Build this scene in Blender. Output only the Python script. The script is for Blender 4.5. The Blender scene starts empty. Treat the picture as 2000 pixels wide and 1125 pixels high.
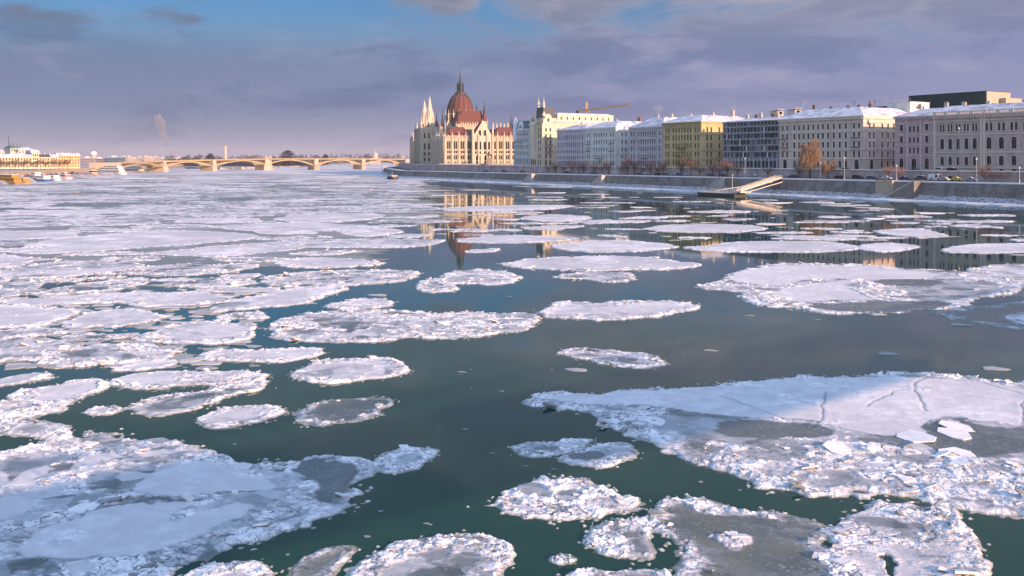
import bpy, math, random
import numpy as np
from mathutils import Vector, Matrix

# ------------------------------------------------------------------ camera, world, sun, exposure
SC = bpy.context.scene
COL = SC.collection
F, HC, HY = 1780.0, 15.0, 310.0          # focal length in photo pixels, eye height over the river, horizon row
R = math.radians

cam_d = bpy.data.cameras.new('camera')
cam_d.sensor_width = 36.0
cam_d.lens = F / 2000.0 * 36.0
cam_d.shift_y = -(562.5 - HY) / 2000.0
cam_d.clip_start = 0.1
cam_d.clip_end = 40000.0
cam = bpy.data.objects.new('camera', cam_d)
cam.location = (0, 0, HC)
cam.rotation_euler = (R(90), 0, 0)
COL.objects.link(cam)
SC.camera = cam

SUN_EL = R(15.5)
LXY = Vector((-0.75, 0.66)).normalized()       # the way sunlight travels over the ground
SUN_ROT = math.atan2(-LXY.x, -LXY.y)

SC.view_settings.view_transform = 'Standard'
SC.view_settings.look = 'None'
SC.view_settings.gamma = 1.0
SC.view_settings.exposure = 0.74
SC.view_settings.use_curve_mapping = False
SC.cycles.max_bounces = 6
SC.cycles.glossy_bounces = 3
SC.cycles.diffuse_bounces = 3
SC.cycles.transparent_max_bounces = 8
SC.cycles.volume_bounces = 0
SC.cycles.use_denoising = True
SC.cycles.sample_clamp_indirect = 4.0


class NT:
    """small helper for node trees"""
    def __init__(s, tree):
        s.t = tree; s.n = tree.nodes; s.l = tree.links

    def new(s, typ, **kw):
        n = s.n.new(typ)
        for k, v in kw.items():
            if k == 'ins':
                for i, val in v.items():
                    if isinstance(val, bpy.types.NodeSocket):
                        s.l.new(val, n.inputs[i])
                    else:
                        n.inputs[i].default_value = val
            else:
                setattr(n, k, v)
        return n

    def math(s, op, a, b=0.0, c=0.0, clamp=False):
        n = s.new('ShaderNodeMath', operation=op, use_clamp=clamp, ins={0: a, 1: b, 2: c})
        return n.outputs[0]

    def mix(s, fac, a, b, blend='MIX'):
        n = s.new('ShaderNodeMix', data_type='RGBA', blend_type=blend)
        for i, v in ((0, fac), (6, a), (7, b)):
            if isinstance(v, bpy.types.NodeSocket):
                s.l.new(v, n.inputs[i])
            elif i == 0:
                n.inputs[0].default_value = v
            else:
                n.inputs[i].default_value = tuple(v) + ((1.0,) if len(v) == 3 else ())
        return n.outputs[2]

    def ramp(s, fac, stops, interp='LINEAR'):
        n = s.new('ShaderNodeValToRGB')
        s.l.new(fac, n.inputs[0])
        cr = n.color_ramp
        cr.interpolation = interp
        while len(cr.elements) < len(stops):
            cr.elements.new(0.5)
        for e, (p, c) in zip(cr.elements, stops):
            e.position = p
            e.color = tuple(c) + (1.0,) if len(c) == 3 else c
        return n.outputs[0]

    def noise(s, vec, scale, detail=4.0, rough=0.5, dist=0.0):
        n = s.new('ShaderNodeTexNoise', ins={'Vector': vec, 'Scale': scale, 'Detail': detail, 'Roughness': rough, 'Distortion': dist})
        return n.outputs[0]

    def smooth(s, x, a, b):
        n = s.new('ShaderNodeMapRange', interpolation_type='SMOOTHSTEP', ins={0: x, 1: a, 2: b, 3: 0.0, 4: 1.0})
        return n.outputs[0]


WORLD = bpy.data.worlds.new('World')
SC.world = WORLD
WORLD.use_nodes = True
w = NT(WORLD.node_tree)
w.n.clear()
sky = w.new('ShaderNodeTexSky', sky_type='NISHITA', sun_disc=False, sun_elevation=SUN_EL, sun_rotation=SUN_ROT,
            altitude=100.0, air_density=1.0, dust_density=1.2, ozone_density=2.0)
tc = w.new('ShaderNodeTexCoord')
sep = w.new('ShaderNodeSeparateXYZ', ins={0: tc.outputs['Generated']})
dx, dy, dz = sep.outputs
zz = w.math('MAXIMUM', dz, 0.0)
cl = w.new('ShaderNodeVectorMath', operation='MULTIPLY', ins={0: tc.outputs['Generated'], 1: (3.6, 3.6, 13.0)}).outputs[0]
n1 = w.noise(cl, 1.35, 8.0, 0.61, 0.35)
cl2 = w.new('ShaderNodeVectorMath', operation='ADD', ins={0: cl, 1: (11.3, 4.1, 2.0)}).outputs[0]
n2 = w.noise(cl2, 2.3, 8.0, 0.62, 0.3)
S = 7.9                                     # the Background runs at strength 0.1
def c_(r, g, b): return (r * S, g * S, b * S)
# the overcast veil: mauve at the horizon, slate higher up
veil = w.ramp(zz, [(0.0, (0.250, 0.245, 0.335)), (0.02, (0.190, 0.215, 0.320)), (0.055, (0.128, 0.172, 0.290)),
                   (0.11, (0.122, 0.175, 0.290)), (0.19, (0.205, 0.240, 0.285)), (0.27, (0.17, 0.215, 0.25)), (0.42, (0.11, 0.17, 0.19)), (0.62, (0.185, 0.32, 0.56)), (1.0, (0.23, 0.42, 0.76))])
# rosier towards the right, bluer to the left
rosy = w.smooth(dx, -0.45, 0.45)
veil = w.mix(rosy, veil, w.mix(1.0, veil, (1.50, 1.24, 1.26), 'MULTIPLY'))
# cloud modelling: dark undersides, pale rosy tops
dark = w.smooth(n1, 0.46, 0.60)
veil = w.mix(w.math('MULTIPLY', dark, 0.8), veil, w.mix(1.0, veil, (0.62, 0.70, 0.80), 'MULTIPLY'))
lite = w.math('MULTIPLY', w.smooth(n2, 0.52, 0.68), w.smooth(zz, 0.02, 0.09))
veil = w.mix(w.math('MULTIPLY', lite, 0.6), veil, w.mix(1.0, veil, (1.65, 1.30, 1.15), 'MULTIPLY'))
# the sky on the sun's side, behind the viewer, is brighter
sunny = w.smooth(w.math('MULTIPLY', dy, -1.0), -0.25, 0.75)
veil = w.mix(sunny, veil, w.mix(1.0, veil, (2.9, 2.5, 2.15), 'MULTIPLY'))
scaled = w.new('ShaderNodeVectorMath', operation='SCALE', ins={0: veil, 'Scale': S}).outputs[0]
# gaps of clear sky
gapn = w.math('ADD', n1, w.math('MULTIPLY', dx, 0.16))
gap = w.math('MULTIPLY', w.math('SUBTRACT', 1.0, w.smooth(gapn, 0.44, 0.57)), w.math('MULTIPLY', w.smooth(zz, 0.095, 0.165), w.math('SUBTRACT', 1.0, w.smooth(zz, 0.17, 0.25))))
blue = w.mix(1.0, sky.outputs[0], (0.16, 0.42, 0.66), 'MULTIPLY')
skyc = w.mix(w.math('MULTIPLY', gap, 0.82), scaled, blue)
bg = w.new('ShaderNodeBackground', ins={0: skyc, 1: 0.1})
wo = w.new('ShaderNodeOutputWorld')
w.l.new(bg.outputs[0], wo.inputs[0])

sun_d = bpy.data.lights.new('sun', 'SUN')
sun_d.energy = 5.0
sun_d.angle = R(0.5)
sun_d.color = (1.0, 0.62, 0.40)
sun = bpy.data.objects.new('sun', sun_d)
ldir = Vector((LXY.x * math.cos(SUN_EL), LXY.y * math.cos(SUN_EL), -math.sin(SUN_EL)))
sun.rotation_euler = ldir.to_track_quat('-Z', 'Y').to_euler()
sun.location = (80, -70, 60)
COL.objects.link(sun)

# ------------------------------------------------------------------ where things are
def G(x, y, z=0.0):
    """the point at height z that the photo shows at (x, y)"""
    Y = F * (HC - z) / (y - HY)
    return ((x - 1000.0) / F * Y, Y)

def V(x, y, Y):
    return ((x - 1000.0) / F * Y, Y, HC - (y - HY) / F * Y)

A0 = Vector((163.0, 290.0))
BD = Vector((-0.517, 0.856)).normalized()     # along the Pest bank, upstream
BN = Vector((0.856, 0.517)).normalized()      # landward
def P(s, t): return A0 + BD * s + BN * t
def s_at(x, t):
    """station on the bank line offset t that stands in photo column x"""
    k = (x - 1000.0) / F
    bx, by = A0.x + BN.x * t, A0.y + BN.y * t
    return (bx - k * by) / (k * BD.y - BD.x)

# ------------------------------------------------------------------ materials
MATS = {}
def mat(name, col, rough=0.8, noise=0.0, nscale=1.0, spec=0.3, metal=0.0, bump=0.0, bscale=8.0, col2=None, stretch=None):
    if name in MATS:
        return MATS[name]
    m = bpy.data.materials.new(name)
    m.use_nodes = True
    t = NT(m.node_tree)
    b = t.n['Principled BSDF']
    b.inputs['Roughness'].default_value = rough
    b.inputs['Specular IOR Level'].default_value = spec
    b.inputs['Metallic'].default_value = metal
    b.inputs['Base Color'].default_value = tuple(col) + (1.0,)
    if noise or bump or col2:
        g = t.new('ShaderNodeNewGeometry')
        vec = g.outputs['Position']
        if stretch:
            vec = t.new('ShaderNodeVectorMath', operation='MULTIPLY', ins={0: vec, 1: stretch}).outputs[0]
        if noise or col2:
            n = t.noise(vec, nscale, 6.0, 0.62)
            c2 = col2 or tuple(c * 0.55 for c in col)
            f = t.smooth(n, 0.35, 0.72)
            if not col2:
                f = t.math('MULTIPLY', f, noise)
            t.l.new(t.mix(f, col, c2), b.inputs['Base Color'])
        if bump:
            bn = t.noise(vec, bscale, 5.0, 0.6)
            bp = t.new('ShaderNodeBump', ins={'Strength': bump, 'Distance': 0.1, 'Height': bn})
            t.l.new(bp.outputs[0], b.inputs['Normal'])
    MATS[name] = m
    return m

def stone(name, col, n=0.5, sc=0.35):
    return mat(name, col, 0.85, n, sc, 0.2, stretch=(1, 1, 0.45))

M_GLASS = mat('window glass', (0.012, 0.015, 0.020), 0.14, spec=0.25)
M_FRAME = mat('painted window frame', (0.22, 0.21, 0.20), 0.6)
M_SNOWROOF = mat('snow on roof', (0.70, 0.71, 0.75), 0.7, 0.0, 0.3, 0.2, col2=(0.34, 0.35, 0.40), bump=0.3, bscale=1.5, stretch=(1, 1, 2.5))
M_PATCHSNOW = mat('patchy snow over slate', (0.66, 0.67, 0.72), 0.7, nscale=0.22, col2=(0.27, 0.27, 0.32), stretch=(1, 1, 2.5))
M_SLATE = mat('dark roof slate', (0.085, 0.09, 0.105), 0.6, 0.5, 0.6)
M_GREENROOF = mat('weathered copper green roof', (0.10, 0.17, 0.18), 0.6, 0.5, 0.5)
M_REDROOF = mat('red brown roof tile', (0.30, 0.105, 0.075), 0.75, 0.6, 0.35, stretch=(1, 1, 3))
M_DARKMETAL = mat('dark weathered metal', (0.035, 0.04, 0.045), 0.5, 0.4, 0.8)
M_BRICK = mat('sooty chimney brick', (0.22, 0.12, 0.09), 0.9, 0.5, 0.8)
M_PLASTER = mat('pale chimney plaster', (0.55, 0.50, 0.44), 0.9, 0.5, 0.8)
M_IRON = mat('black painted iron', (0.02, 0.02, 0.022), 0.5)
M_SNOW = mat('lying snow', (0.83, 0.83, 0.85), 0.75, 0.0, 1.0, 0.2, bump=0.5, bscale=0.7)

# ------------------------------------------------------------------ mesh builder
class MB:
    def __init__(s):
        s.v = []; s.f = []; s.m = []; s.M = Matrix.Identity(4); s.mi = 0
        s.smooth_from = None

    def add(s, vs, fs, mi=None):
        o = len(s.v); M = s.M
        s.v += [tuple(M @ Vector(p)) for p in vs]
        for f in fs:
            s.f.append(tuple(i + o for i in f)); s.m.append(s.mi if mi is None else mi)

    def box(s, x0, x1, y0, y1, z0, z1, mi=None):
        s.add([(x0, y0, z0), (x1, y0, z0), (x1, y1, z0), (x0, y1, z0), (x0, y0, z1), (x1, y0, z1), (x1, y1, z1), (x0, y1, z1)],
              [(3, 2, 1, 0), (4, 5, 6, 7), (0, 1, 5, 4), (1, 2, 6, 5), (2, 3, 7, 6), (3, 0, 4, 7)], mi)

    def prism(s, poly, z0, z1, mi=None):
        n = len(poly)
        vs = [(x, y, z0) for x, y in poly] + [(x, y, z1) for x, y in poly]
        s.add(vs, [tuple(range(n - 1, -1, -1)), tuple(range(n, 2 * n))] + [(i, (i + 1) % n, n + (i + 1) % n, n + i) for i in range(n)], mi)

    def lathe(s, prof, n=16, c=(0, 0, 0), mi=None, a0=0.0, sq=1.0):
        """prof: list of (radius, z), bottom to top"""
        vs = []; fs = []
        for r, z in prof:
            for k in range(n):
                a = a0 + 2 * math.pi * k / n
                vs.append((c[0] + r * math.cos(a), c[1] + r * sq * math.sin(a), c[2] + z))
        for j in range(len(prof) - 1):
            for k in range(n):
                fs.append((j * n + k, j * n + (k + 1) % n, (j + 1) * n + (k + 1) % n, (j + 1) * n + k))
        fs.append(tuple(range(n - 1, -1, -1)))
        fs.append(tuple(range((len(prof) - 1) * n, len(prof) * n)))
        s.add(vs, fs, mi)

    def tube(s, pts, rad, n=6, mi=None):
        """pts list of 3d points, rad a number or a list"""
        if not hasattr(rad, '__len__'):
            rad = [rad] * len(pts)
        pts = [Vector(p) for p in pts]
        vs = []; fs = []
        for i, p in enumerate(pts):
            d = (pts[min(i + 1, len(pts) - 1)] - pts[max(i - 1, 0)]).normalized()
            up = Vector((0, 0, 1)) if abs(d.z) < 0.9 else Vector((1, 0, 0))
            a = d.cross(up).normalized(); b = d.cross(a)
            for k in range(n):
                t = 2 * math.pi * k / n
                vs.append(p + (a * math.cos(t) + b * math.sin(t)) * rad[i])
        for j in range(len(pts) - 1):
            for k in range(n):
                fs.append((j * n + k, (j + 1) * n + k, (j + 1) * n + (k + 1) % n, j * n + (k + 1) % n))
        fs.append(tuple(range(n))); fs.append(tuple(range(len(pts) * n - 1, (len(pts) - 1) * n - 1, -1)))
        s.add(vs, fs, mi)

    def bar(s, p, q, w=0.1, h=None, mi=None):
        """a square bar from p to q"""
        h = h or w
        p, q = Vector(p), Vector(q)
        d = (q - p).normalized()
        up = Vector((0, 0, 1)) if abs(d.z) < 0.95 else Vector((1, 0, 0))
        a = d.cross(up).normalized() * w / 2; b = d.cross(a).normalized() * h / 2
        vs = [p - a - b, p + a - b, p + a + b, p - a + b, q - a - b, q + a - b, q + a + b, q - a + b]
        s.add(vs, [(0, 1, 2, 3), (7, 6, 5, 4), (4, 5, 1, 0), (5, 6, 2, 1), (6, 7, 3, 2), (7, 4, 0, 3)], mi)

    def quad(s, *p, mi=None):
        s.add(list(p), [tuple(range(len(p)))], mi)

    def mesh(s, name, mats, smooth=False):
        me = bpy.data.meshes.new(name)
        me.from_pydata(s.v, [], s.f)
        for m in (mats if isinstance(mats, (list, tuple)) else [mats]):
            me.materials.append(m)
        me.polygons.foreach_set('material_index', s.m)
        if smooth:
            me.polygons.foreach_set('use_smooth', [True] * len(me.polygons))
        me.update()
        return me

    def build(s, name, mats, parent=None, smooth=False):
        return link(name, s.mesh(name, mats, smooth), parent)

def link(name, me, parent=None, M=None):
    o = bpy.data.objects.new(name, me)
    COL.objects.link(o)
    if parent is not None:
        o.parent = parent
    if M is not None:
        o.matrix_local = M
    return o

def tag(o, label=None, cat=None, group=None, kind=None):
    for k, v in (('label', label), ('category', cat), ('group', group), ('kind', kind)):
        if v:
            o[k] = v
    return o

def thing(name, loc, rz, label, cat, group=None):
    o = bpy.data.objects.new(name, None)
    COL.objects.link(o)
    o.location = loc; o.rotation_euler = (0, 0, rz)
    o.empty_display_size = 0.5
    return tag(o, label, cat, group)

def copy_tree(o, parent=None):
    c = o.copy()
    COL.objects.link(c)
    if parent is not None:
        c.parent = parent
    for ch in [k for k in bpy.data.objects if k.parent == o]:
        copy_tree(ch, c)
    return c

def RZ(a): return Matrix.Rotation(a, 4, 'Z')
def T(x, y, z=0): return Matrix.Translation((x, y, z))

# ------------------------------------------------------------------ numpy noise
def _hash(ix, iy, seed):
    h = (ix.astype(np.int64) * 374761393 + iy.astype(np.int64) * 668265263 + seed * 974711) & 0x7fffffff
    h = ((h ^ (h >> 13)) * 1274126177) & 0x7fffffff
    h = ((h ^ (h >> 16)) * 1103515245 + 12345) & 0x7fffffff
    return ((h >> 8) & 0xffff) / 65535.0

def vnoise(x, y, seed=0):
    ix = np.floor(x); iy = np.floor(y)
    fx = x - ix; fy = y - iy
    fx = fx * fx * (3 - 2 * fx); fy = fy * fy * (3 - 2 * fy)
    a = _hash(ix, iy, seed); b = _hash(ix + 1, iy, seed); c = _hash(ix, iy + 1, seed); d = _hash(ix + 1, iy + 1, seed)
    return (a * (1 - fx) + b * fx) * (1 - fy) + (c * (1 - fx) + d * fx) * fy

def fbm(x, y, seed=0, octv=4, gain=0.5):
    s = np.zeros_like(x); a = 1.0; tot = 0.0
    for k in range(octv):
        s += a * vnoise(x, y, seed + 17 * k); tot += a
        a *= gain; c, sn = 0.8 * 2.03, 0.6 * 2.03
        x, y = c * x - sn * y + 3.1, sn * x + c * y + 1.7
    return s / tot * 2 - 1

def worley(x, y, seed=0):
    """nearest cell of a jittered grid: distance, gap to the next one, offsets, three random numbers of that cell"""
    ix = np.floor(x); iy = np.floor(y)
    best = np.full(x.shape, 9.0); sec = np.full(x.shape, 9.0)
    ox = np.zeros_like(x); oy = np.zeros_like(x); r1 = np.zeros_like(x); r2 = np.zeros_like(x); r3 = np.zeros_like(x)
    for di in (-1, 0, 1):
        for dj in (-1, 0, 1):
            cx, cy = ix + di, iy + dj
            a, b = _hash(cx, cy, seed), _hash(cx, cy, seed + 5)
            dx, dy = x - cx - a, y - cy - b
            d = np.hypot(dx, dy)
            m = d < best
            sec = np.where(m, best, np.minimum(sec, d))
            best = np.where(m, d, best)
            ox = np.where(m, dx, ox); oy = np.where(m, dy, oy)
            r1 = np.where(m, _hash(cx, cy, seed + 9), r1)
            r2 = np.where(m, _hash(cx, cy, seed + 13), r2)
            r3 = np.where(m, _hash(cx, cy, seed + 21), r3)
    return best, sec - best, ox, oy, r1, r2, r3

def sstep(x, a, b):
    t = np.clip((x - a) / (b - a), 0, 1)
    return t * t * (3 - 2 * t)

def poly_sd(x, y, poly):
    """signed distance to a polygon, positive inside"""
    P_ = np.asarray(poly, float); Q_ = np.roll(P_, -1, 0)
    d2 = np.full(x.shape, 1e18); inside = np.zeros(x.shape, bool)
    for (ax, ay), (bx, by) in zip(P_, Q_):
        ex, ey = bx - ax, by - ay
        t = np.clip(((x - ax) * ex + (y - ay) * ey) / (ex * ex + ey * ey + 1e-12), 0, 1)
        d2 = np.minimum(d2, (x - ax - t * ex) ** 2 + (y - ay - t * ey) ** 2)
        if ay != by:
            c = ((ay > y) != (by > y)) & (x < (bx - ax) * (y - ay) / (by - ay) + ax)
            inside ^= c
    d = np.sqrt(d2)
    return np.where(inside, d, -d)

def line_d(x, y, pts):
    d2 = np.full(x.shape, 1e18)
    for (ax, ay), (bx, by) in zip(pts[:-1], pts[1:]):
        ex, ey = bx - ax, by - ay
        t = np.clip(((x - ax) * ex + (y - ay) * ey) / (ex * ex + ey * ey + 1e-12), 0, 1)
        d2 = np.minimum(d2, (x - ax - t * ex) ** 2 + (y - ay - t * ey) ** 2)
    return np.sqrt(d2)

def round_poly(p, it=2):
    p = np.asarray(p, float)
    for _ in range(it):
        q = np.roll(p, -1, 0)
        p = np.stack([0.75 * p + 0.25 * q, 0.25 * p + 0.75 * q], 1).reshape(-1, 2)
    return p

# ------------------------------------------------------------------ river
def flat_sheet(name, pts, z, m, kind='structure'):
    me = bpy.data.meshes.new(name)
    me.from_pydata([(x, y, z) for x, y in pts], [], [tuple(range(len(pts)))])
    me.materials.append(m)
    return tag(link(name, me), kind=kind)

def water_mat():
    m = bpy.data.materials.new('cold green river water'); m.use_nodes = True
    t = NT(m.node_tree); b = t.n['Principled BSDF']
    g = t.new('ShaderNodeNewGeometry')
    n = t.noise(g.outputs['Position'], 0.02, 4.0, 0.5)
    t.l.new(t.mix(t.smooth(n, 0.35, 0.65), (0.010, 0.054, 0.048), (0.017, 0.056, 0.045)), b.inputs['Base Color'])
    b.inputs['Roughness'].default_value = 0.035
    b.inputs['IOR'].default_value = 1.33
    b.inputs['Specular IOR Level'].default_value = 0.5
    vec = t.new('ShaderNodeVectorMath', operation='MULTIPLY', ins={0: g.outputs['Position'], 1: (1.0, 0.45, 1.0)}).outputs[0]
    bn = t.noise(vec, 0.55, 3.0, 0.55)
    patches = t.smooth(t.noise(g.outputs['Position'], 0.03, 3.0, 0.5), 0.40, 0.70)
    bp = t.new('ShaderNodeBump', ins={'Strength': 0.10, 'Distance': 0.05, 'Height': t.math('MULTIPLY', bn, t.math('ADD', 0.15, patches))})
    t.l.new(bp.outputs[0], b.inputs['Normal'])
    return m

flat_sheet('water', [(-9000, -900), (9000, -900), (9000, 16000), (-9000, 16000)], 0.0, water_mat())

def ice_mat():
    m = bpy.data.materials.new('river ice and snow'); m.use_nodes = True
    t = NT(m.node_tree); b = t.n['Principled BSDF']
    g = t.new('ShaderNodeNewGeometry'); pos = g.outputs['Position']
    at = t.new('ShaderNodeAttribute', attribute_name='snow').outputs['Fac']
    n = t.noise(pos, 0.9, 6.0, 0.65)
    fine = t.noise(pos, 5.5, 4.0, 0.6)
    rb = t.new('ShaderNodeAttribute', attribute_name='rubble').outputs['Fac']
    stretch = t.new('ShaderNodeVectorMath', operation='MULTIPLY', ins={0: pos, 1: (1.0, 1.45, 0.6)}).outputs[0]
    warp = t.new('ShaderNodeVectorMath', operation='ADD', ins={0: stretch, 1: t.new('ShaderNodeTexNoise', ins={'Vector': pos, 'Scale': 2.0, 'Detail': 2.0}).outputs['Color']}).outputs[0]
    vs_ = []
    for sc in (0.95, 3.4):
        va = t.new('ShaderNodeTexVoronoi', ins={'Vector': warp, 'Scale': sc, 'Randomness': 1.0})
        vb = t.new('ShaderNodeTexVoronoi', feature='DISTANCE_TO_EDGE', ins={'Vector': warp, 'Scale': sc, 'Randomness': 1.0})
        tone = t.new('ShaderNodeSeparateColor', ins={0: va.outputs['Color']}).outputs[0]
        vs_.append((tone, t.smooth(vb.outputs['Distance'], 0.0, 0.07)))
    shard = t.math('MULTIPLY', t.math('ADD', t.math('MULTIPLY', vs_[0][0], 0.75), t.math('MULTIPLY', vs_[1][0], 0.50)), t.math('MULTIPLY', vs_[0][1], t.math('ADD', 0.35, t.math('MULTIPLY', vs_[1][1], 0.65))))
    shard_d = t.math('MULTIPLY', t.math('SUBTRACT', shard, 0.36), t.math('MULTIPLY', rb, 1.15))
    s = t.math('ADD', t.math('ADD', at, shard_d), t.math('MULTIPLY', t.math('SUBTRACT', n, 0.5), 0.40))
    speck = t.math('MULTIPLY', t.smooth(fine, 0.56, 0.70), 0.40)
    s = t.math('MAXIMUM', s, speck)
    col = t.ramp(s, [(0.0, (0.095, 0.120, 0.122)), (0.25, (0.20, 0.225, 0.235)), (0.55, (0.46, 0.475, 0.50)), (0.8, (0.615, 0.60, 0.61)), (1.0, (0.86, 0.855, 0.855))])
    # wet, silty foot where the floe meets the river
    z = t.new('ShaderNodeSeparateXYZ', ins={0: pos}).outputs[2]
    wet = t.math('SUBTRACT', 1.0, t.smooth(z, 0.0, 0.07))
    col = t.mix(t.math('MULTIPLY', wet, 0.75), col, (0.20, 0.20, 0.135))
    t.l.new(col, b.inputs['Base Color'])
    t.l.new(t.math('ADD', 0.22, t.math('MULTIPLY', s, 0.5)), b.inputs['Roughness'])
    b.inputs['Specular IOR Level'].default_value = 0.4
    bh = t.math('ADD', t.math('ADD', t.math('MULTIPLY', n, 0.5), t.math('MULTIPLY', fine, 0.3)), t.math('MULTIPLY', shard, t.math('MULTIPLY', rb, 1.3)))
    bp = t.new('ShaderNodeBump', ins={'Strength': 0.45, 'Distance': 0.12, 'Height': bh})
    t.l.new(bp.outputs[0], b.inputs['Normal'])
    return m
M_ICE = ice_mat()

def mesh_np(name, v, q, mats, attr=None, smooth=True, attr2=None):
    me = bpy.data.meshes.new(name)
    me.vertices.add(len(v)); me.vertices.foreach_set('co', np.ascontiguousarray(v, np.float32).ravel())
    k = q.shape[1]
    me.loops.add(q.size); me.loops.foreach_set('vertex_index', np.ascontiguousarray(q, np.int32).ravel())
    me.polygons.add(len(q)); me.polygons.foreach_set('loop_start', np.arange(0, q.size, k, dtype=np.int32))
    me.polygons.foreach_set('loop_total', np.full(len(q), k, np.int32))
    me.polygons.foreach_set('use_smooth', np.full(len(q), smooth) if isinstance(smooth, bool) else smooth)
    if attr is not None:
        a = me.attributes.new('snow', 'FLOAT', 'POINT'); a.data.foreach_set('value', np.ascontiguousarray(attr, np.float32))
    if attr2 is not None:
        a = me.attributes.new('rubble', 'FLOAT', 'POINT'); a.data.foreach_set('value', np.ascontiguousarray(attr2, np.float32))
    me.materials.append(mats)
    me.update(calc_edges=True); me.validate()
    return me

STYLES = {   # rim, rim width, rubble patches, pressure ridges, snow cover, thickness
    'pancake': dict(rim=1.1, rw=1.3, patch=0.65, ridge=0.6, snow=0.78, th=0.11),
    'snow':    dict(rim=0.9, rw=0.9, patch=0.30, ridge=0.35, snow=0.82, th=0.11),
    'rubble':  dict(rim=1.15, rw=1.6, patch=1.1, ridge=1.1, snow=0.50, th=0.09),
    'thin':    dict(rim=0.75, rw=0.8, patch=0.0, ridge=0.15, snow=0.10, th=0.05),
    'mixed':   dict(rim=1.1, rw=1.6, patch=0.75, ridge=1.0, snow=0.52, th=0.10),
    'dusted':  dict(rim=0.95, rw=1.0, patch=0.4, ridge=0.6, snow=0.42, th=0.08),
}

def plates(x, y, size, seed, rot=0.0):
    c, s = math.cos(rot), math.sin(rot)
    X = (c * x + s * y) / size; Yy = (-s * x + c * y) / (size * 0.7)
    d, gap, ox, oy, r1, r2, r3 = worley(X, Yy, seed)
    th = r2 * 6.2832
    h = np.maximum(r1 - 0.25, 0) * 1.1 + (ox * np.cos(th) + oy * np.sin(th)) * 1.3 * r3
    return h * sstep(gap, 0.0, 0.16), gap, r3

def shards(x, y, z, rs, k):
    """broken plates of ice lying tilted in the rubble: eight corners and five faces each"""
    n = len(x)
    r = np.clip(np.exp(rs.normal(-1.85, 0.5, n)), 0.06, 0.46) * k
    th = np.clip(r * rs.uniform(0.08, 0.24, n), 0.02, 0.07)
    a0 = rs.uniform(0, 6.283, n); tilt = np.abs(rs.normal(0, 0.28, n)); ta = rs.uniform(0, 6.283, n)
    nx, ny = np.sin(tilt) * np.cos(ta), np.sin(tilt) * np.sin(ta)
    out = np.zeros((n, 8, 3))
    for c in range(4):
        a = a0 + c * 1.5708 + rs.uniform(-0.5, 0.5, n); q = r * rs.uniform(0.65, 1.25, n)
        dx, dy = q * np.cos(a) * 1.25, q * np.sin(a) * 0.85
        dz = -(nx * dx + ny * dy)
        for lev in (0, 1):
            out[:, c + 4 * lev, 0] = x + dx; out[:, c + 4 * lev, 1] = y + dy
            out[:, c + 4 * lev, 2] = z + dz + np.where(lev, th, -0.03) + 0.4 * r * np.sin(tilt)
    f = np.array([(4, 5, 6, 7), (0, 1, 5, 4), (1, 2, 6, 5), (2, 3, 7, 6), (3, 0, 4, 7)])
    q = (np.arange(n)[:, None, None] * 8 + f[None]).reshape(-1, 4)
    tone = np.repeat(np.where(rs.rand(n) < 0.22, rs.uniform(0.25, 0.5, n), rs.uniform(0.66, 1.0, n)), 8)
    return out.reshape(-1, 3), q, tone

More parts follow.
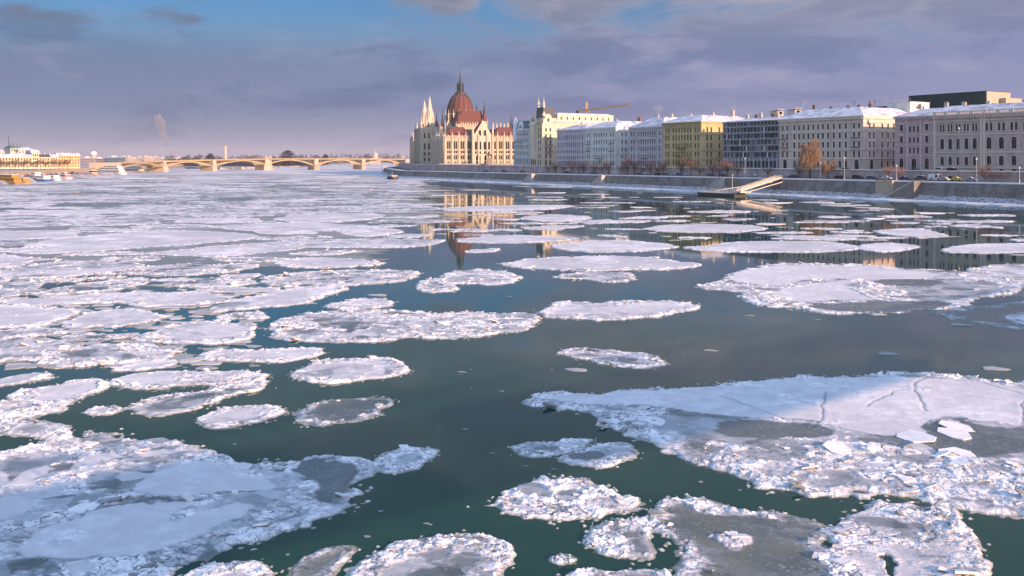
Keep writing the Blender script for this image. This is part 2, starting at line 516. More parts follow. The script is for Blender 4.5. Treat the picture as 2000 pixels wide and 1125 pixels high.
def floe_geo(poly, style, seed, zones=(), cracks=(), fine=1.0, ppm=None):
    """height field of one ice floe inside the ground polygon poly"""
    st = STYLES[style]
    p = round_poly(poly, 2)
    lo = p.min(0); hi = p.max(0)
    size = float(np.sqrt(max((hi[0] - lo[0]) * (hi[1] - lo[1]), 0.5)))
    zc = max(float(np.median(p[:, 1])), 30.0)
    pix = zc / (F * 1024 / 2000)                        # metres one picture element spans there
    gx = max(pix * 1.15 / fine, 0.045)
    gy = min(max(pix * zc / HC * 0.62 / fine, 0.06), gx * 3.0)
    k = min(1.0, size / 10.0)
    mar = 1.6 * k + 0.3
    # the part of a floe that no camera near the bridge could see is not meshed finely
    nx = int((hi[0] - lo[0] + 2 * mar) / gx) + 2; ny = int((hi[1] - lo[1] + 2 * mar) / gy) + 2
    x = lo[0] - mar + np.arange(nx) * gx; y = lo[1] - mar + np.arange(ny) * gy
    X, Y = np.meshgrid(x, y)
    sd = poly_sd(X, Y, p)
    raw = sd.copy()
    sd = sd + k * (1.25 * fbm(X * 0.24, Y * 0.24, seed, 4) + 0.75 * fbm(X * 0.9, Y * 0.9, seed + 3, 3)) + 0.16 * min(1, k * 1.6) * fbm(X * 3.1, Y * 3.1, seed + 4, 2)
    th = st['th'] * (0.6 + 0.4 * k)
    rw = st['rw'] * (0.35 + 0.65 * k)
    n1 = fbm(X * 0.16, Y * 0.16, seed + 7, 4); n2 = fbm(X * 0.45, Y * 0.45, seed + 8, 3); n3 = fbm(X * 0.11 + 9, Y * 0.16, seed + 11, 4)
    rub = st['rim'] * np.exp(-((sd - 0.45 * rw) / rw) ** 2) * np.clip(0.75 + 0.9 * n2, 0.1, 1.3)
    rub = np.maximum(rub, st['ridge'] * (1 - sstep(np.abs(n1 + 0.25 * n2), 0.0, 0.13)) * np.clip(0.55 + 1.0 * n2, 0, 1))
    rub = np.maximum(rub, np.clip(st['patch'], 0, 1.2) * sstep(n3 + 0.3 * n2, 0.16 - 0.22 * st['patch'], 0.50))
    snow = np.full(X.shape, st['snow']) + 0.30 * n1 + 0.10 * fbm(X * 0.35, Y * 1.1, seed + 33, 3)
    if 0.3 < st['snow'] < 0.8:
        snow -= (1.0 - st['snow']) * 0.7 * sstep(fbm(X * 0.13 + 40, Y * 0.2, seed + 31, 4) + 0.08 * fbm(X * 2.0, Y * 2.6, seed + 32, 3), 0.06, 0.18)
    if style == 'rubble' or style == 'mixed' or style == 'pancake':
        # concentric rims left by older pancakes frozen in
        wd, wg, *_r = worley(X / 5.5, Y / 4.2, seed + 40)
        ring = (1 - sstep(np.abs(wg - 0.12), 0.03, 0.13)) * np.clip(0.5 + 1.2 * n2, 0, 1) * (0.9 if style != 'pancake' else 0.45)
        rub = np.maximum(rub, ring)
    # plates and pancakes of different age frozen together, each with its own tone and a thin upturned rim
    pw = {'mixed': 0.85, 'rubble': 0.75, 'pancake': 0.45, 'dusted': 0.7, 'snow': 0.12, 'thin': 0.0}[style]
    lines = np.zeros_like(X)
    for psz, wgt in ((4.6, pw), (1.9, pw * 0.75)):
        if gx > psz * 0.2: continue
        wx = X / psz + 0.22 * fbm(X * 0.8 / psz * 2, Y * 0.8 / psz * 2, seed + 61, 3); wy = Y / (psz * 0.72) + 0.22 * fbm(X / psz * 2 + 5, Y / psz * 2, seed + 62, 3)
        d_, g_, ox_, oy_, q1, q2, q3 = worley(wx, wy, seed + 63)
        tone = np.where(q1 < 0.48, 0.84, np.where(q1 < 0.76, 0.52, 0.14))
        ww = wgt * sstep(q2, 0.15, 0.4)
        snow = snow * (1 - ww) + ww * (tone + 0.10 * n2)
        line = (1 - sstep(g_, 0.04, 0.16)) * np.clip(0.6 + 1.1 * n2, 0.05, 1.1) * wgt
        lines = np.maximum(lines, line)
    for kind, zp in zones:
        m = poly_sd(X, Y, round_poly(zp, 1)) + 0.5 * fbm(X * 0.5, Y * 0.5, seed + 50, 3) + 0.2 * fbm(X * 2.2, Y * 2.2, seed + 51, 2)
        m = sstep(m + 0.25 * fbm(X * 1.1, Y * 1.6, seed + 52, 3), -0.10, 0.14)
        if kind == 'snow':
            lines = lines * (1 - 0.9 * m); rub = rub * (1 - m) + m * 0.25 * rub * (n2 > 0.32); snow = snow * (1 - m) + m * (0.83 + 0.08 * n1 + 0.05 * n2)
        elif kind == 'grey':
            lines = lines * (1 - 0.9 * m); rub = rub * (1 - 0.95 * m); snow = snow * (1 - m) + m * (0.06 + 0.2 * np.clip(n1, 0, 1)); 
        elif kind == 'frost':
            lines = lines * (1 - 0.6 * m); rub = rub * (1 - 0.9 * m); snow = snow * (1 - m) + m * (0.42 + 0.25 * n2)
        elif kind == 'rubble':
            rub = np.maximum(rub, m * np.clip(0.85 + 0.6 * n2, 0.2, 1.2)); snow = snow * (1 - m) + m * (0.6 + 0.3 * n2)
        elif kind == 'hole':
            sd = np.where(m > 0.5, -np.abs(sd), sd)
    # rubble is patchy: bare lanes and smooth pans lie between the shards
    pat = fbm(X * 0.5 + 0.3 * Y * 0.5, Y * 0.75, seed + 65, 3)
    low = 1 - sstep(pat + 0.10 * fbm(X * 2.6, Y * 3.2, seed + 66, 3), -0.18, -0.08)
    edge_ = sstep(sd, 0.2, 0.9 * k + 0.2)
    rub = np.maximum(np.clip(rub, 0, 1.15) * (1 - 0.75 * low * edge_), lines)
    snow = snow - 0.26 * low * edge_ * (st['snow'] < 0.8) * (1 - sstep(snow, 0.62, 0.76))
    H_ = np.clip(sd / 0.30, -1.6, 1.0) * th
    H_ = H_ + 0.03 * k * fbm(X * 0.6, Y * 0.6, seed + 60, 3)
    pl = np.zeros_like(X); mott = np.zeros_like(X); wsum = 0
    for sz, amp in ((1.3, 0.09), (0.55, 0.07), (0.25, 0.045)):
        sz *= (0.55 + 0.45 * k)
        if gx > sz * 0.75:
            continue
        hpl, gap, r3 = plates(X + 0.3 * n2, Y, sz, seed + int(sz * 100), 0.4 + seed % 3)
        pl += amp * hpl
        mott += (r3 - 0.5) * (0.8 if sz > 0.4 else 0.55) - 0.55 * (1 - sstep(gap, 0.0, 0.22)); wsum += 1
    if wsum == 0:
        pl = 0.18 * fbm(X * 0.7, Y * 0.7, seed + 70, 3) + 0.1; wsum = 1
    inside = sstep(sd, 0.0, 0.35 * k + 0.1)
    H_ = H_ + rub * pl * inside
    rb = np.clip(rub * 1.15, 0, 1)
    snow = snow * (1 - 0.9 * rb) + 0.9 * rb * (0.94 + mott / wsum * 1.35 + 0.5 * np.clip(pl, -0.2, 0.3))
    for cr in cracks:
        d = line_d(X + 0.15 * n2, Y + 0.3 * fbm(X * 1.3, Y * 1.3, seed + 80, 2), cr)
        c = 1 - sstep(d + 0.05 * n2, 0.015, 0.10)
        H_ -= 0.03 * c; snow -= 0.42 * c
        e = (1 - sstep(np.abs(d - 0.25), 0.03, 0.2))
        H_ += 0.02 * e * np.clip(n2 + 0.4, 0, 1)
    # crumbs of brash around the edge
    cs = 0.33 * (0.5 + 0.5 * k) * max(1.0, gx / 0.2)
    d, gap, ox, oy, r1, r2, r3 = worley(X / cs, Y / cs, seed + 90)
    prob = sstep(sd, -0.8 * k - 0.1, 0.1) * 0.26
    crumb = np.where(r1 < prob * (0.4 + 1.2 * vnoise(X * 0.3, Y * 0.3, seed + 91)), (0.34 + 0.2 * r2 - d) * 0.16, -1.0)
    H_ = np.where(sd < 0.02, np.maximum(H_, crumb), H_)
    snow = np.where((sd < 0.0) & (crumb > -0.3), 0.35 + 0.6 * r3, snow)
    H_ = np.where(sd > 0.25, np.maximum(H_, 0.035), H_)
    H_ = np.clip(H_, -0.16, 1.1)
    sh = None
    if zc < 150 and style != 'thin' or zc < 60:
        rs = np.random.RandomState(seed)
        w_ = np.where((sd > 0.28) & (H_ > 0.0), np.clip(rub - 0.18, 0, 1), 0).ravel()
        n_ = int(min(w_.sum() * gx * gy * (4.0 if zc < 70 else 2.2), 3000))
        if n_ > 3:
            pk = rs.choice(w_.size, n_, p=w_ / w_.sum())
            sh = shards(X.ravel()[pk] + rs.uniform(-gx, gx, n_), Y.ravel()[pk] + rs.uniform(-gy, gy, n_), H_.ravel()[pk], rs, 0.5 + 0.5 * k)
    keep = (H_ > -0.06)
    cell = keep[:-1, :-1] | keep[1:, :-1] | keep[:-1, 1:] | keep[1:, 1:]
    idx = np.full(X.shape, -1, np.int64)
    used = np.zeros(X.shape, bool)
    used[:-1, :-1] |= cell; used[1:, :-1] |= cell; used[:-1, 1:] |= cell; used[1:, 1:] |= cell
    idx[used] = np.arange(used.sum())
    v = np.stack([X[used], Y[used], H_[used]], 1)
    j, i = np.nonzero(cell)
    q = np.stack([idx[j, i], idx[j, i + 1], idx[j + 1, i + 1], idx[j + 1, i]], 1)
    sn, rb = np.clip(snow[used], 0, 1.1), np.clip(rub * sstep(sd, -0.2, 0.1), 0, 1)[used]
    sm = np.ones(len(q), bool)
    if sh is not None:
        q = np.concatenate([q, sh[1] + len(v)]); v = np.concatenate([v, sh[0]])
        sn = np.concatenate([sn, sh[2]]); rb = np.concatenate([rb, np.full(len(sh[0]), 0.12)]); sm = np.concatenate([sm, np.zeros(len(sh[1]), bool)])
    return v, q, sn, rb, sm

FLOE_POLYS = []
NVERT = [0]
def floe(poly_px, style, label, seed, zones=(), cracks=(), group=None, name='ice_floe', cat='ice floe', ground=False, fine=1.0):
    gp = [tuple(p) for p in poly_px] if ground else [G(x, y) for x, y in poly_px]
    zn = [(k, z if ground else [G(x, y) for x, y in z]) for k, z in zones]
    ck = [[G(x, y) for x, y in c] for c in cracks]
    v, q, s, rbb, smo = floe_geo(gp, style, seed, zn, ck, fine)
    if len(q) == 0:
        return None
    c = np.array([v[:, 0].mean(), v[:, 1].mean(), 0.0])
    NVERT[0] += len(v)
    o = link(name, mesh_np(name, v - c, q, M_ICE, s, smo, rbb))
    o.location = c
    tag(o, label, cat, group)
    FLOE_POLYS.append(np.array(gp))
    return o

# ---- the floes one can single out, traced on the water (photo pixels)
TR = [
 ('mixed', 'largest ice sheet on the right, smooth snow plates behind a broad rubble edge',
  [(1030,793),(1045,776),(1065,768),(1120,771),(1200,766),(1270,757),(1340,757),(1420,748),(1480,745),(1530,738),(1620,737),(1680,732),(1760,729),(1830,733),(1900,741),(1960,748),(2030,756),(2120,800),(2120,1030),(2060,1030),(2010,1022),(1960,1012),(1900,998),(1850,985),(1790,975),(1700,970),(1600,965),(1520,955),(1450,930),(1380,905),(1320,885),(1270,868),(1220,850),(1180,828),(1130,805),(1080,797)],
  [('snow', [(1060,775),(1200,768),(1350,760),(1500,745),(1700,738),(1850,742),(2000,760),(2110,800),(2100,840),(1990,835),(1880,820),(1850,815),(1800,830),(1780,850),(1700,850),(1640,835),(1580,825),(1480,818),(1400,815),(1300,800),(1200,795),(1120,790)]),
   ('frost', [(1290,806),(1400,812),(1480,824),(1560,828),(1640,840),(1660,858),(1590,872),(1500,875),(1420,868),(1340,858),(1290,840)]),
   ('grey', [(1400,826),(1500,826),(1600,832),(1640,848),(1580,862),(1460,858),(1380,850)]),
   ('grey', [(1800,845),(1840,822),(1900,828),(1980,842),(2060,848),(2110,860),(2110,905),(2000,890),(1920,893),(1840,880),(1790,868)]),
   ('frost', [(1640,860),(1700,852),(1780,862),(1760,880),(1680,876)]),
   ('rubble', [(1300,878),(1390,888),(1470,868),(1560,858),(1650,866),(1730,872),(1820,884),(1920,902),(2110,925),(2110,1025),(2000,1010),(1880,985),(1700,966),(1560,955),(1450,925),(1370,900)]),
   ('snow', [(1845,820),(1880,830),(1910,845),(1870,850),(1840,838)]), ('snow', [(1780,835),(1820,850),(1835,868),(1790,866),(1765,848)]),
   ('snow', [(1610,868),(1660,866),(1690,880),(1660,895),(1612,890)])],
  [[(1612,768),(1606,795),(1604,820),(1590,840)], [(1810,740),(1786,752),(1788,770),(1800,788),(1810,806)], [(1996,786),(1997,832)], [(1880,738),(1940,757),(2010,775)], [(1400,775),(1480,800),(1530,822),(1590,838)], [(1690,795),(1740,770),(1780,760)], [(1640,838),(1720,855),(1800,850)]], 1.0),
 ('mixed', 'huge bluish ice sheet filling the lower left corner, snowy plates among broken rims',
  [(-90,880),(0,893),(60,872),(130,855),(180,842),(230,838),(300,853),(370,868),(430,890),(490,900),(520,897),(560,900),(600,890),(650,890),(700,897),(715,920),(700,945),(690,975),(655,1000),(600,1020),(540,1045),(480,1070),(440,1090),(400,1105),(370,1130),(330,1190),(-110,1190)],
  [('snow', [(60,1050),(150,1010),(230,990),(300,985),(400,985),(490,990),(480,1010),(420,1030),(370,1060),(250,1095),(110,1100),(40,1090)]), ('snow', [(250,960),(300,930),(370,905),(430,908),(470,925),(530,945),(540,960),(430,968),(330,975)]),
   ('grey', [(570,905),(640,902),(705,915),(695,950),(650,985),(610,965),(585,940)]), ('frost', [(165,928),(200,920),(235,938),(240,958),(195,962),(170,948)]),
   ('frost', [(0,905),(70,885),(140,878),(140,915),(70,940),(0,950)]), ('frost', [(500,1010),(560,985),(590,1000),(550,1020),(500,1035)]),
   ('grey', [(400,1090),(470,1050),(520,1035),(480,1065),(430,1092)]), ('frost', [(150,855),(230,850),(240,875),(160,885)]),
   ('snow', [(150,895),(200,884),(240,886),(235,900),(170,915)]), ('snow', [(280,890),(340,882),(360,890),(300,902)]), ('snow', [(20,940),(80,915),(90,925),(40,950)]),
   ('snow', [(0,1000),(50,985),(75,990),(40,1010),(0,1020)]),
   ('rubble', [(425,1072),(500,1012),(565,962),(600,940),(625,952),(595,985),(520,1040),(450,1082)]), ('rubble', [(-20,1052),(60,1018),(200,978),(290,968),(292,980),(200,996),(70,1036),(-20,1070)]),
   ('rubble', [(275,905),(330,890),(400,885),(470,900),(540,910),(530,920),(460,912),(390,900),(330,903)]), ('rubble', [(330,1012),(400,985),(470,975),(475,983),(400,996),(340,1022)]), ('rubble', [(120,900),(180,880),(250,880),(255,890),(180,893),(130,912)])],
  [], 1.0),
 ('rubble', 'slush floe with a raised crumbly rim cut by the bottom edge below the dark channel',
  [(640,1190),(660,1125),(690,1095),(740,1070),(810,1050),(870,1045),(930,1043),(985,1050),(1005,1065),(1012,1090),(995,1120),(980,1190)],
  [('frost', [(760,1110),(830,1085),(900,1078),(950,1085),(940,1105),(900,1125),(800,1150),(720,1150)]), ('grey', [(800,1130),(880,1105),(930,1110),(900,1140),(820,1160)])], [], 1.0),
 ('thin', 'grey thin ice raft with few crumbs left of the bottom slush floe',
  [(520,1165),(545,1118),(580,1090),(640,1068),(705,1064),(690,1095),(655,1128),(630,1180)], [], [], 1.0),
 ('rubble', 'crumbly white floe between the lower left ice sheet and bottom edge',
  [(330,1190),(345,1125),(375,1110),(430,1105),(500,1098),(540,1118),(525,1190)], [], [], 1.0),
 ('rubble', 'round floe of swirled broken rims in the dark channel, above the grey sheet',
  [(920,985),(950,985),(975,960),(1010,940),(1070,933),(1130,935),(1165,950),(1215,970),(1255,980),(1230,1005),(1180,1012),(1130,1020),(1075,1028),(1010,1012),(965,998)],
  [('frost', [(1000,950),(1040,945),(1075,960),(1060,975),(1010,970)]), ('frost', [(1090,965),(1130,962),(1140,985),(1090,985)]), ('snow', [(975,962),(1010,958),(1012,972),(980,978)])], [], 1.15),
 ('rubble', 'crumbly floe with a pale frozen-in pancake, joined to the grey sheet on its right',
  [(1118,1050),(1138,1025),(1170,1012),(1215,1008),(1260,1000),(1290,978),(1330,974),(1305,1000),(1282,1040),(1300,1080),(1295,1098),(1240,1100),(1190,1095),(1140,1075)],
  [('frost', [(1230,1060),(1270,1050),(1285,1080),(1240,1090)])], [], 1.15),
 ('thin', 'dark grey smooth ice sheet with a white crest at the bottom right of the channel',
  [(1284,978),(1310,970),(1370,972),(1420,985),(1480,1005),(1520,1005),(1580,1025),(1612,1045),(1625,1080),(1640,1110),(1640,1190),(1290,1190),(1302,1100),(1284,1045)],
  [('rubble', [(1320,975),(1370,976),(1430,990),(1480,1004),(1460,1012),(1400,1005),(1340,992)]), ('rubble', [(1375,1048),(1440,1042),(1468,1058),(1440,1078),(1420,1060)])], [[(1340,1060),(1335,1080),(1310,1100)]], 1.0),
 ('rubble', 'wide crumbled slush floe with a dark hole below the largest ice sheet',
  [(1608,1022),(1650,998),(1700,990),(1760,985),(1830,990),(1880,1000),(1922,1030),(1912,1060),(1918,1100),(1890,1190),(1640,1190),(1632,1080),(1615,1050)],
  [('hole', [(1705,1085),(1735,1080),(1765,1110),(1755,1145),(1720,1130)])], [], 1.1),
 ('rubble', 'tiny lone white floe close to the bottom edge in the dark channel',
  [(1067,1093),(1090,1083),(1110,1082),(1130,1093),(1115,1102),(1085,1104)], [], [], 1.1),
 ('rubble', 'white slush raft cut by the bottom edge under the grey smooth sheet',
  [(1095,1122),(1140,1107),(1200,1113),(1270,1108),(1318,1116),(1312,1170),(1085,1170)], [], [], 1.0),
 ('dusted', 'slim bluish floe, flat topped, left one of the pair in mid channel',
  [(992,872),(1020,866),(1090,863),(1150,857),(1152,870),(1120,882),(1070,893),(1030,894),(1000,882)], [], [], 1.1),
 ('dusted', 'grey glassy floe with one sunlit crest, right one of the pair in mid channel',
  [(1098,895),(1130,880),(1180,868),(1230,864),(1245,885),(1230,900),(1190,912),(1140,910),(1110,905)],
  [('rubble', [(1170,902),(1200,892),(1240,888),(1225,902),(1190,912)]), ('grey', [(1110,895),(1150,885),(1180,888),(1160,905)])], [], 1.1),
 ('pancake', 'bluish leaf-shaped floe off the tip of the lower left ice sheet',
  [(716,915),(740,895),(765,880),(790,868),(815,874),(862,878),(850,900),(820,918),(770,928),(730,925)], [('frost', [(760,900),(800,885),(830,890),(800,910)])], [], 1.1),
 ('pancake', 'oval bluish white floe above the lower left ice sheet',
  [(380,825),(400,808),(440,796),(510,792),(545,795),(562,803),(540,815),(500,830),(440,838),(400,836)], [], [], 1.1),
 ('thin', 'dark oval of clear thin ice with a thin white rim',
  [(565,815),(575,798),(620,782),(690,777),(760,776),(780,785),(760,800),(720,820),(680,830),(640,835),(590,828)], [], [], 1.1),
 ('pancake', 'bright oval floe with thick sunlit rims above the clear thin one',
  [(560,730),(590,712),(640,702),(700,700),(760,702),(795,715),(785,730),(740,742),(680,748),(610,748)], [], [], 1.1),
 ('dusted', 'bluish ragged floe alone in the open channel above the largest ice sheet',
  [(1092,688),(1130,680),(1190,685),(1260,692),(1303,707),(1290,715),(1250,721),(1190,712),(1130,700)], [], [], 1.1),
 ('dusted', 'tailed floe holding a smooth grey pan, above the oval bluish one',
  [(255,800),(275,785),(330,770),(400,765),(450,745),(500,738),(540,740),(535,750),(500,765),(455,775),(420,785),(390,800),(330,808),(280,808)],
  [('frost', [(275,795),(330,780),(385,778),(405,788),(370,800),(300,806)])], [], 1.1),
 ('mixed', 'long flat-backed snowy floe from the left edge, above the huge bluish corner sheet',
  [(-60,800),(0,788),(40,765),(100,755),(160,742),(210,740),(222,752),(190,770),(140,790),(100,808),(60,822),(20,820),(-60,830)],
  [('snow', [(80,768),(150,750),(200,745),(185,765),(130,785),(80,790)])], [], 1.0),
 ('pancake', 'long snowy floe with a hooked right end beside the bright oval one',
  [(205,748),(260,728),(330,722),(420,726),(500,722),(530,732),(525,745),(450,752),(380,754),(300,762),(230,758)], [('snow', [(220,750),(260,735),(330,732),(340,745),(280,755)])], [], 1.0),
 ('snow', 'small snowy floe at the left edge under the packed drift',
  [(-40,748),(0,740),(50,728),(100,725),(108,738),(60,748),(0,757),(-40,762)], [], [], 1.0),
 ('pancake', 'broad bumpy floe with a domed white top at the lower end of the packed drift',
  [(60,700),(110,690),(170,672),(230,668),(300,675),(370,678),(330,700),(250,712),(150,720),(80,718)], [], [], 1.0),
 ('snow', 'small bluish sliver floe right below the domed bumpy one',
  [(205,722),(280,705),(350,698),(362,708),(320,722),(240,728)], [], [], 1.0),
 ('rubble', 'crumbly floe wedged against the top of the lower left ice sheet',
  [(-30,838),(10,820),(60,820),(120,826),(165,845),(150,862),(80,864),(30,852)], [('frost', [(30,835),(70,830),(90,845),(50,852)])], [], 1.0),
 ('dusted', 'small grey slushy floe between the tailed floe and the crumbly one',
  [(165,805),(180,797),(210,793),(245,799),(222,810),(180,813)], [], [], 1.0),
 ('rubble', 'very long knobbly floe across mid river with a rounded snowy back',
  [(520,642),(545,628),(580,614),(620,608),(720,604),(800,607),(870,611),(940,611),(1000,611),(1062,616),(1045,638),(980,652),(900,662),(800,662),(680,668),(600,668),(545,660)],
  [('rubble', [(700,640),(800,622),(900,612),(1050,616),(1040,635),(960,650),(860,660),(750,660)]), ('grey', [(655,640),(685,635),(700,645),(680,652)])], [], 1.0),
 ('pancake', 'long sunlit floe with a pointed right end, just upstream of the knobbly one',
  [(1043,605),(1100,590),(1200,592),(1280,586),(1340,590),(1380,598),(1340,610),(1280,620),(1180,624),(1100,622),(1060,615)], [('snow', [(1180,605),(1260,592),(1330,596),(1320,606),(1240,616)])], [], 1.0),
 ('pancake', 'snowy floe with a smooth white hump left of the very long knobbly one',
  [(262,655),(320,640),(400,625),(470,630),(515,640),(500,660),(430,672),(330,670),(280,668)], [('snow', [(370,645),(420,632),(490,640),(480,655),(410,665)])], [], 1.0),
 ('snow', 'smooth white lens-shaped floe at the left, above the domed bumpy one',
  [(100,640),(150,615),(230,605),(300,610),(345,618),(300,632),(220,642),(150,643)], [], [], 1.0),
 ('snow', 'white floe at the left edge with a blunt right end beside the lens-shaped one',
  [(-60,645),(-60,600),(0,595),(70,598),(160,602),(125,622),(60,640)], [], [], 1.0),
 ('snow', 'flat grey-white floe with a crumbly left tail above the very long knobbly one',
  [(380,607),(450,590),(520,570),(600,560),(685,562),(640,580),(580,597),(500,603),(420,610)], [('frost', [(400,600),(470,588),(500,595),(440,604)])], [], 1.0),
 ('pancake', 'small rounded floe riding close behind the very long knobbly one',
  [(628,596),(690,585),(740,582),(784,588),(765,598),(700,604),(650,603)], [], [], 1.0),
 ('rubble', 'long bumpy white floe left of the dome reflection',
  [(495,548),(540,537),(600,530),(700,527),(780,527),(832,533),(820,545),(740,556),(640,562),(540,562)], [], [], 1.0),
 ('pancake', 'floe with a curled crest straight below the mirrored dome',
  [(845,545),(880,532),(920,525),(985,530),(1020,542),(980,558),(920,553),(870,556)], [], [], 1.0),
 ('pancake', 'small double floe tucked under the curled one below the mirrored dome',
  [(806,558),(830,548),(868,550),(900,560),(880,572),(822,573)], [], [], 1.0),
 ('snow', 'long even white floe just right of the mirrored dome tip',
  [(960,518),(1000,510),(1040,505),(1150,500),(1260,502),(1330,510),(1393,521),(1300,527),(1180,530),(1050,527)], [], [], 1.0),
 ('dusted', 'ragged grey floe under the long even white one',
  [(1065,540),(1130,530),(1230,532),(1228,545),(1215,553),(1160,548),(1100,545)], [], [], 1.0),
 ('mixed', 'wide ragged snowy ice field below the quay reflections, white plates divided by a grey lane',
  [(1345,558),(1405,549),(1425,534),(1470,524),(1510,514),(1600,516),(1690,517),(1780,526),(1850,527),(1960,545),(2010,552),(1985,572),(1900,580),(1935,592),(1860,606),(1790,603),(1755,613),(1700,609),(1600,614),(1545,598),(1490,602),(1440,584),(1455,570),(1395,566)],
  [('snow', [(1425,535),(1500,520),(1600,518),(1700,522),(1850,535),(1800,548),(1700,548),(1600,545),(1500,560),(1420,550)]), ('snow', [(1480,580),(1560,560),(1650,550),(1700,552),(1740,570),(1770,585),(1640,588),(1540,592)]),
   ('frost', [(1740,555),(1830,545),(1960,555),(1950,575),(1850,590),(1780,588)]), ('grey', [(1560,598),(1700,590),(1880,590),(1800,610),(1650,612)]), ('grey', [(1700,548),(1790,546),(1860,552),(1800,562),(1720,558)]), ('rubble', [(1640,556),(1700,550),(1760,572),(1790,586),(1730,592),(1690,580)]), ('rubble', [(1440,572),(1480,566),(1560,592),(1500,598)])], [], 1.0),
 ('pancake', 'crumbly white floe at the right edge joined to the wide snowy ice field',
  [(1850,540),(1900,525),(1960,516),(2060,518),(2100,545),(2060,560),(1960,556),(1890,550)], [], [], 1.0),
 ('thin', 'thin grey ice tongue at the right edge, below the wide snowy ice field',
  [(1815,612),(1880,600),(1960,592),(2060,588),(2080,640),(1990,640),(1930,634),(1860,622)], [('rubble', [(1950,618),(2010,608),(2070,615),(2070,636),(1985,636)])], [], 1.0),
 ('snow', 'long pale floe crossing the yellow reflection',
  [(1320,487),(1380,478),(1450,472),(1580,470),(1650,475),(1690,485),(1640,492),(1520,494),(1400,493)], [], [], 1.0),
 ('snow', 'lozenge floe right of the one crossing the yellow reflection',
  [(1655,486),(1700,476),(1740,474),(1802,480),(1790,488),(1720,494)], [], [], 1.0),
 ('snow', 'smooth white floe reaching the right edge below the quay reflections',
  [(1823,488),(1880,478),(1960,476),(2050,477),(2060,494),(1940,496),(1860,494)], [], [], 1.0),
 ('snow', 'bluish slab floe under the boat ramp reflection',
  [(1695,452),(1740,447),(1790,446),(1858,459),(1835,465),(1760,463)], [], [], 1.0),
 ('snow', 'pale spindle floe left of the yellow reflection',
  [(1243,448),(1300,439),(1400,437),(1480,441),(1512,448),(1430,455),(1310,455)], [], [], 1.0),
 ('snow', 'spindle floe right of the mirrored parliament, under the cream house reflection',
  [(1003,426),(1050,420),(1090,418),(1175,425),(1110,433),(1040,432)], [], [], 1.0),
 ('snow', 'long narrow floe across the mirrored parliament front',
  [(855,407),(920,403),(1010,401),(1130,400),(1100,409),(980,412),(880,413)], [], [], 1.0),
 ('snow', 'thin bar of ice below the spindle floe and the cream house reflection',
  [(1005,445),(1080,441),(1165,440),(1090,449),(1030,449)], [], [], 1.0),
 ('snow', 'plump white floe left of the mirrored parliament, right of two long flat ones',
  [(645,450),(680,440),(740,446),(805,452),(740,462),(690,463)], [], [], 1.0),
 ('snow', 'flat white floe with straight top just above the plump one',
  [(528,428),(570,421),(640,417),(720,416),(765,422),(700,433),(600,436),(555,433)], [], [], 1.0),
 ('snow', 'longest white floe of the packed drift, running in from the left edge',
  [(10,495),(60,475),(150,462),(300,450),(420,452),(520,460),(480,470),(350,480),(200,490),(80,498)], [], [], 1.0),
 ('pancake', 'broad floe with a smooth lower half under the longest one of the drift',
  [(-30,540),(20,525),(60,518),(150,509),(285,515),(262,530),(150,540),(40,547)], [('snow', [(60,535),(150,528),(250,522),(240,530),(150,538)])], [], 1.0),
 ('snow', 'white floe with a ragged right end between two lit reflections',
  [(1065,482),(1110,474),(1180,468),(1300,474),(1335,484),(1220,495),(1120,491)], [], [], 1.0),
 ('snow', 'slim floe lying over the mirrored red dome',
  [(875,470),(940,462),(1000,459),(1080,462),(1142,467),(1050,475),(930,476)], [], [], 1.0),
 ('snow', 'smooth long floe above the long bumpy one left of the dome reflection',
  [(515,515),(560,507),(610,503),(700,505),(765,515),(700,522),(600,525)], [], [], 1.0),
 ('snow', 'small slip of ice touching the mirrored dome tip',
  [(895,492),(930,488),(985,484),(975,492),(920,495)], [], [], 1.0),
 ('rubble', 'bumpy white floe at the left, third row above the lens-shaped one',
  [(60,575),(120,560),(200,548),(300,540),(290,556),(220,568),(120,576)], [], [], 1.0),
]
for i, (style, label, poly, zones, cracks, fine) in enumerate(TR):
    floe(poly, style, label, 100 + 37 * i, zones, cracks, fine=fine)

# ---- snowy slabs tilted up out of the right-hand sheet
def ice_slab(px, py, w_, d_, th, tilt, rz, label):
    x, y = G(px, py)
    mb = MB(); rnd = random.Random(int(px * 7 + py))
    pts = []
    n = 7
    for k in range(n):
        a = 2 * math.pi * (k + rnd.uniform(-0.3, 0.3)) / n; r = rnd.uniform(0.75, 1.1)
        pts.append((w_ / 2 * r * math.cos(a), d_ / 2 * r * math.sin(a)))
    mb.prism(pts, 0, th)
    me = mb.mesh('ice_slab', M_ICE)
    a = me.attributes.new('snow', 'FLOAT', 'POINT'); a.data.foreach_set('value', [0.95] * len(me.vertices))
    o = link('ice_slab', me)
    o.location = (x, y, 0.11); o.rotation_euler = (tilt, tilt * 0.4, rz)
    tag(o, label, 'ice slab')
for a_ in [(1280, 828, 1.3, 1.6, 0.06, 0.050, 0.3, 'whitish flat slab lying on the bluish left part of the largest sheet'),
           (1870, 838, 1.6, 2.6, 0.06, 0.080, 1.0, 'pale pointed slab at the head of the grey lane in the largest sheet'),
           (1865, 851, 1.8, 2.2, 0.06, 0.025, 0.2, 'flat slab stranded in the grey lane of the largest sheet, below the pointed one'),
           (1790, 858, 2.4, 2.6, 0.06, -0.050, 0.6, 'wide tilted slab left of the grey lane in the largest sheet'),
           (1640, 885, 1.5, 2.4, 0.06, 0.110, 0.1, 'steep white block standing in the rubble belt of the largest sheet'),
           (1870, 893, 2.2, 1.8, 0.06, 0.060, 0.4, 'long wedge slab above the rubble belt of the largest sheet'),
           (160, 1000, 1.3, 1.2, 0.06, 0.060, 0.5, 'small raised slab on the snowy middle of the lower left ice sheet')]:
    ice_slab(*a_)

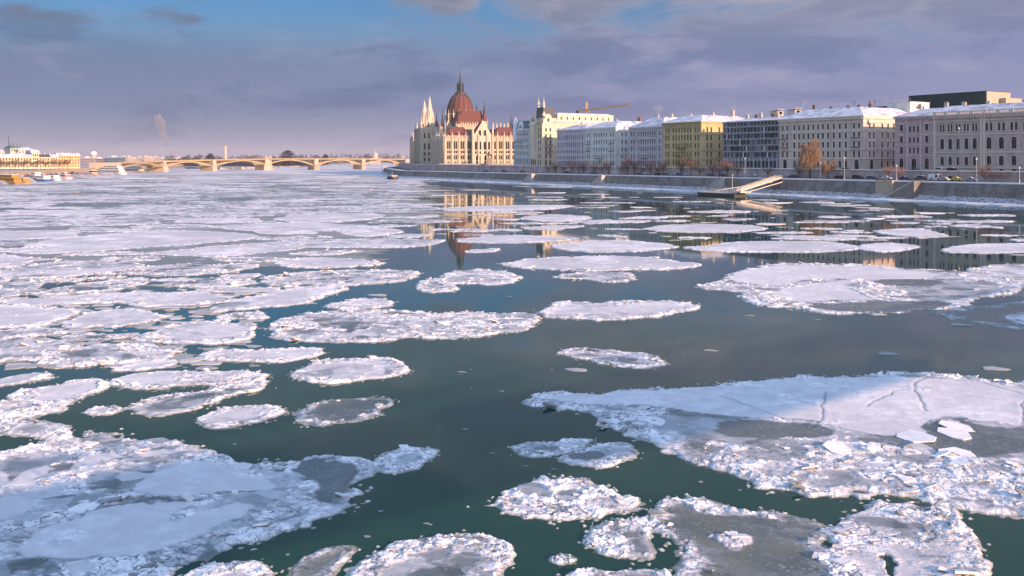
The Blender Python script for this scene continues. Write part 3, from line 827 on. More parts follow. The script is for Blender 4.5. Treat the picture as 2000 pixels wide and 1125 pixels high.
# ---- the packed drift: floes filled in between the traced ones
rnd = random.Random(11)
def inside_any(x, y, polys, grow):
    for p, (lo, hi) in polys:
        if lo[0] - grow < x < hi[0] + grow and lo[1] - grow < y < hi[1] + grow:
            if poly_sd(np.array([x]), np.array([y]), p)[0] > -grow:
                return True
    return False
POLYBB = [(p, (p.min(0), p.max(0))) for p in FLOE_POLYS]
placed = []
def to_px(x, y): return 1000 + F * x / y, HY + F * HC / y
def blob(x, y, rx, ry, rot, rr, n=11):
    c, s = math.cos(rot), math.sin(rot); out = []
    e = rr.uniform(0.8, 1.5)
    for k in range(n):
        a = 2 * math.pi * (k + rr.uniform(-.25, .25)) / n
        q = 1 + rr.uniform(-0.36, 0.30)
        u, v = rx * q * math.copysign(abs(math.cos(a)) ** e, math.cos(a)), ry * q * math.copysign(abs(math.sin(a)) ** e, math.sin(a))
        out.append((x + c * u - s * v, y + s * u + c * v))
    return out

BANK = [(320, 30), (240.6, 161.6), (163, 290), (71, 424), (0, 563), (-85, 690), (-112, 790), (-141, 954), (-160, 1270), (-175, 1700), (-120, 2600), (200, 4200)]
LBANK = [(-260, 300), (-283, 480), (-316, 621), (-352, 770), (-391, 953), (-470, 1300), (-640, 2000), (-1100, 3600)]
def bank_x(y, line):
    for (xa, ya), (xb, yb) in zip(line[:-1], line[1:]):
        if ya <= y <= yb:
            return xa + (xb - xa) * (y - ya) / (yb - ya)
    return line[-1][0]

def region(x, y):
    """density and size of the drift ice at a point of the river"""
    u, v = to_px(x, y)
    if x > bank_x(y, BANK) - 9 or x < bank_x(y, LBANK) + 3:
        return 0, 1
    edge = 560 + 420 * max(0, min(1, (560 - v) / 200.0)) if v > 430 else 800
    if v > 425 and u > edge - 40 and v > 470: return 0, 1
    if v > 720: return 0, 1
    if v > 520 and u > 500: return 0, 1
    if u < edge: return (0.62 if v > 470 else 0.60), 1.0
    if v > 500: return 0, 1
    return (0.008 if 800 < u < 1020 else 0.018), 0.55
cands = []
for _ in range(60000):
    v = 325 + 400 * rnd.random() ** 1.25
    u = rnd.uniform(-60, 2060)
    x, y = G(u, v)
    if y > 1150: continue
    d, sz = region(x, y)
    if rnd.random() > d: continue
    r = sz * min(3.2 + 9 * rnd.random() ** 2.2 + y * 0.008, 24)
    if y < 130: r *= 0.62
    cands.append((x, y, r))
cands.sort(key=lambda c: -c[2] + rnd.random() * 2)
cell = {}
def clash(x, y, r):
    ci, cj = int(x // 30), int(y // 30)
    for i in range(ci - 2, ci + 3):
        for j in range(cj - 2, cj + 3):
            for (a, b, q) in cell.get((i, j), ()):
                if (a - x) ** 2 + ((b - y)) ** 2 < ((q + r) * (0.86 if y < 200 else 0.78)) ** 2:
                    return True
    return False
for (x, y, r) in cands:
    if clash(x, y, r): continue
    if inside_any(x, y, POLYBB, r * 0.9): continue
    placed.append((x, y, r))
    cell.setdefault((int(x // 30), int(y // 30)), []).append((x, y, r))
placed.sort(key=lambda c: -c[2] ** 2 / c[1] ** 3)
N_SOLO = 225
near, far = placed[:N_SOLO], placed[N_SOLO:]
for i, (x, y, r) in enumerate(near):
    rr = random.Random(500 + i)
    u, v = to_px(x, y)
    pl = blob(x, y, r * rr.uniform(0.95, 1.75), r * rr.uniform(0.6, 1.0), rr.uniform(-0.35, 0.6), rr)
    style = rr.choice(['pancake', 'snow', 'rubble', 'pancake', 'snow', 'dusted']) if y < 260 else rr.choice(['snow', 'pancake', 'dusted', 'dusted', 'thin', 'mixed'])
    left = u < 800
    lab = ('snow-covered floe packed among its likes in the drift on the left half of the river' if left and v > 400 else
           'thin far floe in the drift between the bridge and the left half of the river' if left else
           'narrow floe drifting over the building reflections along the right bank')
    grp = ('floes packed in the left drift' if left and v > 400 else 'far floes towards the bridge' if left else 'floes over the reflections')
    floe(pl, style, lab, 2000 + 13 * i, group=grp, ground=True, fine=0.9)

# ---- what nobody could count: the far crowded ice and the brash between the floes
def pan_mesh(name, items, seed, n=12, th=0.12, snow=0.85):
    rr = random.Random(seed); vs = []; fs = []; at = []
    for (x, y, rx, ry, rot) in items:
        o = len(vs); c, s = math.cos(rot), math.sin(rot)
        sn = snow * rr.uniform(0.55, 1.08); hh = rr.uniform(0.55, 1.35)
        for ring, (k, z) in enumerate(((1.05, -0.12), (1.0, th * 0.6 * hh), (0.86, th * hh))):
            for j in range(n):
                a = 2 * math.pi * j / n
                if ring == 0: pass
                q = k * (1 + 0.2 * math.sin(3 * a + x) + 0.13 * math.sin(5 * a + y))
                vs.append((x + c * rx * q * math.cos(a) - s * ry * q * math.sin(a), y + s * rx * q * math.cos(a) + c * ry * q * math.sin(a), z * min(1, rx)))
                at.append(sn if ring else 0.5)
        for ring in range(2):
            for j in range(n):
                fs.append((o + ring * n + j, o + ring * n + (j + 1) % n, o + (ring + 1) * n + (j + 1) % n, o + (ring + 1) * n + j))
        fs.append(tuple(o + 2 * n + j for j in range(n)))
    me = bpy.data.meshes.new(name); me.from_pydata(vs, [], fs); me.materials.append(M_ICE)
    a = me.attributes.new('snow', 'FLOAT', 'POINT'); a.data.foreach_set('value', at)
    return me
rr = random.Random(77)
items = [(x, y, r * rr.uniform(1, 1.35), r * rr.uniform(0.7, 0.95), rr.uniform(-.4, .4)) for (x, y, r) in far]
for _ in range(2600):                              # towards and beyond the bridge
    y = 900 + 3200 * rr.random() ** 1.6
    xl, xr = bank_x(y, LBANK) + 6, bank_x(y, BANK) - 14
    if y > 1300: xr = min(xr, -150)
    if xr - xl < 20: continue
    x = rr.uniform(xl, xr)
    r = rr.uniform(6, 26)
    items.append((x, y, r * 1.4, r, rr.uniform(-.4, .4)))
tag(link('drift_ice', pan_mesh('drift_ice', items, 3)), 'crowded white drift ice far upriver around the bridge piers', 'drift ice', kind='stuff')
items = []
for _ in range(7500):
    v = 372 + 360 * rr.random() ** 0.9
    u = rr.uniform(-40, 2040)
    x, y = G(u, v)
    d, sz = region(x, y)
    if v > 470 and rr.random() > d * 0.9 + 0.008: continue
    if v <= 470 and rr.random() > (d * 0.8 if d > 0.2 else 0.24): continue
    if rr.random() > 0.35 + 0.9 * float(vnoise(np.array([x * 0.04]), np.array([y * 0.04]), 5)[0]): continue
    r = rr.uniform(0.15, 0.9) * (0.6 + y / 220)
    items.append((x, y, r * 1.3, r * 0.8, rr.uniform(-.5, .5)))
for _ in range(60):
    u, v = rr.uniform(300, 1700), rr.uniform(620, 1100)
    x, y = G(u, v)
    if inside_any(x, y, POLYBB, 0.3): continue
    items.append((x, y, rr.uniform(0.06, 0.22), rr.uniform(0.05, 0.12), rr.uniform(-.5, .5)))
tag(link('brash_ice', pan_mesh('brash_ice', items, 4, n=8, th=0.06, snow=0.7)), 'small brash ice scattered on the water between the floes', 'brash ice', kind='stuff')
items = []
for _ in range(2600):                              # thin grey slush between the far floes of the drift
    v = 338 + 175 * rr.random() ** 1.2; u = rr.uniform(-60, 830 if v < 430 else 640)
    x, y = G(u, v)
    if region(x, y)[0] < 0.3: continue
    r = rr.uniform(2.0, 9.0) * (0.5 + y / 500)
    items.append((x, y, r * 1.7, r * 0.8, rr.uniform(-.4, .5)))
tag(link('slush_ice', pan_mesh('slush_ice', items, 9, n=10, th=0.035, snow=0.42)), 'thin mauve-grey slush lying between the floes of the left drift', 'slush', kind='stuff')
print('floe verts', NVERT[0], 'filled', len(placed))

# ------------------------------------------------------------------ the bridge the photographer stands on (behind the camera; its shade lies across the floes)
def near_bridge():
    root = thing('suspension_bridge', (0, 0, 0), math.atan2(0.6, 0.8), 'stone grey suspension bridge deck crossing the river under the viewpoint', 'bridge')
    m = mat('bridge deck steel', (0.16, 0.18, 0.17), 0.6, 0.4, 0.3)
    d = MB(); d.box(-240, 150, -10.0, -0.9, 12.3, 13.3); d.build('deck', m, root)
    for yy in (-10.0, -1.2):
        p = MB()
        p.box(-240, 150, yy, yy + 0.25, 13.3, 13.42)
        p.box(-240, 150, yy, yy + 0.25, 14.45, 14.6)
        for k in range(0, 390, 2):
            p.box(-239.9 + k, -239.7 + k, yy + 0.03, yy + 0.2, 13.42, 14.45)
        for k in range(0, 390):
            p.box(-239.4 + k, -239.3 + k, yy + 0.08, yy + 0.15, 13.42, 14.45)
        p.build('parapet', m, root)
near_bridge()

# ------------------------------------------------------------------ Pest bank: quay, walls, roads
def offset_line(line, t):
    out = []
    pts = [Vector(p) for p in line]
    for i, p in enumerate(pts):
        d = (pts[min(i + 1, len(pts) - 1)] - pts[max(i - 1, 0)]).normalized()
        out.append(p + Vector((d.y, -d.x)) * t)
    return out

def dens(line, step=12.0, until=1300):
    out = []
    for a, b in zip(line[:-1], line[1:]):
        a, b = Vector(a), Vector(b)
        n = max(1, int((b - a).length / (step if a.y < until else 80)))
        out += [tuple(a.lerp(b, k / n)) for k in range(n)]
    return out + [tuple(line[-1])]
# a straight run of the quay up to the bend, as measured, then the bend round to the far bridge
QL = [tuple(P(s, 0)) for s in (-190, 0, 120, 260, 400, 500)] + [(-112, 790), (-141, 954), (-150, 1120), (-157, 1270), (-160, 1500), (-120, 2600), (200, 4200)]
QD = dens(QL)
def quay_z(y): return 7.0 - 1.1 * min(max((y - 290) / 330.0, -0.1), 1.0)

def sweep(name, sect, mats, kind=None, label=None, cat=None, line=QD, smooth=False):
    """sect: list of (t, z or function of y) from the river landward"""
    rows = [[(p.x, p.y, (z(p.y) if callable(z) else z)) for p in offset_line(line, t)] for t, z in sect]
    n = len(line); vs = [v for r in rows for v in r]; fs = []
    for j in range(len(rows) - 1):
        for i in range(n - 1):
            fs.append((j * n + i, (j + 1) * n + i, (j + 1) * n + i + 1, j * n + i + 1))
    me = bpy.data.meshes.new(name); me.from_pydata(vs, [], fs)
    me.materials.append(mats)
    if smooth: me.polygons.foreach_set('use_smooth', [True] * len(fs))
    me.update()
    return tag(link(name, me), label, cat, kind=kind)

def course_mat(name, c1, c2, mortar, bw, bh, along):
    m = bpy.data.materials.new(name); m.use_nodes = True; t = NT(m.node_tree); b = t.n['Principled BSDF']
    pos = t.new('ShaderNodeNewGeometry').outputs['Position']
    al = t.new('ShaderNodeVectorMath', operation='DOT_PRODUCT', ins={0: pos, 1: (along.x, along.y, 0)}).outputs['Value']
    z = t.new('ShaderNodeSeparateXYZ', ins={0: pos}).outputs[2]
    v = t.new('ShaderNodeCombineXYZ', ins={0: al, 1: z}).outputs[0]
    br = t.new('ShaderNodeTexBrick', ins={'Vector': v, 'Color1': c1 + (1,), 'Color2': c2 + (1,), 'Mortar': mortar + (1,), 'Scale': 1.0, 'Mortar Size': 0.035, 'Brick Width': bw, 'Row Height': bh, 'Bias': 0.0})
    st = t.new('ShaderNodeCombineXYZ', ins={0: t.math('MULTIPLY', al, 0.45), 1: t.math('MULTIPLY', z, 0.10)}).outputs[0]
    stain = t.smooth(t.noise(st, 1.0, 6.0, 0.65), 0.42, 0.70)
    blot = t.smooth(t.noise(pos, 0.16, 5.0, 0.6), 0.40, 0.66)
    col = t.mix(t.math('MULTIPLY', stain, 0.6), br.outputs['Color'], tuple(c * 0.35 for c in c1))
    col = t.mix(t.math('MULTIPLY', blot, 0.45), col, tuple(min(1, c * 1.45) for c in c1))
    t.l.new(col, b.inputs['Base Color']); b.inputs['Roughness'].default_value = 0.9; b.inputs['Specular IOR Level'].default_value = 0.15
    return m
M_WALLSTONE = course_mat('coursed grimy quay stone', (0.235, 0.215, 0.20), (0.165, 0.15, 0.145), (0.10, 0.09, 0.09), 2.4, 0.75, BD)
M_RETSTONE = course_mat('coursed pink grey retaining stone', (0.50, 0.41, 0.40), (0.42, 0.34, 0.34), (0.26, 0.21, 0.21), 1.8, 0.6, BD)
M_PROM = mat('trodden snow on asphalt', (0.50, 0.47, 0.48), 0.85, nscale=0.12, col2=(0.09, 0.09, 0.10))
M_ROAD = mat('salted asphalt', (0.07, 0.07, 0.075), 0.8, 0.4, 0.3)
M_LAND = mat('snowy city ground', (0.45, 0.44, 0.45), 0.9, nscale=0.02, col2=(0.16, 0.15, 0.15))
M_ROCK = mat('snow dusted riprap stone', (0.24, 0.22, 0.22), 0.9, nscale=0.9, col2=(0.66, 0.66, 0.70))

sweep('embankment_wall', [(5.6, 1.2), (7.2, lambda y: quay_z(y) - 0.45), (7.25, lambda y: quay_z(y) - 0.42)], M_WALLSTONE,
      label='long grimy stone embankment wall sloping up from the rocks on the right bank', cat='embankment wall')
cop = sweep('coping', [(7.1, lambda y: quay_z(y) - 0.42), (7.1, lambda y: quay_z(y) + 0.05), (8.6, lambda y: quay_z(y) + 0.07)], M_SNOW)
cop.parent = bpy.data.objects['embankment_wall']
sweep('promenade', [(8.55, lambda y: quay_z(y) + 0.03), (11.0, lambda y: quay_z(y) + 0.02), (13.0, lambda y: quay_z(y) + 0.02)], M_PROM, 'structure')
sweep('road', [(13.0, lambda y: quay_z(y) + 0.016), (22.0, lambda y: quay_z(y) + 0.05)], M_ROAD, 'structure')
rw = sweep('retaining_wall', [(22.0, lambda y: quay_z(y)), (22.3, 10.3), (22.7, 10.3)], M_RETSTONE,
      label='pinkish stone retaining wall between the lower quay road and the upper street', cat='retaining wall')
c2 = sweep('coping', [(21.9, 10.3), (21.9, 10.62), (22.9, 10.62), (22.9, 10.3)], M_SNOW); c2.parent = rw
sweep('pavement', [(22.6, 9.9), (40.4, 9.9)], M_PROM, 'structure')
sweep('ground', [(40.2, 9.88), (120, 9.9), (600, 10.0), (3000, 10.0), (7000, 10.0)], M_LAND, 'structure')
# shore ice and riprap
sweep('shore_ice', [(-4.6, -0.05), (-4.2, 0.28), (-2.0, 0.35), (0.6, 0.5), (1.6, 0.3)], mat('bluish shore ice', (0.62, 0.64, 0.68), 0.6, nscale=0.15, col2=(0.38, 0.41, 0.45)), label='band of bluish white shore ice frozen along the right bank', cat='shore ice',
      line=[(p[0] + 1.3 * math.sin(i * 0.9) + 0.9 * math.sin(i * 2.3), p[1]) for i, p in enumerate(dens(QL, 5.0, 900))])
sweep('bank', [(-1.0, -0.4), (5.8, 1.6)], M_ROCK, 'structure')

def riprap():
    rr = random.Random(5); mb = MB()
    for k in range(7200):
        s = -60 + 330 * rr.random() ** 1.15; t = rr.uniform(0.2, 6.0)
        p = P(s, t); z = -0.2 + 0.30 * t
        r = rr.uniform(0.22, 0.62)
        o = len(mb.v); vs = []
        for (a, b, c) in ((1, 0, 0), (-1, 0, 0), (0, 1, 0), (0, -1, 0), (0, 0, 1), (0, 0, -1), (.6, .6, .55), (-.6, .55, .5), (.55, -.6, .5), (-.6, -.6, .55)):
            q = rr.uniform(0.7, 1.25) * r
            vs.append((p.x + a * q * 1.2, p.y + b * q * 1.2, z + c * q * 0.9))
        mb.add(vs, [(4, 6, 7), (4, 7, 9), (4, 9, 8), (4, 8, 6), (6, 0, 2), (6, 2, 7), (7, 2, 1), (7, 1, 9), (9, 1, 3), (9, 3, 8), (8, 3, 0), (8, 0, 6), (0, 5, 2), (2, 5, 1), (1, 5, 3), (3, 5, 0)])
    tag(mb.build('riprap_rocks', M_ROCK), 'snow-dusted loose rocks heaped along the foot of the quay wall', 'rocks', kind='stuff')
riprap()

# ------------------------------------------------------------------ buildings
WIN = {}
def arch_pts(w_, h_, n=8):
    """the outline of an arched opening of width w_ and height h_, from lower left round to lower right"""
    r = w_ / 2
    return [(-r, 0)] + [(-r * math.cos(math.pi * k / n), h_ - r + r * math.sin(math.pi * k / n)) for k in range(n + 1)] + [(r, 0)]

def window_mesh(w_, h_, kind, mwall, mtrim):
    key = (round(w_, 2), round(h_, 2), kind, mwall.name, mtrim.name)
    if key in WIN: return WIN[key]
    mb = MB(); dp = 0.32
    if kind.startswith('arch'):
        pts = arch_pts(w_, h_)
        mb.add([(x, dp, z) for x, z in pts], [tuple(range(len(pts)))], 0)
        r = w_ / 2
        for sx in (-1, 1):                             # stone above the curve
            c = [(x, z) for x, z in pts if z >= h_ - r - 1e-6 and x * sx >= -1e-6]
            c = sorted(c, key=lambda p: p[1])
            poly = [(sx * r, 0.01, h_)] + [(x, 0.01, z) for x, z in c]
            mb.add(poly, [tuple(range(len(poly)))], 2)
        for a, b in zip(pts[:-1], pts[1:]):
            mb.bar((a[0] * 1.06, -0.03, a[1]), (b[0] * 1.06, -0.03, b[1] * 1.02), 0.16, 0.14, 3)
        mb.box(-0.05, 0.05, dp - 0.08, dp - 0.01, 0, h_ - 0.02, 1)
        mb.box(-w_ / 2, w_ / 2, dp - 0.08, dp - 0.01, h_ - r - 0.06, h_ - r + 0.06, 1)
    elif kind == 'plain':
        mb.box(-w_ / 2, w_ / 2, dp - 0.02, dp, 0, h_, 0)
        mb.box(-0.04, 0.04, dp - 0.08, dp - 0.021, 0, h_, 1)
    else:
        mb.box(-w_ / 2, w_ / 2, dp - 0.02, dp, 0, h_, 0)
        mb.box(-0.05, 0.05, dp - 0.10, dp - 0.021, 0, h_, 1)
        mb.box(-w_ / 2, w_ / 2, dp - 0.11, dp - 0.022, h_ * 0.66, h_ * 0.66 + 0.1, 1)
        mb.box(-w_ / 2, -w_ / 2 + 0.08, dp - 0.10, dp - 0.021, 0, h_, 1); mb.box(w_ / 2 - 0.08, w_ / 2, dp - 0.10, dp - 0.021, 0, h_, 1)
        for sx in (-1, 1):
            mb.box(sx * (w_ / 2 + 0.12) - 0.12, sx * (w_ / 2 + 0.12) + 0.12, -0.10, 0.02, 0.0, h_ + 0.1, 3)
        mb.box(-w_ / 2 - 0.4, w_ / 2 + 0.4, -0.26, 0.02, h_ + 0.1, h_ + 0.32, 3)
        if kind == 'pediment':
            mb.add([(-w_ / 2 - 0.45, -0.24, h_ + 0.32), (w_ / 2 + 0.45, -0.24, h_ + 0.32), (0, -0.24, h_ + 0.85), (-w_ / 2 - 0.45, 0.02, h_ + 0.32), (w_ / 2 + 0.45, 0.02, h_ + 0.32), (0, 0.02, h_ + 0.85)],
                   [(0, 1, 2), (0, 2, 5, 3), (1, 4, 5, 2)], 3)
    if kind != 'plain':
        mb.box(-w_ / 2 - 0.3, w_ / 2 + 0.3, -0.22, 0.02, -0.2, -0.02, 3)
    WIN[key] = mb.mesh('window', [M_GLASS, M_FRAME, mwall, mtrim])
    return WIN[key]

def facade(mb, W, z0, z1, holes, dp=0.34, mi=0):
    """a wall from u=0..W facing -y in the builder's frame, with openings cut through to reveals"""
    us = sorted({0.0, W} | {round(h[0], 3) for h in holes} | {round(h[1], 3) for h in holes})
    zs = sorted({z0, z1} | {round(h[2], 3) for h in holes} | {round(h[3], 3) for h in holes})
    us = [u for u in us if 0 <= u <= W]; zs = [z for z in zs if z0 <= z <= z1]
    for a, b in zip(zs[:-1], zs[1:]):
        zm = (a + b) / 2; start = us[0]; solid = None
        runs = []
        for u0, u1 in zip(us[:-1], us[1:]):
            um = (u0 + u1) / 2
            inside = any(h[0] < um < h[1] and h[2] < zm < h[3] for h in holes)
            if not inside:
                if runs and abs(runs[-1][1] - u0) < 1e-6: runs[-1][1] = u1
                else: runs.append([u0, u1])
        for u0, u1 in runs:
            mb.quad((u0, 0, a), (u1, 0, a), (u1, 0, b), (u0, 0, b), mi=mi)
    for u0, u1, a, b in holes:
        mb.quad((u0, 0, a), (u0, 0, b), (u0, dp, b), (u0, dp, a), mi=mi)
        mb.quad((u1, 0, b), (u1, 0, a), (u1, dp, a), (u1, dp, b), mi=mi)
        mb.quad((u0, 0, b), (u1, 0, b), (u1, dp, b), (u0, dp, b), mi=mi)
        mb.quad((u1, 0, a), (u0, 0, a), (u0, dp, a), (u1, dp, a), mi=mi)

def hip_roof(mb, x0, x1, y0, y1, z0, rise, run, left_gable=False, right_gable=False, over=0.6, mi=0):
    x0 -= over; x1 += over; y0 -= over; y1 += over
    rl = 0.0 if left_gable else run; rr_ = 0.0 if right_gable else run
    a = [(x0, y0, z0), (x1, y0, z0), (x1, y1, z0), (x0, y1, z0)]
    b = [(x0 + rl, y0 + run, z0 + rise), (x1 - rr_, y0 + run, z0 + rise), (x1 - rr_, y1 - run, z0 + rise), (x0 + rl, y1 - run, z0 + rise)]
    mb.add(a + b, [(0, 1, 5, 4), (1, 2, 6, 5), (2, 3, 7, 6), (3, 0, 4, 7), (4, 5, 6, 7), (3, 2, 1, 0)], mi)

def place_windows(root, M, wins, mwall, mtrim):
    for (u, z, w_, h_, kind) in wins:
        link('window', window_mesh(w_, h_, kind, mwall, mtrim), root, M @ T(u, 0, z))

def sides(W, D):
    return {'front': Matrix.Identity(4), 'right': T(W, 0, 0) @ RZ(math.pi / 2), 'left': T(0, D, 0) @ RZ(-math.pi / 2), 'back': T(W, D, 0) @ RZ(math.pi)}

class Bld:
    """a town house: root at the upstream corner of its river front, x downstream along the front, y landward"""
    def __init__(s, name, label, W, D, H_, col, loc, rz, trim=None, cat='building', group=None):
        s.W, s.D, s.H = W, D, H_
        s.root = thing(name, loc, rz, label, cat, group)
        s.mw = stone('plaster of ' + name + str(len(MATS)), tuple(min(0.8, c * 1.22) for c in col), 0.60, 0.30)
        s.mt = stone('trim of ' + name + str(len(MATS)), trim or tuple(min(0.85, c * 1.7) for c in col), 0.3, 0.4)
        s.side = sides(W, D)
        s.win = {'front': [], 'right': [], 'left': [], 'back': []}
        s.wall = MB(); s.cor = MB()

    def grid(s, side, cols, rows):
        """cols: list of centres (or (centre, width)); rows: (sill height, height, width, kind)"""
        for (z, h_, w_, kind) in rows:
            for c in cols:
                s.win[side].append((c, z, w_, h_, kind))
        return s

    def band(s, z, h_=0.3, out=0.2, which=('front', 'right')):
        for k in which:
            s.cor.M = s.side[k]
            L = s.W if k in ('front', 'back') else s.D
            s.cor.box(0.0 if k == 'right' else -out, L + (out if k != 'right' else 0), -out, 0.004, z, z + h_)
        s.cor.M = Matrix.Identity(4)

    def cornice(s, out=0.8, h_=0.9, brackets=True, which=('front', 'right')):
        for k in which:
            s.cor.M = s.side[k]
            L = s.W if k in ('front', 'back') else s.D
            x0 = 0.0 if k == 'right' else -out * 0.5
            x1 = L + (out if k != 'right' else 0)
            if k == 'right': out = out * 0.45
            s.cor.box(x0, x1, -out, 0.0, s.H - 0.35, s.H + 0.02)
            s.cor.box(x0, x1 - (out - out * .5 if k != 'right' else 0), -out * 0.5, 0.0, s.H - h_, s.H - 0.36)
            if brackets:
                n = int(L / 1.1)
                for i in range(n):
                    u = (i + 0.5) * L / n
                    s.cor.box(u - 0.16, u + 0.16, -out * 0.85, -0.002, s.H - h_ - 0.3, s.H - 0.351)
        s.cor.M = Matrix.Identity(4)

    def balcony(s, side, u, z, w_, out=1.0):
        mb = MB(); mb.M = s.side[side]
        mb.box(u - w_ / 2, u + w_ / 2, -out, -0.01, z - 0.25, z)
        for k in range(int(w_ / 0.35) + 1):
            x = u - w_ / 2 + 0.04 + k * 0.35
            mb.box(x - 0.04, x + 0.04, -out + 0.02, -out + 0.1, z, z + 0.95, 1)
        mb.box(u - w_ / 2, u + w_ / 2, -out, -out + 0.12, z + 0.95, z + 1.08)
        for sx in (-1, 1):
            mb.box(u + sx * (w_ / 2 - 0.06) - 0.06, u + sx * (w_ / 2 - 0.06) + 0.06, -out + 0.12, -0.01, z + 0.95, z + 1.07)
            mb.box(u + sx * w_ * 0.35 - 0.15, u + sx * w_ * 0.35 + 0.15, -out * 0.7, -0.005, z - 0.9, z - 0.26)
        mb.build('balcony', [s.mt, M_IRON], s.root)

    def chimney(s, x, y, z0, h_, w_=1.0, d_=0.7, m=None):
        mb = MB()
        mb.box(x - w_ / 2, x + w_ / 2, y - d_ / 2, y + d_ / 2, z0, z0 + h_)
        mb.box(x - w_ / 2 - 0.1, x + w_ / 2 + 0.1, y - d_ / 2 - 0.1, y + d_ / 2 + 0.1, z0 + h_, z0 + h_ + 0.18)
        for k in (-0.25, 0.25):
            mb.lathe([(0.13, 0), (0.11, 0.5)], 6, (x + k * w_, y, z0 + h_ + 0.18))
        mb.build('chimney', m or M_BRICK, s.root)

    def finish(s, roof=None, roofmat=None, rise=3.5, run=8, gables=(False, False), base=1.2):
        for k in s.side:
            s.wall.M = s.side[k]
            L = s.W if k in ('front', 'back') else s.D
            holes = [(u - w_ / 2, u + w_ / 2, z, z + h_) for (u, z, w_, h_, kd) in s.win[k]]
            facade(s.wall, L, 0.0, s.H, holes)
        s.wall.M = Matrix.Identity(4)
        s.wall.box(-0.0, s.W, 0.4, s.D, -2.5, -0.01)
        s.wall.build('wall', s.mw, s.root)
        if base:
            for k in ('front', 'right'):
                s.cor.M = s.side[k]; L = s.W if k == 'front' else s.D
                s.cor.box(0 if k == 'right' else -0.12, L + (0 if k == 'right' else 0.12), -0.12, 0.0, -2.5, base * 0.55)
            s.cor.M = Matrix.Identity(4)
        s.cor.build('cornice', s.mt, s.root)
        for k in s.side:
            place_windows(s.root, s.side[k], s.win[k], s.mw, s.mt)
        if roof != 'none':
            mb = MB(); hip_roof(mb, 0, s.W, 0, s.D, s.H + 0.03, rise, min(run, s.W / 2.2, s.D / 2.2), *gables)
            mb.build('roof', roofmat or M_SNOWROOF, s.root)
        return s.root

RZB = math.atan2(-BD.y, -BD.x)               # building x axis runs downstream
ZB = 9.9
def on_front(x_left, x_right, t=40.0):
    """corner and width of a front that spans photo columns x_left..x_right"""
    sl, sr = s_at(x_left, t), s_at(x_right, t)
    p = P(sl, t)
    return (p.x, p.y, ZB), sl - sr, sl

def lin(a, b, n): return [a + (b - a) * k / max(1, n - 1) for k in range(n)]

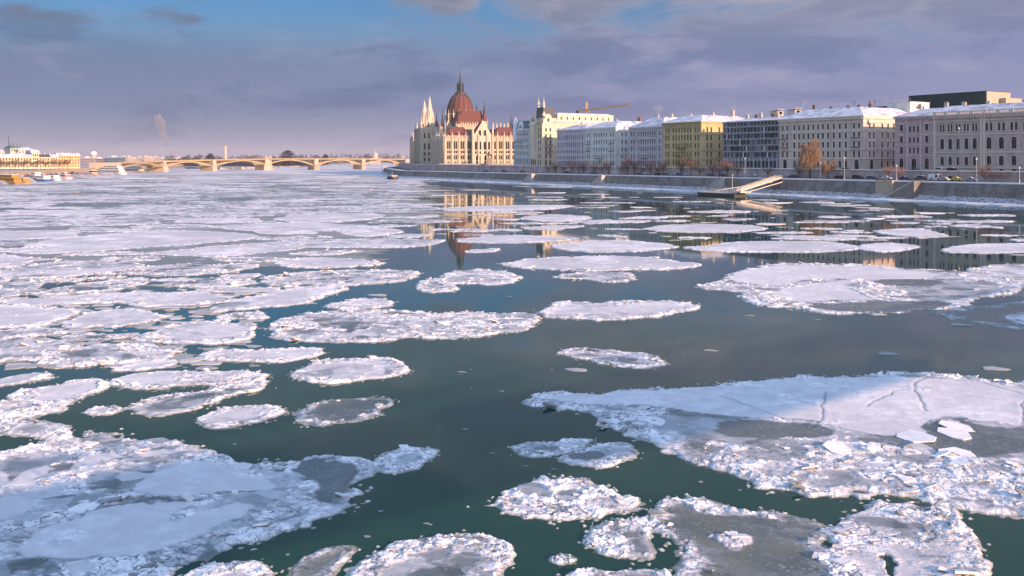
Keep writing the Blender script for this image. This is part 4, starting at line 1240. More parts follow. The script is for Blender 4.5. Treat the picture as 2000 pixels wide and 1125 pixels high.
def town_houses():
    # --- palazzo at the right edge
    loc, W, sl = on_front(1824, 2000); W += 26
    b = Bld('bank_palace', 'long mauve-grey palazzo with arched windows and a balustraded roof, cut by the right edge', W, 45, 22.2, (0.44, 0.365, 0.325), loc, RZB)
    p5 = lin(3.6, 17.0, 5)
    for c in p5:
        b.win['front'] += [(c - 0.62, 15.6, 0.95, 3.1, 'arch'), (c + 0.62, 15.6, 0.95, 3.1, 'arch'), (c, 8.8, 1.7, 4.2, 'arch'), (c, 2.6, 1.5, 3.4, 'arch')]
    c = 22.6
    while c < W - 2:
        b.win['front'] += [(c - 0.85, 15.6, 1.15, 3.1, 'arch'), (c + 0.85, 15.6, 1.15, 3.1, 'arch'), (c, 8.8, 2.0, 4.4, 'arch'), (c, 2.7, 1.9, 3.6, 'arch'), (c, 0.5, 1.3, 0.8, 'plain')]
        c += 4.75
    for z in (1.5, 7.4, 14.3, 19.6): b.band(z, 0.35, 0.28)
    b.cornice(1.1, 1.2)
    for x in (0.0, 19.2, 20.4):                           # pilaster strips
        b.cor.box(x, x + 0.7, -0.18, 0.0, 0.7, 20.9)
    # balustrade
    for k in range(int(W / 0.7)):
        x = 0.3 + k * 0.7
        b.cor.box(x, x + 0.28, -0.6, -0.3, 22.3, 23.2)
    b.cor.box(-0.2, W, -0.7, -0.2, 23.2, 23.5)
    k = 0.0
    while k < W:
        b.cor.box(k, k + 0.9, -0.75, -0.15, 22.25, 23.6); k += 5.2
    b.finish(roofmat=M_PATCHSNOW, rise=3.9, run=9, gables=(True, True))
    for x in (6, 16, 30): b.chimney(x, 10.5, 25.6, 1.6, 1.6, 0.8, M_PLASTER)
    # --- mauve house
    loc, W, sl = on_front(1748, 1823.6)
    b = Bld('mauve_house', 'narrow mauve house with paired bays and tall arched doors beside the palazzo', W, 42, 22.3, (0.42, 0.315, 0.315), loc, RZB)
    for c in (3.0, W - 3.0):
        b.grid('front', [c], [(16.5, 2.4, 1.5, 'pediment'), (11.6, 2.6, 1.5, 'pediment'), (7.2, 2.6, 1.6, 'rect'), (1.0, 4.3, 1.9, 'arch')])
    cs = lin(W / 2 - 1.75, W / 2 + 1.75, 3)
    b.grid('front', cs, [(15.8, 2.4, 1.05, 'rect'), (11.5, 2.4, 1.05, 'arch'), (7.2, 2.4, 1.05, 'rect')])
    b.win['front'].append((W / 2, 0.4, 2.3, 4.8, 'arch'))
    for z in (6.2, 10.6, 14.9, 19.4): b.band(z, 0.3, 0.2)
    b.cornice(0.8, 0.9)
    b.cor.box(5.4, 5.9, -0.2, 0, 0.7, 21); b.cor.box(W - 5.9, W - 5.4, -0.2, 0, 0.7, 21)
    b.finish(roofmat=M_PATCHSNOW, rise=3.2, run=9, gables=(False, True))
    for x in (5, W - 0.8): b.chimney(x, 9.5, 25.6, 1.8, 1.5, 0.8, M_PLASTER)
    # --- long pink-beige block
    loc, W, sl = on_front(1522, 1686)
    b = Bld('pink_block', 'long pink-beige five-storey block with a snowy roof, behind the tall orange willow', W, 42, 23.6, (0.53, 0.435, 0.375), loc, RZB)
    k = W / 47.0
    cols = [2.2 * k, 4.9 * k] + lin(9.2 * k, 25.6 * k, 7) + lin(28.4 * k, 38.0 * k, 4) + [42.3 * k, 44.9 * k]
    b.grid('front', cols, [(18.2, 2.2, 1.15, 'rect'), (14.0, 2.6, 1.2, 'pediment'), (9.9, 2.7, 1.2, 'pediment'), (5.8, 2.6, 1.2, 'rect')])
    b.grid('front', cols[2:13], [(1.2, 2.9, 1.25, 'plain')])
    for c in (3.5 * k, 43.6 * k): b.win['front'].append((c, 0.5, 2.4, 4.2, 'arch'))
    sc = [4.2, 6.9] + lin(12.5, 36, 7)
    b.grid('right', sc, [(18.2, 2.2, 1.2, 'rect'), (14.0, 2.6, 1.2, 'pediment'), (9.9, 2.7, 1.2, 'pediment'), (5.8, 2.6, 1.2, 'rect')])
    b.grid('right', sc[2:], [(1.2, 2.9, 1.25, 'plain')]); b.win['right'].append((5.5, 0.5, 2.4, 4.2, 'arch'))
    for z in (5.0, 9.2, 17.3, 21.0): b.band(z, 0.35, 0.25)
    b.cornice(1.0, 1.2)
    for c in (3.5 * k, 43.6 * k): b.balcony('front', c, 13.6, 5.0); b.balcony('front', c, 9.6, 5.0)
    b.finish(rise=4.3, run=9)
    for x, y, h_ in ((12, 10, 2.2), (20, 12, 1.2), (31, 10, 1.0), (36, 11, 1.2), (41, 12, 1.6)): b.chimney(x, y, 27.5, h_, 1.3, 0.8)
    for x in (33.5, 41.5, 44.0):
        mb = MB(); mb.tube([(x, 11, 27.6), (x, 11, 31.0)], 0.06, 5)
        for q in range(4): mb.bar((x - 0.7, 11, 29.4 + q * 0.4), (x + 0.7, 11, 29.4 + q * 0.4), 0.06)
        mb.build('antenna', M_DARKMETAL, b.root)
    for q in range(5):                                    # roof lights on the sunlit slope
        mb = MB(); y0 = 14 + q * 3.4
        mb.M = T(W + 0.6, y0, 23.63) @ Matrix.Rotation(-math.atan2(4.3, 9.6), 4, 'Y')
        mb.box(-6.0, -3.4, 0, 1.6, 0.05, 0.22)
        mb.build('skylight', M_GLASS, b.root)
    # --- modern grey block
    loc, W, sl = on_front(1412, 1521.6)
    b = Bld('modern_block', 'grey modern flat block with pale floor bands and a white-columned ground arcade', W, 38, 23.5, (0.20, 0.205, 0.225), loc, RZB, (0.52, 0.52, 0.54))
    rr = random.Random(3)
    for r_ in range(6):
        z = 5.6 + r_ * 3.05
        c = 1.6
        while c < W - 1.5:
            if r_ == 5: w_ = 1.2; h_ = 1.5
            else: w_ = 1.2 if rr.random() < 0.7 else 1.9; h_ = 1.9
            if rr.random() < 0.82: b.win['front'].append((c, z + 0.5, w_, h_, 'plain'))
            c += 2.25
        if r_: b.band(z - 0.18, 0.25, 0.35, ('front',))
    for q in range(15):
        u = 1.2 + q * (W - 2.4) / 14
        b.cor.box(u - 0.3, u + 0.3, -0.45, 0, 4.0, 5.3); b.win['front'].append((u + 1.15, 0.9, 1.5, 3.0, 'plain')) if q < 14 else None
        if q % 2 == 0: b.cor.box(u - 0.2, u + 0.2, -0.4, 0, -0.5, 4.0)
    rr = random.Random(9)
    for q in range(34):                                   # loggia panels, pale and dark
        r_ = rr.randrange(5); u = 1.6 + 2.25 * rr.randrange(int((W - 3) / 2.25)) + 1.12
        mb = MB(); mb.box(u - 0.42, u + 0.42, -0.06, -0.004, 5.75 + r_ * 3.05, 8.2 + r_ * 3.05)
        mb.build('facade_panel', mat('pale facade panel', (0.62, 0.62, 0.64), 0.6) if q % 2 else mat('dark facade panel', (0.06, 0.065, 0.08), 0.4), b.root)
    b.band(23.1, 0.4, 0.4)
    b.finish(rise=1.7, run=9)
    for x, y, h_, m in ((8, 9, 1.6, M_PLASTER), (14, 9, 1.3, M_BRICK), (18, 8, 2.0, M_PLASTER), (25, 9, 1.3, M_BRICK), (29, 8, 1.5, M_PLASTER)): b.chimney(x, y, 25.4, h_, 1.4, 0.9, m)
    for x in (20.0, 31.0):                                # studio huts with a mono-pitch snowy lid
        mb = MB(); mb.box(x, x + 5, 12, 16, 26.0, 28.4, 0)
        mb.add([(x - .3, 11.6, 28.4), (x + 5.3, 11.6, 29.4), (x + 5.3, 16.4, 29.4), (x - .3, 16.4, 28.4), (x - .3, 11.6, 28.2), (x + 5.3, 11.6, 29.2), (x + 5.3, 16.4, 29.2), (x - .3, 16.4, 28.2)],
               [(0, 1, 2, 3), (4, 5, 1, 0), (5, 6, 2, 1), (7, 6, 5, 4), (3, 7, 4, 0), (6, 7, 3, 2)], 1)
        mb.box(x + 5.0, x + 5.05, 12.8, 15.2, 26.8, 28.2, 2)
        mb.build('roof_hut', [M_PLASTER, M_SNOWROOF, M_GLASS], b.root)
    # --- yellow house
    loc, W, sl = on_front(1295, 1370)
    b = Bld('yellow_house', 'ochre-yellow five-storey corner house with its top sunlit beside the grey modern block', W, 40, 24.6, (0.53, 0.425, 0.215), loc, RZB, (0.56, 0.46, 0.26))
    k = W / 30.8
    cols = [2.6 * k, 4.8 * k] + lin(8.6 * k, 22.6 * k, 7) + [26.2 * k, 28.6 * k]
    rows = [(19.2, 2.3, 1.1, 'rect'), (14.9, 2.6, 1.1, 'pediment'), (10.6, 2.6, 1.1, 'pediment'), (6.2, 2.5, 1.1, 'rect'), (1.6, 2.8, 1.2, 'plain')]
    b.grid('front', cols, rows)
    b.grid('right', [4.0, 6.8, 12.6, 15.6, 18.6, 24, 27, 30, 34], rows)
    for z in (5.0, 9.4, 17.9, 22.2): b.band(z, 0.35, 0.25)
    b.cornice(1.0, 1.1)
    b.balcony('front', W / 2, 10.2, 7.5); b.balcony('front', W / 2, 5.9, 7.5)
    b.finish(rise=3.7, run=8)
    for x in (W - 4, 9): b.chimney(x, 12, 28.0, 1.3, 1.2, 0.8, M_PLASTER)
    b.chimney(W - 5, 27, 28.0, 3.0, 2.2, 1.2, M_PLASTER)
    # --- lilac grey house
    loc, W, sl = on_front(1229, 1294.4)
    b = Bld('lilac_house', 'lilac-grey plain house with small even windows, left of the yellow corner house', W, 42, 23.0, (0.42, 0.39, 0.405), loc, RZB)
    cols = [2.0, 4.4] + lin(8.6, W - 6.5, 8) + [W - 2.6]
    b.grid('front', cols, [(18.0, 2.3, 1.15, 'rect'), (13.6, 2.5, 1.15, 'pediment'), (9.3, 2.5, 1.15, 'rect'), (5.0, 2.4, 1.15, 'rect'), (1.0, 2.8, 1.2, 'plain')])
    for z in (4.3, 8.6, 12.8, 21.0): b.band(z, 0.3, 0.2)
    b.cornice(0.8, 0.9)
    b.balcony('front', W / 2, 4.6, 6)
    b.finish(roofmat=M_PATCHSNOW, rise=5.6, run=10)
    for x in (10, 22): b.chimney(x, 13, 28.4, 1.6, 1.2, 0.8, M_PLASTER)
    # --- pale green house
    loc, W, sl = on_front(1143, 1203)
    b = Bld('pale_green_house', 'pale greenish-white corner house with sunlit downstream wall and balconies', W, 40, 23.8, (0.56, 0.58, 0.53), loc, RZB)
    cols = [2.4, 4.6] + lin(9.4, W - 9.2, 6) + [W - 5, W - 2.6]
    rows = [(18.3, 2.3, 1.15, 'rect'), (13.8, 2.6, 1.15, 'pediment'), (9.4, 2.5, 1.15, 'pediment'), (5.0, 2.4, 1.15, 'rect'), (1.0, 2.8, 1.2, 'plain')]
    b.grid('front', cols, rows); b.grid('right', [4.6, 7.4, 13.4, 19, 24, 29, 34], rows)
    for z in (4.3, 8.6, 17.3, 21.5): b.band(z, 0.3, 0.22)
    b.cornice(0.9, 1.0)
    for c in (3.5, W - 3.8): b.balcony('front', c, 9.0, 4.2); b.balcony('front', c, 13.4, 4.2)
    b.balcony('front', W / 2, 4.6, 7)
    b.finish(rise=4.0, run=9)
    b.chimney(W - 3, 20, 27.6, 2.2, 2.2, 1.0); b.chimney(16, 12, 27.6, 1.2, 1.2, 0.8, M_PLASTER)
    # --- lavender house
    loc, W, sl = on_front(1088, 1142.6)
    b = Bld('lavender_house', 'plain lavender house of ten window columns between the pale green and cream houses', W, 40, 23.6, (0.46, 0.42, 0.46), loc, RZB)
    cols = [1.8, 4.6] + lin(8.0, W - 6.2, 9) + [W - 2.6]
    b.grid('front', cols, [(17.2, 2.9, 1.2, 'arch'), (12.4, 2.9, 1.2, 'rect'), (8.2, 2.4, 1.2, 'rect'), (4.6, 2.2, 1.2, 'rect'), (0.9, 2.6, 1.2, 'plain')])
    for z in (3.9, 7.4, 16.1, 20.9): b.band(z, 0.3, 0.2)
    b.cornice(0.8, 0.9)
    b.finish(roofmat=M_PATCHSNOW, rise=3.2, run=9)
    b.chimney(12, 11, 26.8, 1.5, 1.2, 0.8, M_PLASTER)
    # --- cream art nouveau block with the twin-spired mansard
    loc, W, sl = on_front(1034, 1059)
    b = Bld('cream_palace', 'tall cream art nouveau block with curved gables and a mansard tower carrying two spires', W, 62, 28.5, (0.60, 0.52, 0.39), loc, RZB, (0.64, 0.57, 0.45))
    rows = [(23.2, 2.6, 1.3, 'arch'), (18.8, 2.6, 1.3, 'rect'), (14.4, 2.6, 1.3, 'rect'), (10.0, 2.6, 1.3, 'rect'), (5.6, 2.6, 1.3, 'rect'), (0.8, 3.4, 1.5, 'arch')]
    b.grid('front', [2.4, 5.0, 7.6, W - 4.4, W - 1.9], rows)
    b.grid('right', [3.0, 6.5, 13, 16, 22, 26, 32, 37, 42, 47, 52, 57], rows)
    b.win['right'] += [(u, 29.6 - 0.0, 1.4, 0.1, 'plain') for u in ()]
    for z in (4.6, 9.2, 13.4, 22.3): b.band(z, 0.35, 0.25)
    b.cornice(0.9, 0.9, False)
    for z in (13.9, 18.4): b.balcony('front', 5.0, z, 5.5)
    for z in (14.0, 18.4, 9.6): b.balcony('right', 4.7, z, 6.0)
    # bowed bays up to the gables
    for cx in (5.0,):
        b.cor.lathe([(3.0, 4.8), (3.0, 28.4), (2.6, 29.2), (1.2, 29.9)], 14, (cx, 0.9, 0))
    def gable(M, u, w_, h_):
        pts = [(-w_ / 2, 0), (w_ / 2, 0), (w_ / 2, h_ * .35), (w_ * .36, h_ * .5), (w_ * .32, h_ * .72), (w_ * .2, h_ * .92), (0, h_), (-w_ * .2, h_ * .92), (-w_ * .32, h_ * .72), (-w_ * .36, h_ * .5), (-w_ / 2, h_ * .35)]
        mb = MB(); mb.M = M @ T(u, 0, 28.5)
        n = len(pts)
        mb.add([(x, -0.25, z) for x, z in pts] + [(x, 0.75, z) for x, z in pts], [tuple(range(n)), tuple(range(2 * n - 1, n - 1, -1))] + [(i, n + i, n + (i + 1) % n, (i + 1) % n) for i in range(n)])
        mb.box(-0.7, 0.7, -0.3, -0.26, 1.2, 3.4, 1)
        mb.build('gable', [b.mt, M_GLASS], b.root)
    gable(b.side['front'], 5.0, 8.5, 6.0); gable(b.side['right'], 4.7, 8.0, 6.5)
    b.finish(roof='none')
    # attic storey set back, lit all along the downstream side
    mb = MB(); mb.box(0.9, W - 1.0, 2.0, 61, 28.5, 29.6); mb.build('parapet', b.mt, b.root)
    mb = MB(); hip_roof(mb, 0.5, W - 0.6, 1.5, 61.5, 29.6, 3.4, 2.6, over=0.2); mb.build('roof', M_PATCHSNOW, b.root)
    mb = MB(); mb.box(3.2, W - 1.2, 13, 60, 30.0, 34.6); mb.box(2.9, W - 0.9, 12.7, 60.3, 34.6, 35.0); mb.build('attic', b.mw, b.root)
    mb = MB(); hip_roof(mb, 3.2, W - 1.2, 13, 60, 35.0, 1.2, 3.0, over=0.2); mb.build('roof', M_SNOWROOF, b.root)
    for q in range(9):
        link('window', window_mesh(1.1, 2.0, 'plain', b.mw, b.mt), b.root, b.side['right'] @ T(16 + q * 5.0, 1.2 - 0.33, 31.4))
    # mansard tower
    cx, cy = W - 6.4, 6.5
    mb = MB(); mb.box(cx - 5.4, cx + 5.4, cy - 5.4, cy + 5.4, 29.0, 32.4); mb.build('tower_base', b.mt, b.root)
    mb = MB()
    prof = [(5.8, 32.4), (5.0, 34.4), (4.3, 37.0), (3.9, 39.4)]
    for (h0, z0), (h1, z1) in zip(prof[:-1], prof[1:]):
        mb.add([(cx - h0, cy - h0, z0), (cx + h0, cy - h0, z0), (cx + h0, cy + h0, z0), (cx - h0, cy + h0, z0), (cx - h1, cy - h1, z1), (cx + h1, cy - h1, z1), (cx + h1, cy + h1, z1), (cx - h1, cy + h1, z1)],
               [(0, 1, 5, 4), (1, 2, 6, 5), (2, 3, 7, 6), (3, 0, 4, 7)])
    mb.box(cx - 3.9, cx + 3.9, cy - 3.9, cy + 3.9, 39.3, 39.6)
    mb.build('mansard_roof', M_SLATE, b.root)
    for sy in (-1, 1):
        mb = MB(); px, py = cx, cy + sy * 3.4
        px = cx + sy * 3.2
        mb.lathe([(0.85, 39.0), (0.85, 41.6), (1.0, 41.7), (0.9, 41.9), (0.45, 43.2), (0.25, 44.2), (0.05, 46.8)], 10, (px, cy - 3.2, 0))
        mb.build('spire', b.mt, b.root)
    mb = MB(); mb.box(cx - 3.2, cx + 3.2, cy - 3.5, cy - 3.2, 40.9, 41.5); mb.build('crest_rail', b.mt, b.root)
    for (x, y) in ((cx - 4.2, cy - 4.6), (cx + 4.4, cy - 3.9)):
        mb = MB(); mb.lathe([(1.3, 31.5), (1.3, 33.6), (1.5, 33.8), (1.2, 35.0), (0.5, 36.0), (0.05, 36.8)], 10, (x, y, 0)); mb.build('dormer', b.mt, b.root)
    # --- bluish ornate house beside the parliament
    loc, W, sl = on_front(1003.5, 1033.6)
    b = Bld('corner_turret_house', 'bluish ornate house with a copper-green mansard roof and a small domed corner turret', W, 40, 25.5, (0.45, 0.475, 0.48), loc, RZB)
    cols = lin(2.4, W - 2.2, 8)
    b.grid('front', cols, [(20.6, 2.6, 1.2, 'arch'), (16.2, 2.6, 1.2, 'rect'), (11.8, 2.6, 1.2, 'rect'), (7.4, 2.6, 1.2, 'rect'), (1.6, 3.8, 1.3, 'arch')])
    for z in (6.2, 10.8, 19.6): b.band(z, 0.3, 0.25)
    b.cornice(0.9, 0.9, False)
    b.balcony('front', W / 2, 15.8, 6)
    b.finish(roof='none')
    mb = MB(); hip_roof(mb, 0, W, 0, 40, 25.53, 5.6, 2.2, over=0.3); mb.build('roof', M_GREENROOF, b.root)
    mb = MB(); mb.lathe([(2.0, 18), (2.0, 29.0), (2.3, 29.2), (2.3, 29.5), (2.1, 30.6), (1.5, 32.0), (0.6, 32.9), (0.15, 33.3), (0.05, 34.8)], 14, (1.6, 0.6, 0)); mb.build('corner_turret', [b.mt], b.root)
    g2 = MB(); n = 9
    pts = [(-3.2, 0), (3.2, 0), (3.2, 2.0), (2.2, 3.0), (1.9, 4.4), (0.8, 5.2), (-0.8, 5.2), (-1.9, 4.4), (-2.2, 3.0), (-3.2, 2.0)]; n = len(pts)
    g2.M = T(W * 0.45, 0, 25.5)
    g2.add([(x, -0.3, z) for x, z in pts] + [(x, 0.8, z) for x, z in pts], [tuple(range(n)), tuple(range(2 * n - 1, n - 1, -1))] + [(i, n + i, n + (i + 1) % n, (i + 1) % n) for i in range(n)])
    for x in (-1.5, 0, 1.5): g2.box(x - 0.4, x + 0.4, -0.34, -0.31, 0.6, 2.4, 1)
    g2.build('gable', [b.mt, M_GLASS], b.root)
    for x in (W - 4, W - 8): b.chimney(x, 8, 31, 1.6, 1.3, 0.8, M_PLASTER)

    # --- dark modern block rising behind the palazzo
    p = P(119.4, 110)
    b = Bld('dark_office_block', 'dark green-black modern office block with pale fins rising behind the palazzo roof', 39.6, 18.6, 35.8, (0.030, 0.050, 0.052), (p.x, p.y, ZB), RZB, (0.42, 0.38, 0.31))
    for k in range(22):
        b.cor.box(0.6 + k * 1.8, 1.3 + k * 1.8, -0.35, 0.0, 24.0, 29.5)
    b.cor.M = b.side['right']
    b.cor.box(0, 18.6, -0.5, -0.0, 30.6, 35.8)
    for k in range(9): b.cor.box(0.4 + k * 2.1, 1.4 + k * 2.1, -0.5, 0.0, 23.0, 30.599)
    b.cor.M = Matrix.Identity(4)
    b.finish(roof='none', base=0)
    mb = MB(); mb.box(0, 39.6, 0, 18.6, 35.8, 36.1); mb.build('roof', M_DARKMETAL, b.root)
    mb = MB(); mb.box(39.6, 43, 10, 24, 0, 33.0); mb.build('annex', b.mt, b.root)
    # --- pale rooftop house behind the pink block
    p = P(106.5, 76)
    b = Bld('penthouse_block', 'small white flat-topped block with roof railings behind the pink-beige block', 12.0, 14, 30.6, (0.62, 0.60, 0.56), (p.x, p.y, ZB), RZB)
    b.win['right'] += [(5.0, 27.6, 1.2, 1.4, 'plain'), (9.5, 27.6, 1.2, 1.4, 'plain')]
    b.finish(roof='none', base=0)
    mb = MB(); mb.box(-0.2, 12.2, -0.2, 14.2, 30.6, 30.9); mb.build('roof', M_SNOWROOF, b.root)
    mb = MB()
    for k in range(9): mb.box(k * 1.5 - 0.03, k * 1.5 + 0.03, 0, 0.06, 30.9, 33.6 if k % 3 == 0 else 32.4)
    mb.box(-0.05, 12.05, 0, 0.06, 32.35, 32.42); mb.build('railing', M_PLASTER, b.root)
    # --- dark long roof volume further left
    p = P(150, 95)
    b = Bld('slate_attic_block', 'long low dark attic block peeping over the pink-beige roof ridge', 40.0, 14, 30.4, (0.06, 0.075, 0.10), (p.x, p.y, ZB), RZB)
    b.finish(roof='none', base=0)
    mb = MB(); mb.box(-0.2, 40.2, -0.2, 14.2, 30.4, 30.7); mb.build('roof', M_DARKMETAL, b.root)
town_houses()

# ------------------------------------------------------------------ the parliament
M_PSTONE = stone('pale parliament limestone', (0.53, 0.44, 0.32), 0.6, 0.3)
M_PTRIM = stone('carved parliament limestone', (0.62, 0.54, 0.42), 0.5, 0.5)
M_PRED = mat('brick red parliament roof', (0.165, 0.062, 0.050), 0.7, 0.5, 0.3, stretch=(1, 1, 3))
M_PDARK = mat('dark green-grey roof metal', (0.05, 0.065, 0.065), 0.5, 0.5, 0.5)

def pinnacle_mesh():
    mb = MB()
    mb.box(-0.45, 0.45, -0.45, 0.45, 0, 2.2)
    mb.lathe([(0.72, 2.2), (0.5, 2.5), (0.36, 3.2), (0.05, 5.6)], 4, (0, 0, 0), a0=math.pi / 4)
    return mb.mesh('pinnacle', M_PTRIM)

def parliament():
    W, D, Hc = 62.0, 268.0, 22.5
    ang = R(11.0)
    root = thing('parliament', (-55.6, 750.0, 10.5), ang, 'huge neo-gothic riverside parliament with a red ribbed dome, pale spires and arcaded stone fronts', 'parliament')
    pin = pinnacle_mesh()
    def pinn(x, y, z, sc=1.0, M=None):
        o = link('pinnacle', pin, root); o.location = (x, y, z); o.scale = (sc, sc, sc)
    S_ = sides(W, D)
    # ---- downstream (sunlit) front with two recesses and a gabled centre
    wins = []; 
    left = [3.6, 9.2, 14.9, 20.5]; right = [W - 20.5, W - 14.9, W - 9.2, W - 3.6]
    cen = [26.4, 30.0, 33.8, 37.4]
    for c in left + right:
        wins += [(c - 0.85, 12.6, 1.4, 6.4, 'arch'), (c + 0.85, 12.6, 1.4, 6.4, 'arch'), (c - 0.8, 9.0, 1.2, 2.0, 'plain'), (c + 0.8, 9.0, 1.2, 2.0, 'plain'),
                 (c - 0.8, 4.0, 1.3, 3.6, 'arch'), (c + 0.8, 4.0, 1.3, 3.6, 'arch'), (c, 0.9, 1.2, 1.2, 'plain')]
    wall = MB()
    facade(wall, W, -3, Hc, [(u - w_ / 2, u + w_ / 2, z, z + h_) for (u, z, w_, h_, k) in wins])
    wall.M = S_['right']; facade(wall, D, -3, Hc, [])
    wall.M = S_['back']; facade(wall, W, -3, Hc, [])
    # ---- river front, in shade
    rw = []
    for u in [3.5 + 5.6 * k for k in range(int(D / 5.6))]:
        y = D - u
        if 92 < y < 176: continue
        rw += [(u, 12.6, 1.9, 6.2, 'arch'), (u, 9.0, 1.7, 2.0, 'plain'), (u, 4.0, 1.8, 3.4, 'arch'), (u, 0.6, 1.4, 1.8, 'plain')]
    rw = rw[-60:]                                          # the far half shows nothing of its openings
    wall.M = S_['left']; facade(wall, D, -3, Hc, [(u - w_ / 2, u + w_ / 2, z, z + h_) for (u, z, w_, h_, k) in rw])
    wall.M = Matrix.Identity(4)
    wall.quad((0, 0, Hc), (W, 0, Hc), (W, D, Hc), (0, D, Hc))
    wall.build('wall', M_PSTONE, root)
    place_windows(root, S_['front'], wins, M_PSTONE, M_PTRIM)
    place_windows(root, S_['left'], rw, M_PSTONE, M_PTRIM)
    # centre block of the lit front
    cb = MB(); cw = [(u - 24.0, 12.0, 1.9, 6.6, 'arch') for u in cen] + [(u - 24.0, 8.4, 1.5, 2.2, 'plain') for u in cen] + [(4.4, -0.6, 3.9, 8.2, 'arch'), (11.4, -0.6, 3.9, 8.2, 'arch')]
    for c_ in (5.8, 10.0): cw += [(c_, 23.6, 1.9, 4.6, 'arch')]
    Mc = T(23.2, -3.6, 0)
    cb.M = Mc
    facade(cb, 16.6, -3, Hc + 0.5, [(u - w_ / 2, u + w_ / 2, z, z + h_) for (u, z, w_, h_, k) in cw if z < 20], 0.5)
    cb.M = T(23.2, -3.6, 0) @ RZ(-math.pi / 2) @ T(-3.6, 0, 0); facade(cb, 3.6, -3, Hc + .5, [])
    cb.M = T(23.2 + 16.6, -3.6, 0) @ RZ(math.pi / 2); facade(cb, 3.6, -3, Hc + .5, [])
    cb.M = Matrix.Identity(4)
    # stepped gable
    gp = [(0, 0), (16.6, 0), (16.2, 1.2), (14.6, 2.6), (8.9, 12.4), (8.3, 13.2), (7.7, 12.4), (2.0, 2.6), (0.4, 1.2)]
    n = len(gp)
    cb.add([(23.2 + x, -3.6, Hc + 0.5 + z) for x, z in gp] + [(23.2 + x, -2.4, Hc + 0.5 + z) for x, z in gp],
           [tuple(range(n)), tuple(range(2 * n - 1, n - 1, -1))] + [(i, n + i, n + (i + 1) % n, (i + 1) % n) for i in range(n)])
    cb.build('gable_block', M_PTRIM, root)
    for (u, z, w_, h_, k) in cw:
        dpt = -0.36 if z > 20 else 0.17
        link('window', window_mesh(w_, h_, k, M_PTRIM, M_PTRIM), root, Mc @ T(u, dpt, z))
    rf = MB()
    rf.add([(23.0, -2.3, Hc + 1.5), (40.0, -2.3, Hc + 1.5), (31.5, -2.3, Hc + 13), (23.0, 14, Hc + 1.5), (40.0, 14, Hc + 1.5), (31.5, 14, Hc + 13)], [(0, 1, 2), (0, 2, 5, 3), (1, 4, 5, 2), (3, 5, 4)])
    rf.build('gable_roof', M_PRED, root)
    # buttresses, string courses, parapet
    tr = MB()
    but = [0.5, 6.4, 12.05, 17.7, 22.9, 40.1, W - 17.7, W - 12.05, W - 6.4, W - 0.5]
    for x in but:
        tr.box(x - 0.5, x + 0.5, -0.9, 0, -3, 12.0); tr.box(x - 0.4, x + 0.4, -0.6, 0, 12.0, Hc + 0.5)
    for x in (23.2, 27.9, 35.1, 39.8):
        tr.box(x - 0.6, x + 0.6, -4.5, -3.55, -3, Hc + 2.0)
    for z in (2.6, 8.2, 11.6, 20.0):
        tr.box(0, 23.2, -0.35, 0, z, z + 0.35); tr.box(39.8, W, -0.35, 0, z, z + 0.35); tr.box(23.2, 39.8, -3.9, -3.55, z, z + 0.35)
    for y in range(0, 260, 11):
        tr.box(-0.8, 0, y + 0.2, y + 1.2, -3, Hc + 0.5)
    for z in (2.6, 8.2, 11.6, 20.0): tr.box(-0.35, 0, 0, 94, z, z + 0.35)
    for k in range(int(W / 1.3)):                          # pierced parapet
        x = 0.3 + k * 1.3
        if not 22.5 < x < 40: tr.box(x, x + 0.7, -0.5, -0.2, Hc, Hc + 1.3)
    tr.box(0, 23, -0.6, 0.2, Hc - 0.4, Hc + 0.02); tr.box(40, W, -0.6, 0.2, Hc - 0.4, Hc + 0.02)
    tr.build('buttress_trim', M_PTRIM, root)
    for x in but: pinn(x, -0.5, Hc + 0.4, 0.85)
    for x in (23.2, 39.8): pinn(x, -4.0, Hc + 2.0, 1.45)
    for y in (11, 22, 33, 44, 55, 66, 77, 88): pinn(-0.4, y + 0.7, Hc + 0.4, 0.85)
    # wing roofs
    def roof(x0, x1, y0, y1, z0, rise, run, m=M_PRED, over=0.2):
        mb = MB(); hip_roof(mb, x0, x1, y0, y1, z0, rise, run, over=over)
        o = mb.build('roof', m, root)
        cr = MB(); cr.box(x0 + run, x1 - run, y0 + run - 0.2, y0 + run + 0.2, z0 + rise, z0 + rise + 0.5)
        c = cr.build('crest', M_PDARK, o)
        for k in range(int((x1 - x0) / 5.6)):
            d = MB(); x = x0 + 3.6 + k * 5.6
            if x > x1 - 2: break
            d.box(x - 0.5, x + 0.5, y0 + 0.6, y0 + 2.6, z0 + 1.0, z0 + 2.6); d.lathe([(0.8, 2.6), (0.05, 4.4)], 4, (x, y0 + 1.4, z0), a0=math.pi / 4)
            d.build('dormer', M_PRED, o)
    roof(1.0, 22.0, 1.0, 19, Hc + 0.3, 7.6, 5.0); roof(41.0, W - 1, 1.0, 19, Hc + 0.3, 7.6, 5.0)
    roof(2.0, W - 2, 19, 96, Hc + 0.2, 6.5, 8, M_PDARK)
    roof(2.0, W - 2, 172, D - 2, Hc + 0.2, 8.5, 8, M_PDARK)
    # chamber, taller, with a red hip roof and four corner turrets
    c0, c1 = 16.5, 42.0
    mb = MB(); mb.box(c0, c1, 44, 92, Hc, 34.5); mb.build('chamber_wall', M_PSTONE, root)
    mb = MB()
    for k in range(12):
        x = c0 + 0.6 + k * 2.1; mb.box(x, x + 0.8, 43.4, 44.2, 33.0, 36.6)
    mb.box(c0, c1, 43.5, 43.98, 34.5, 35.0); mb.build('chamber_parapet', M_PTRIM, root)
    mb = MB(); hip_roof(mb, c0, c1, 44, 92, 35.4, 11.5, 3.8, over=-0.3); mb.build('roof', M_PRED, root)
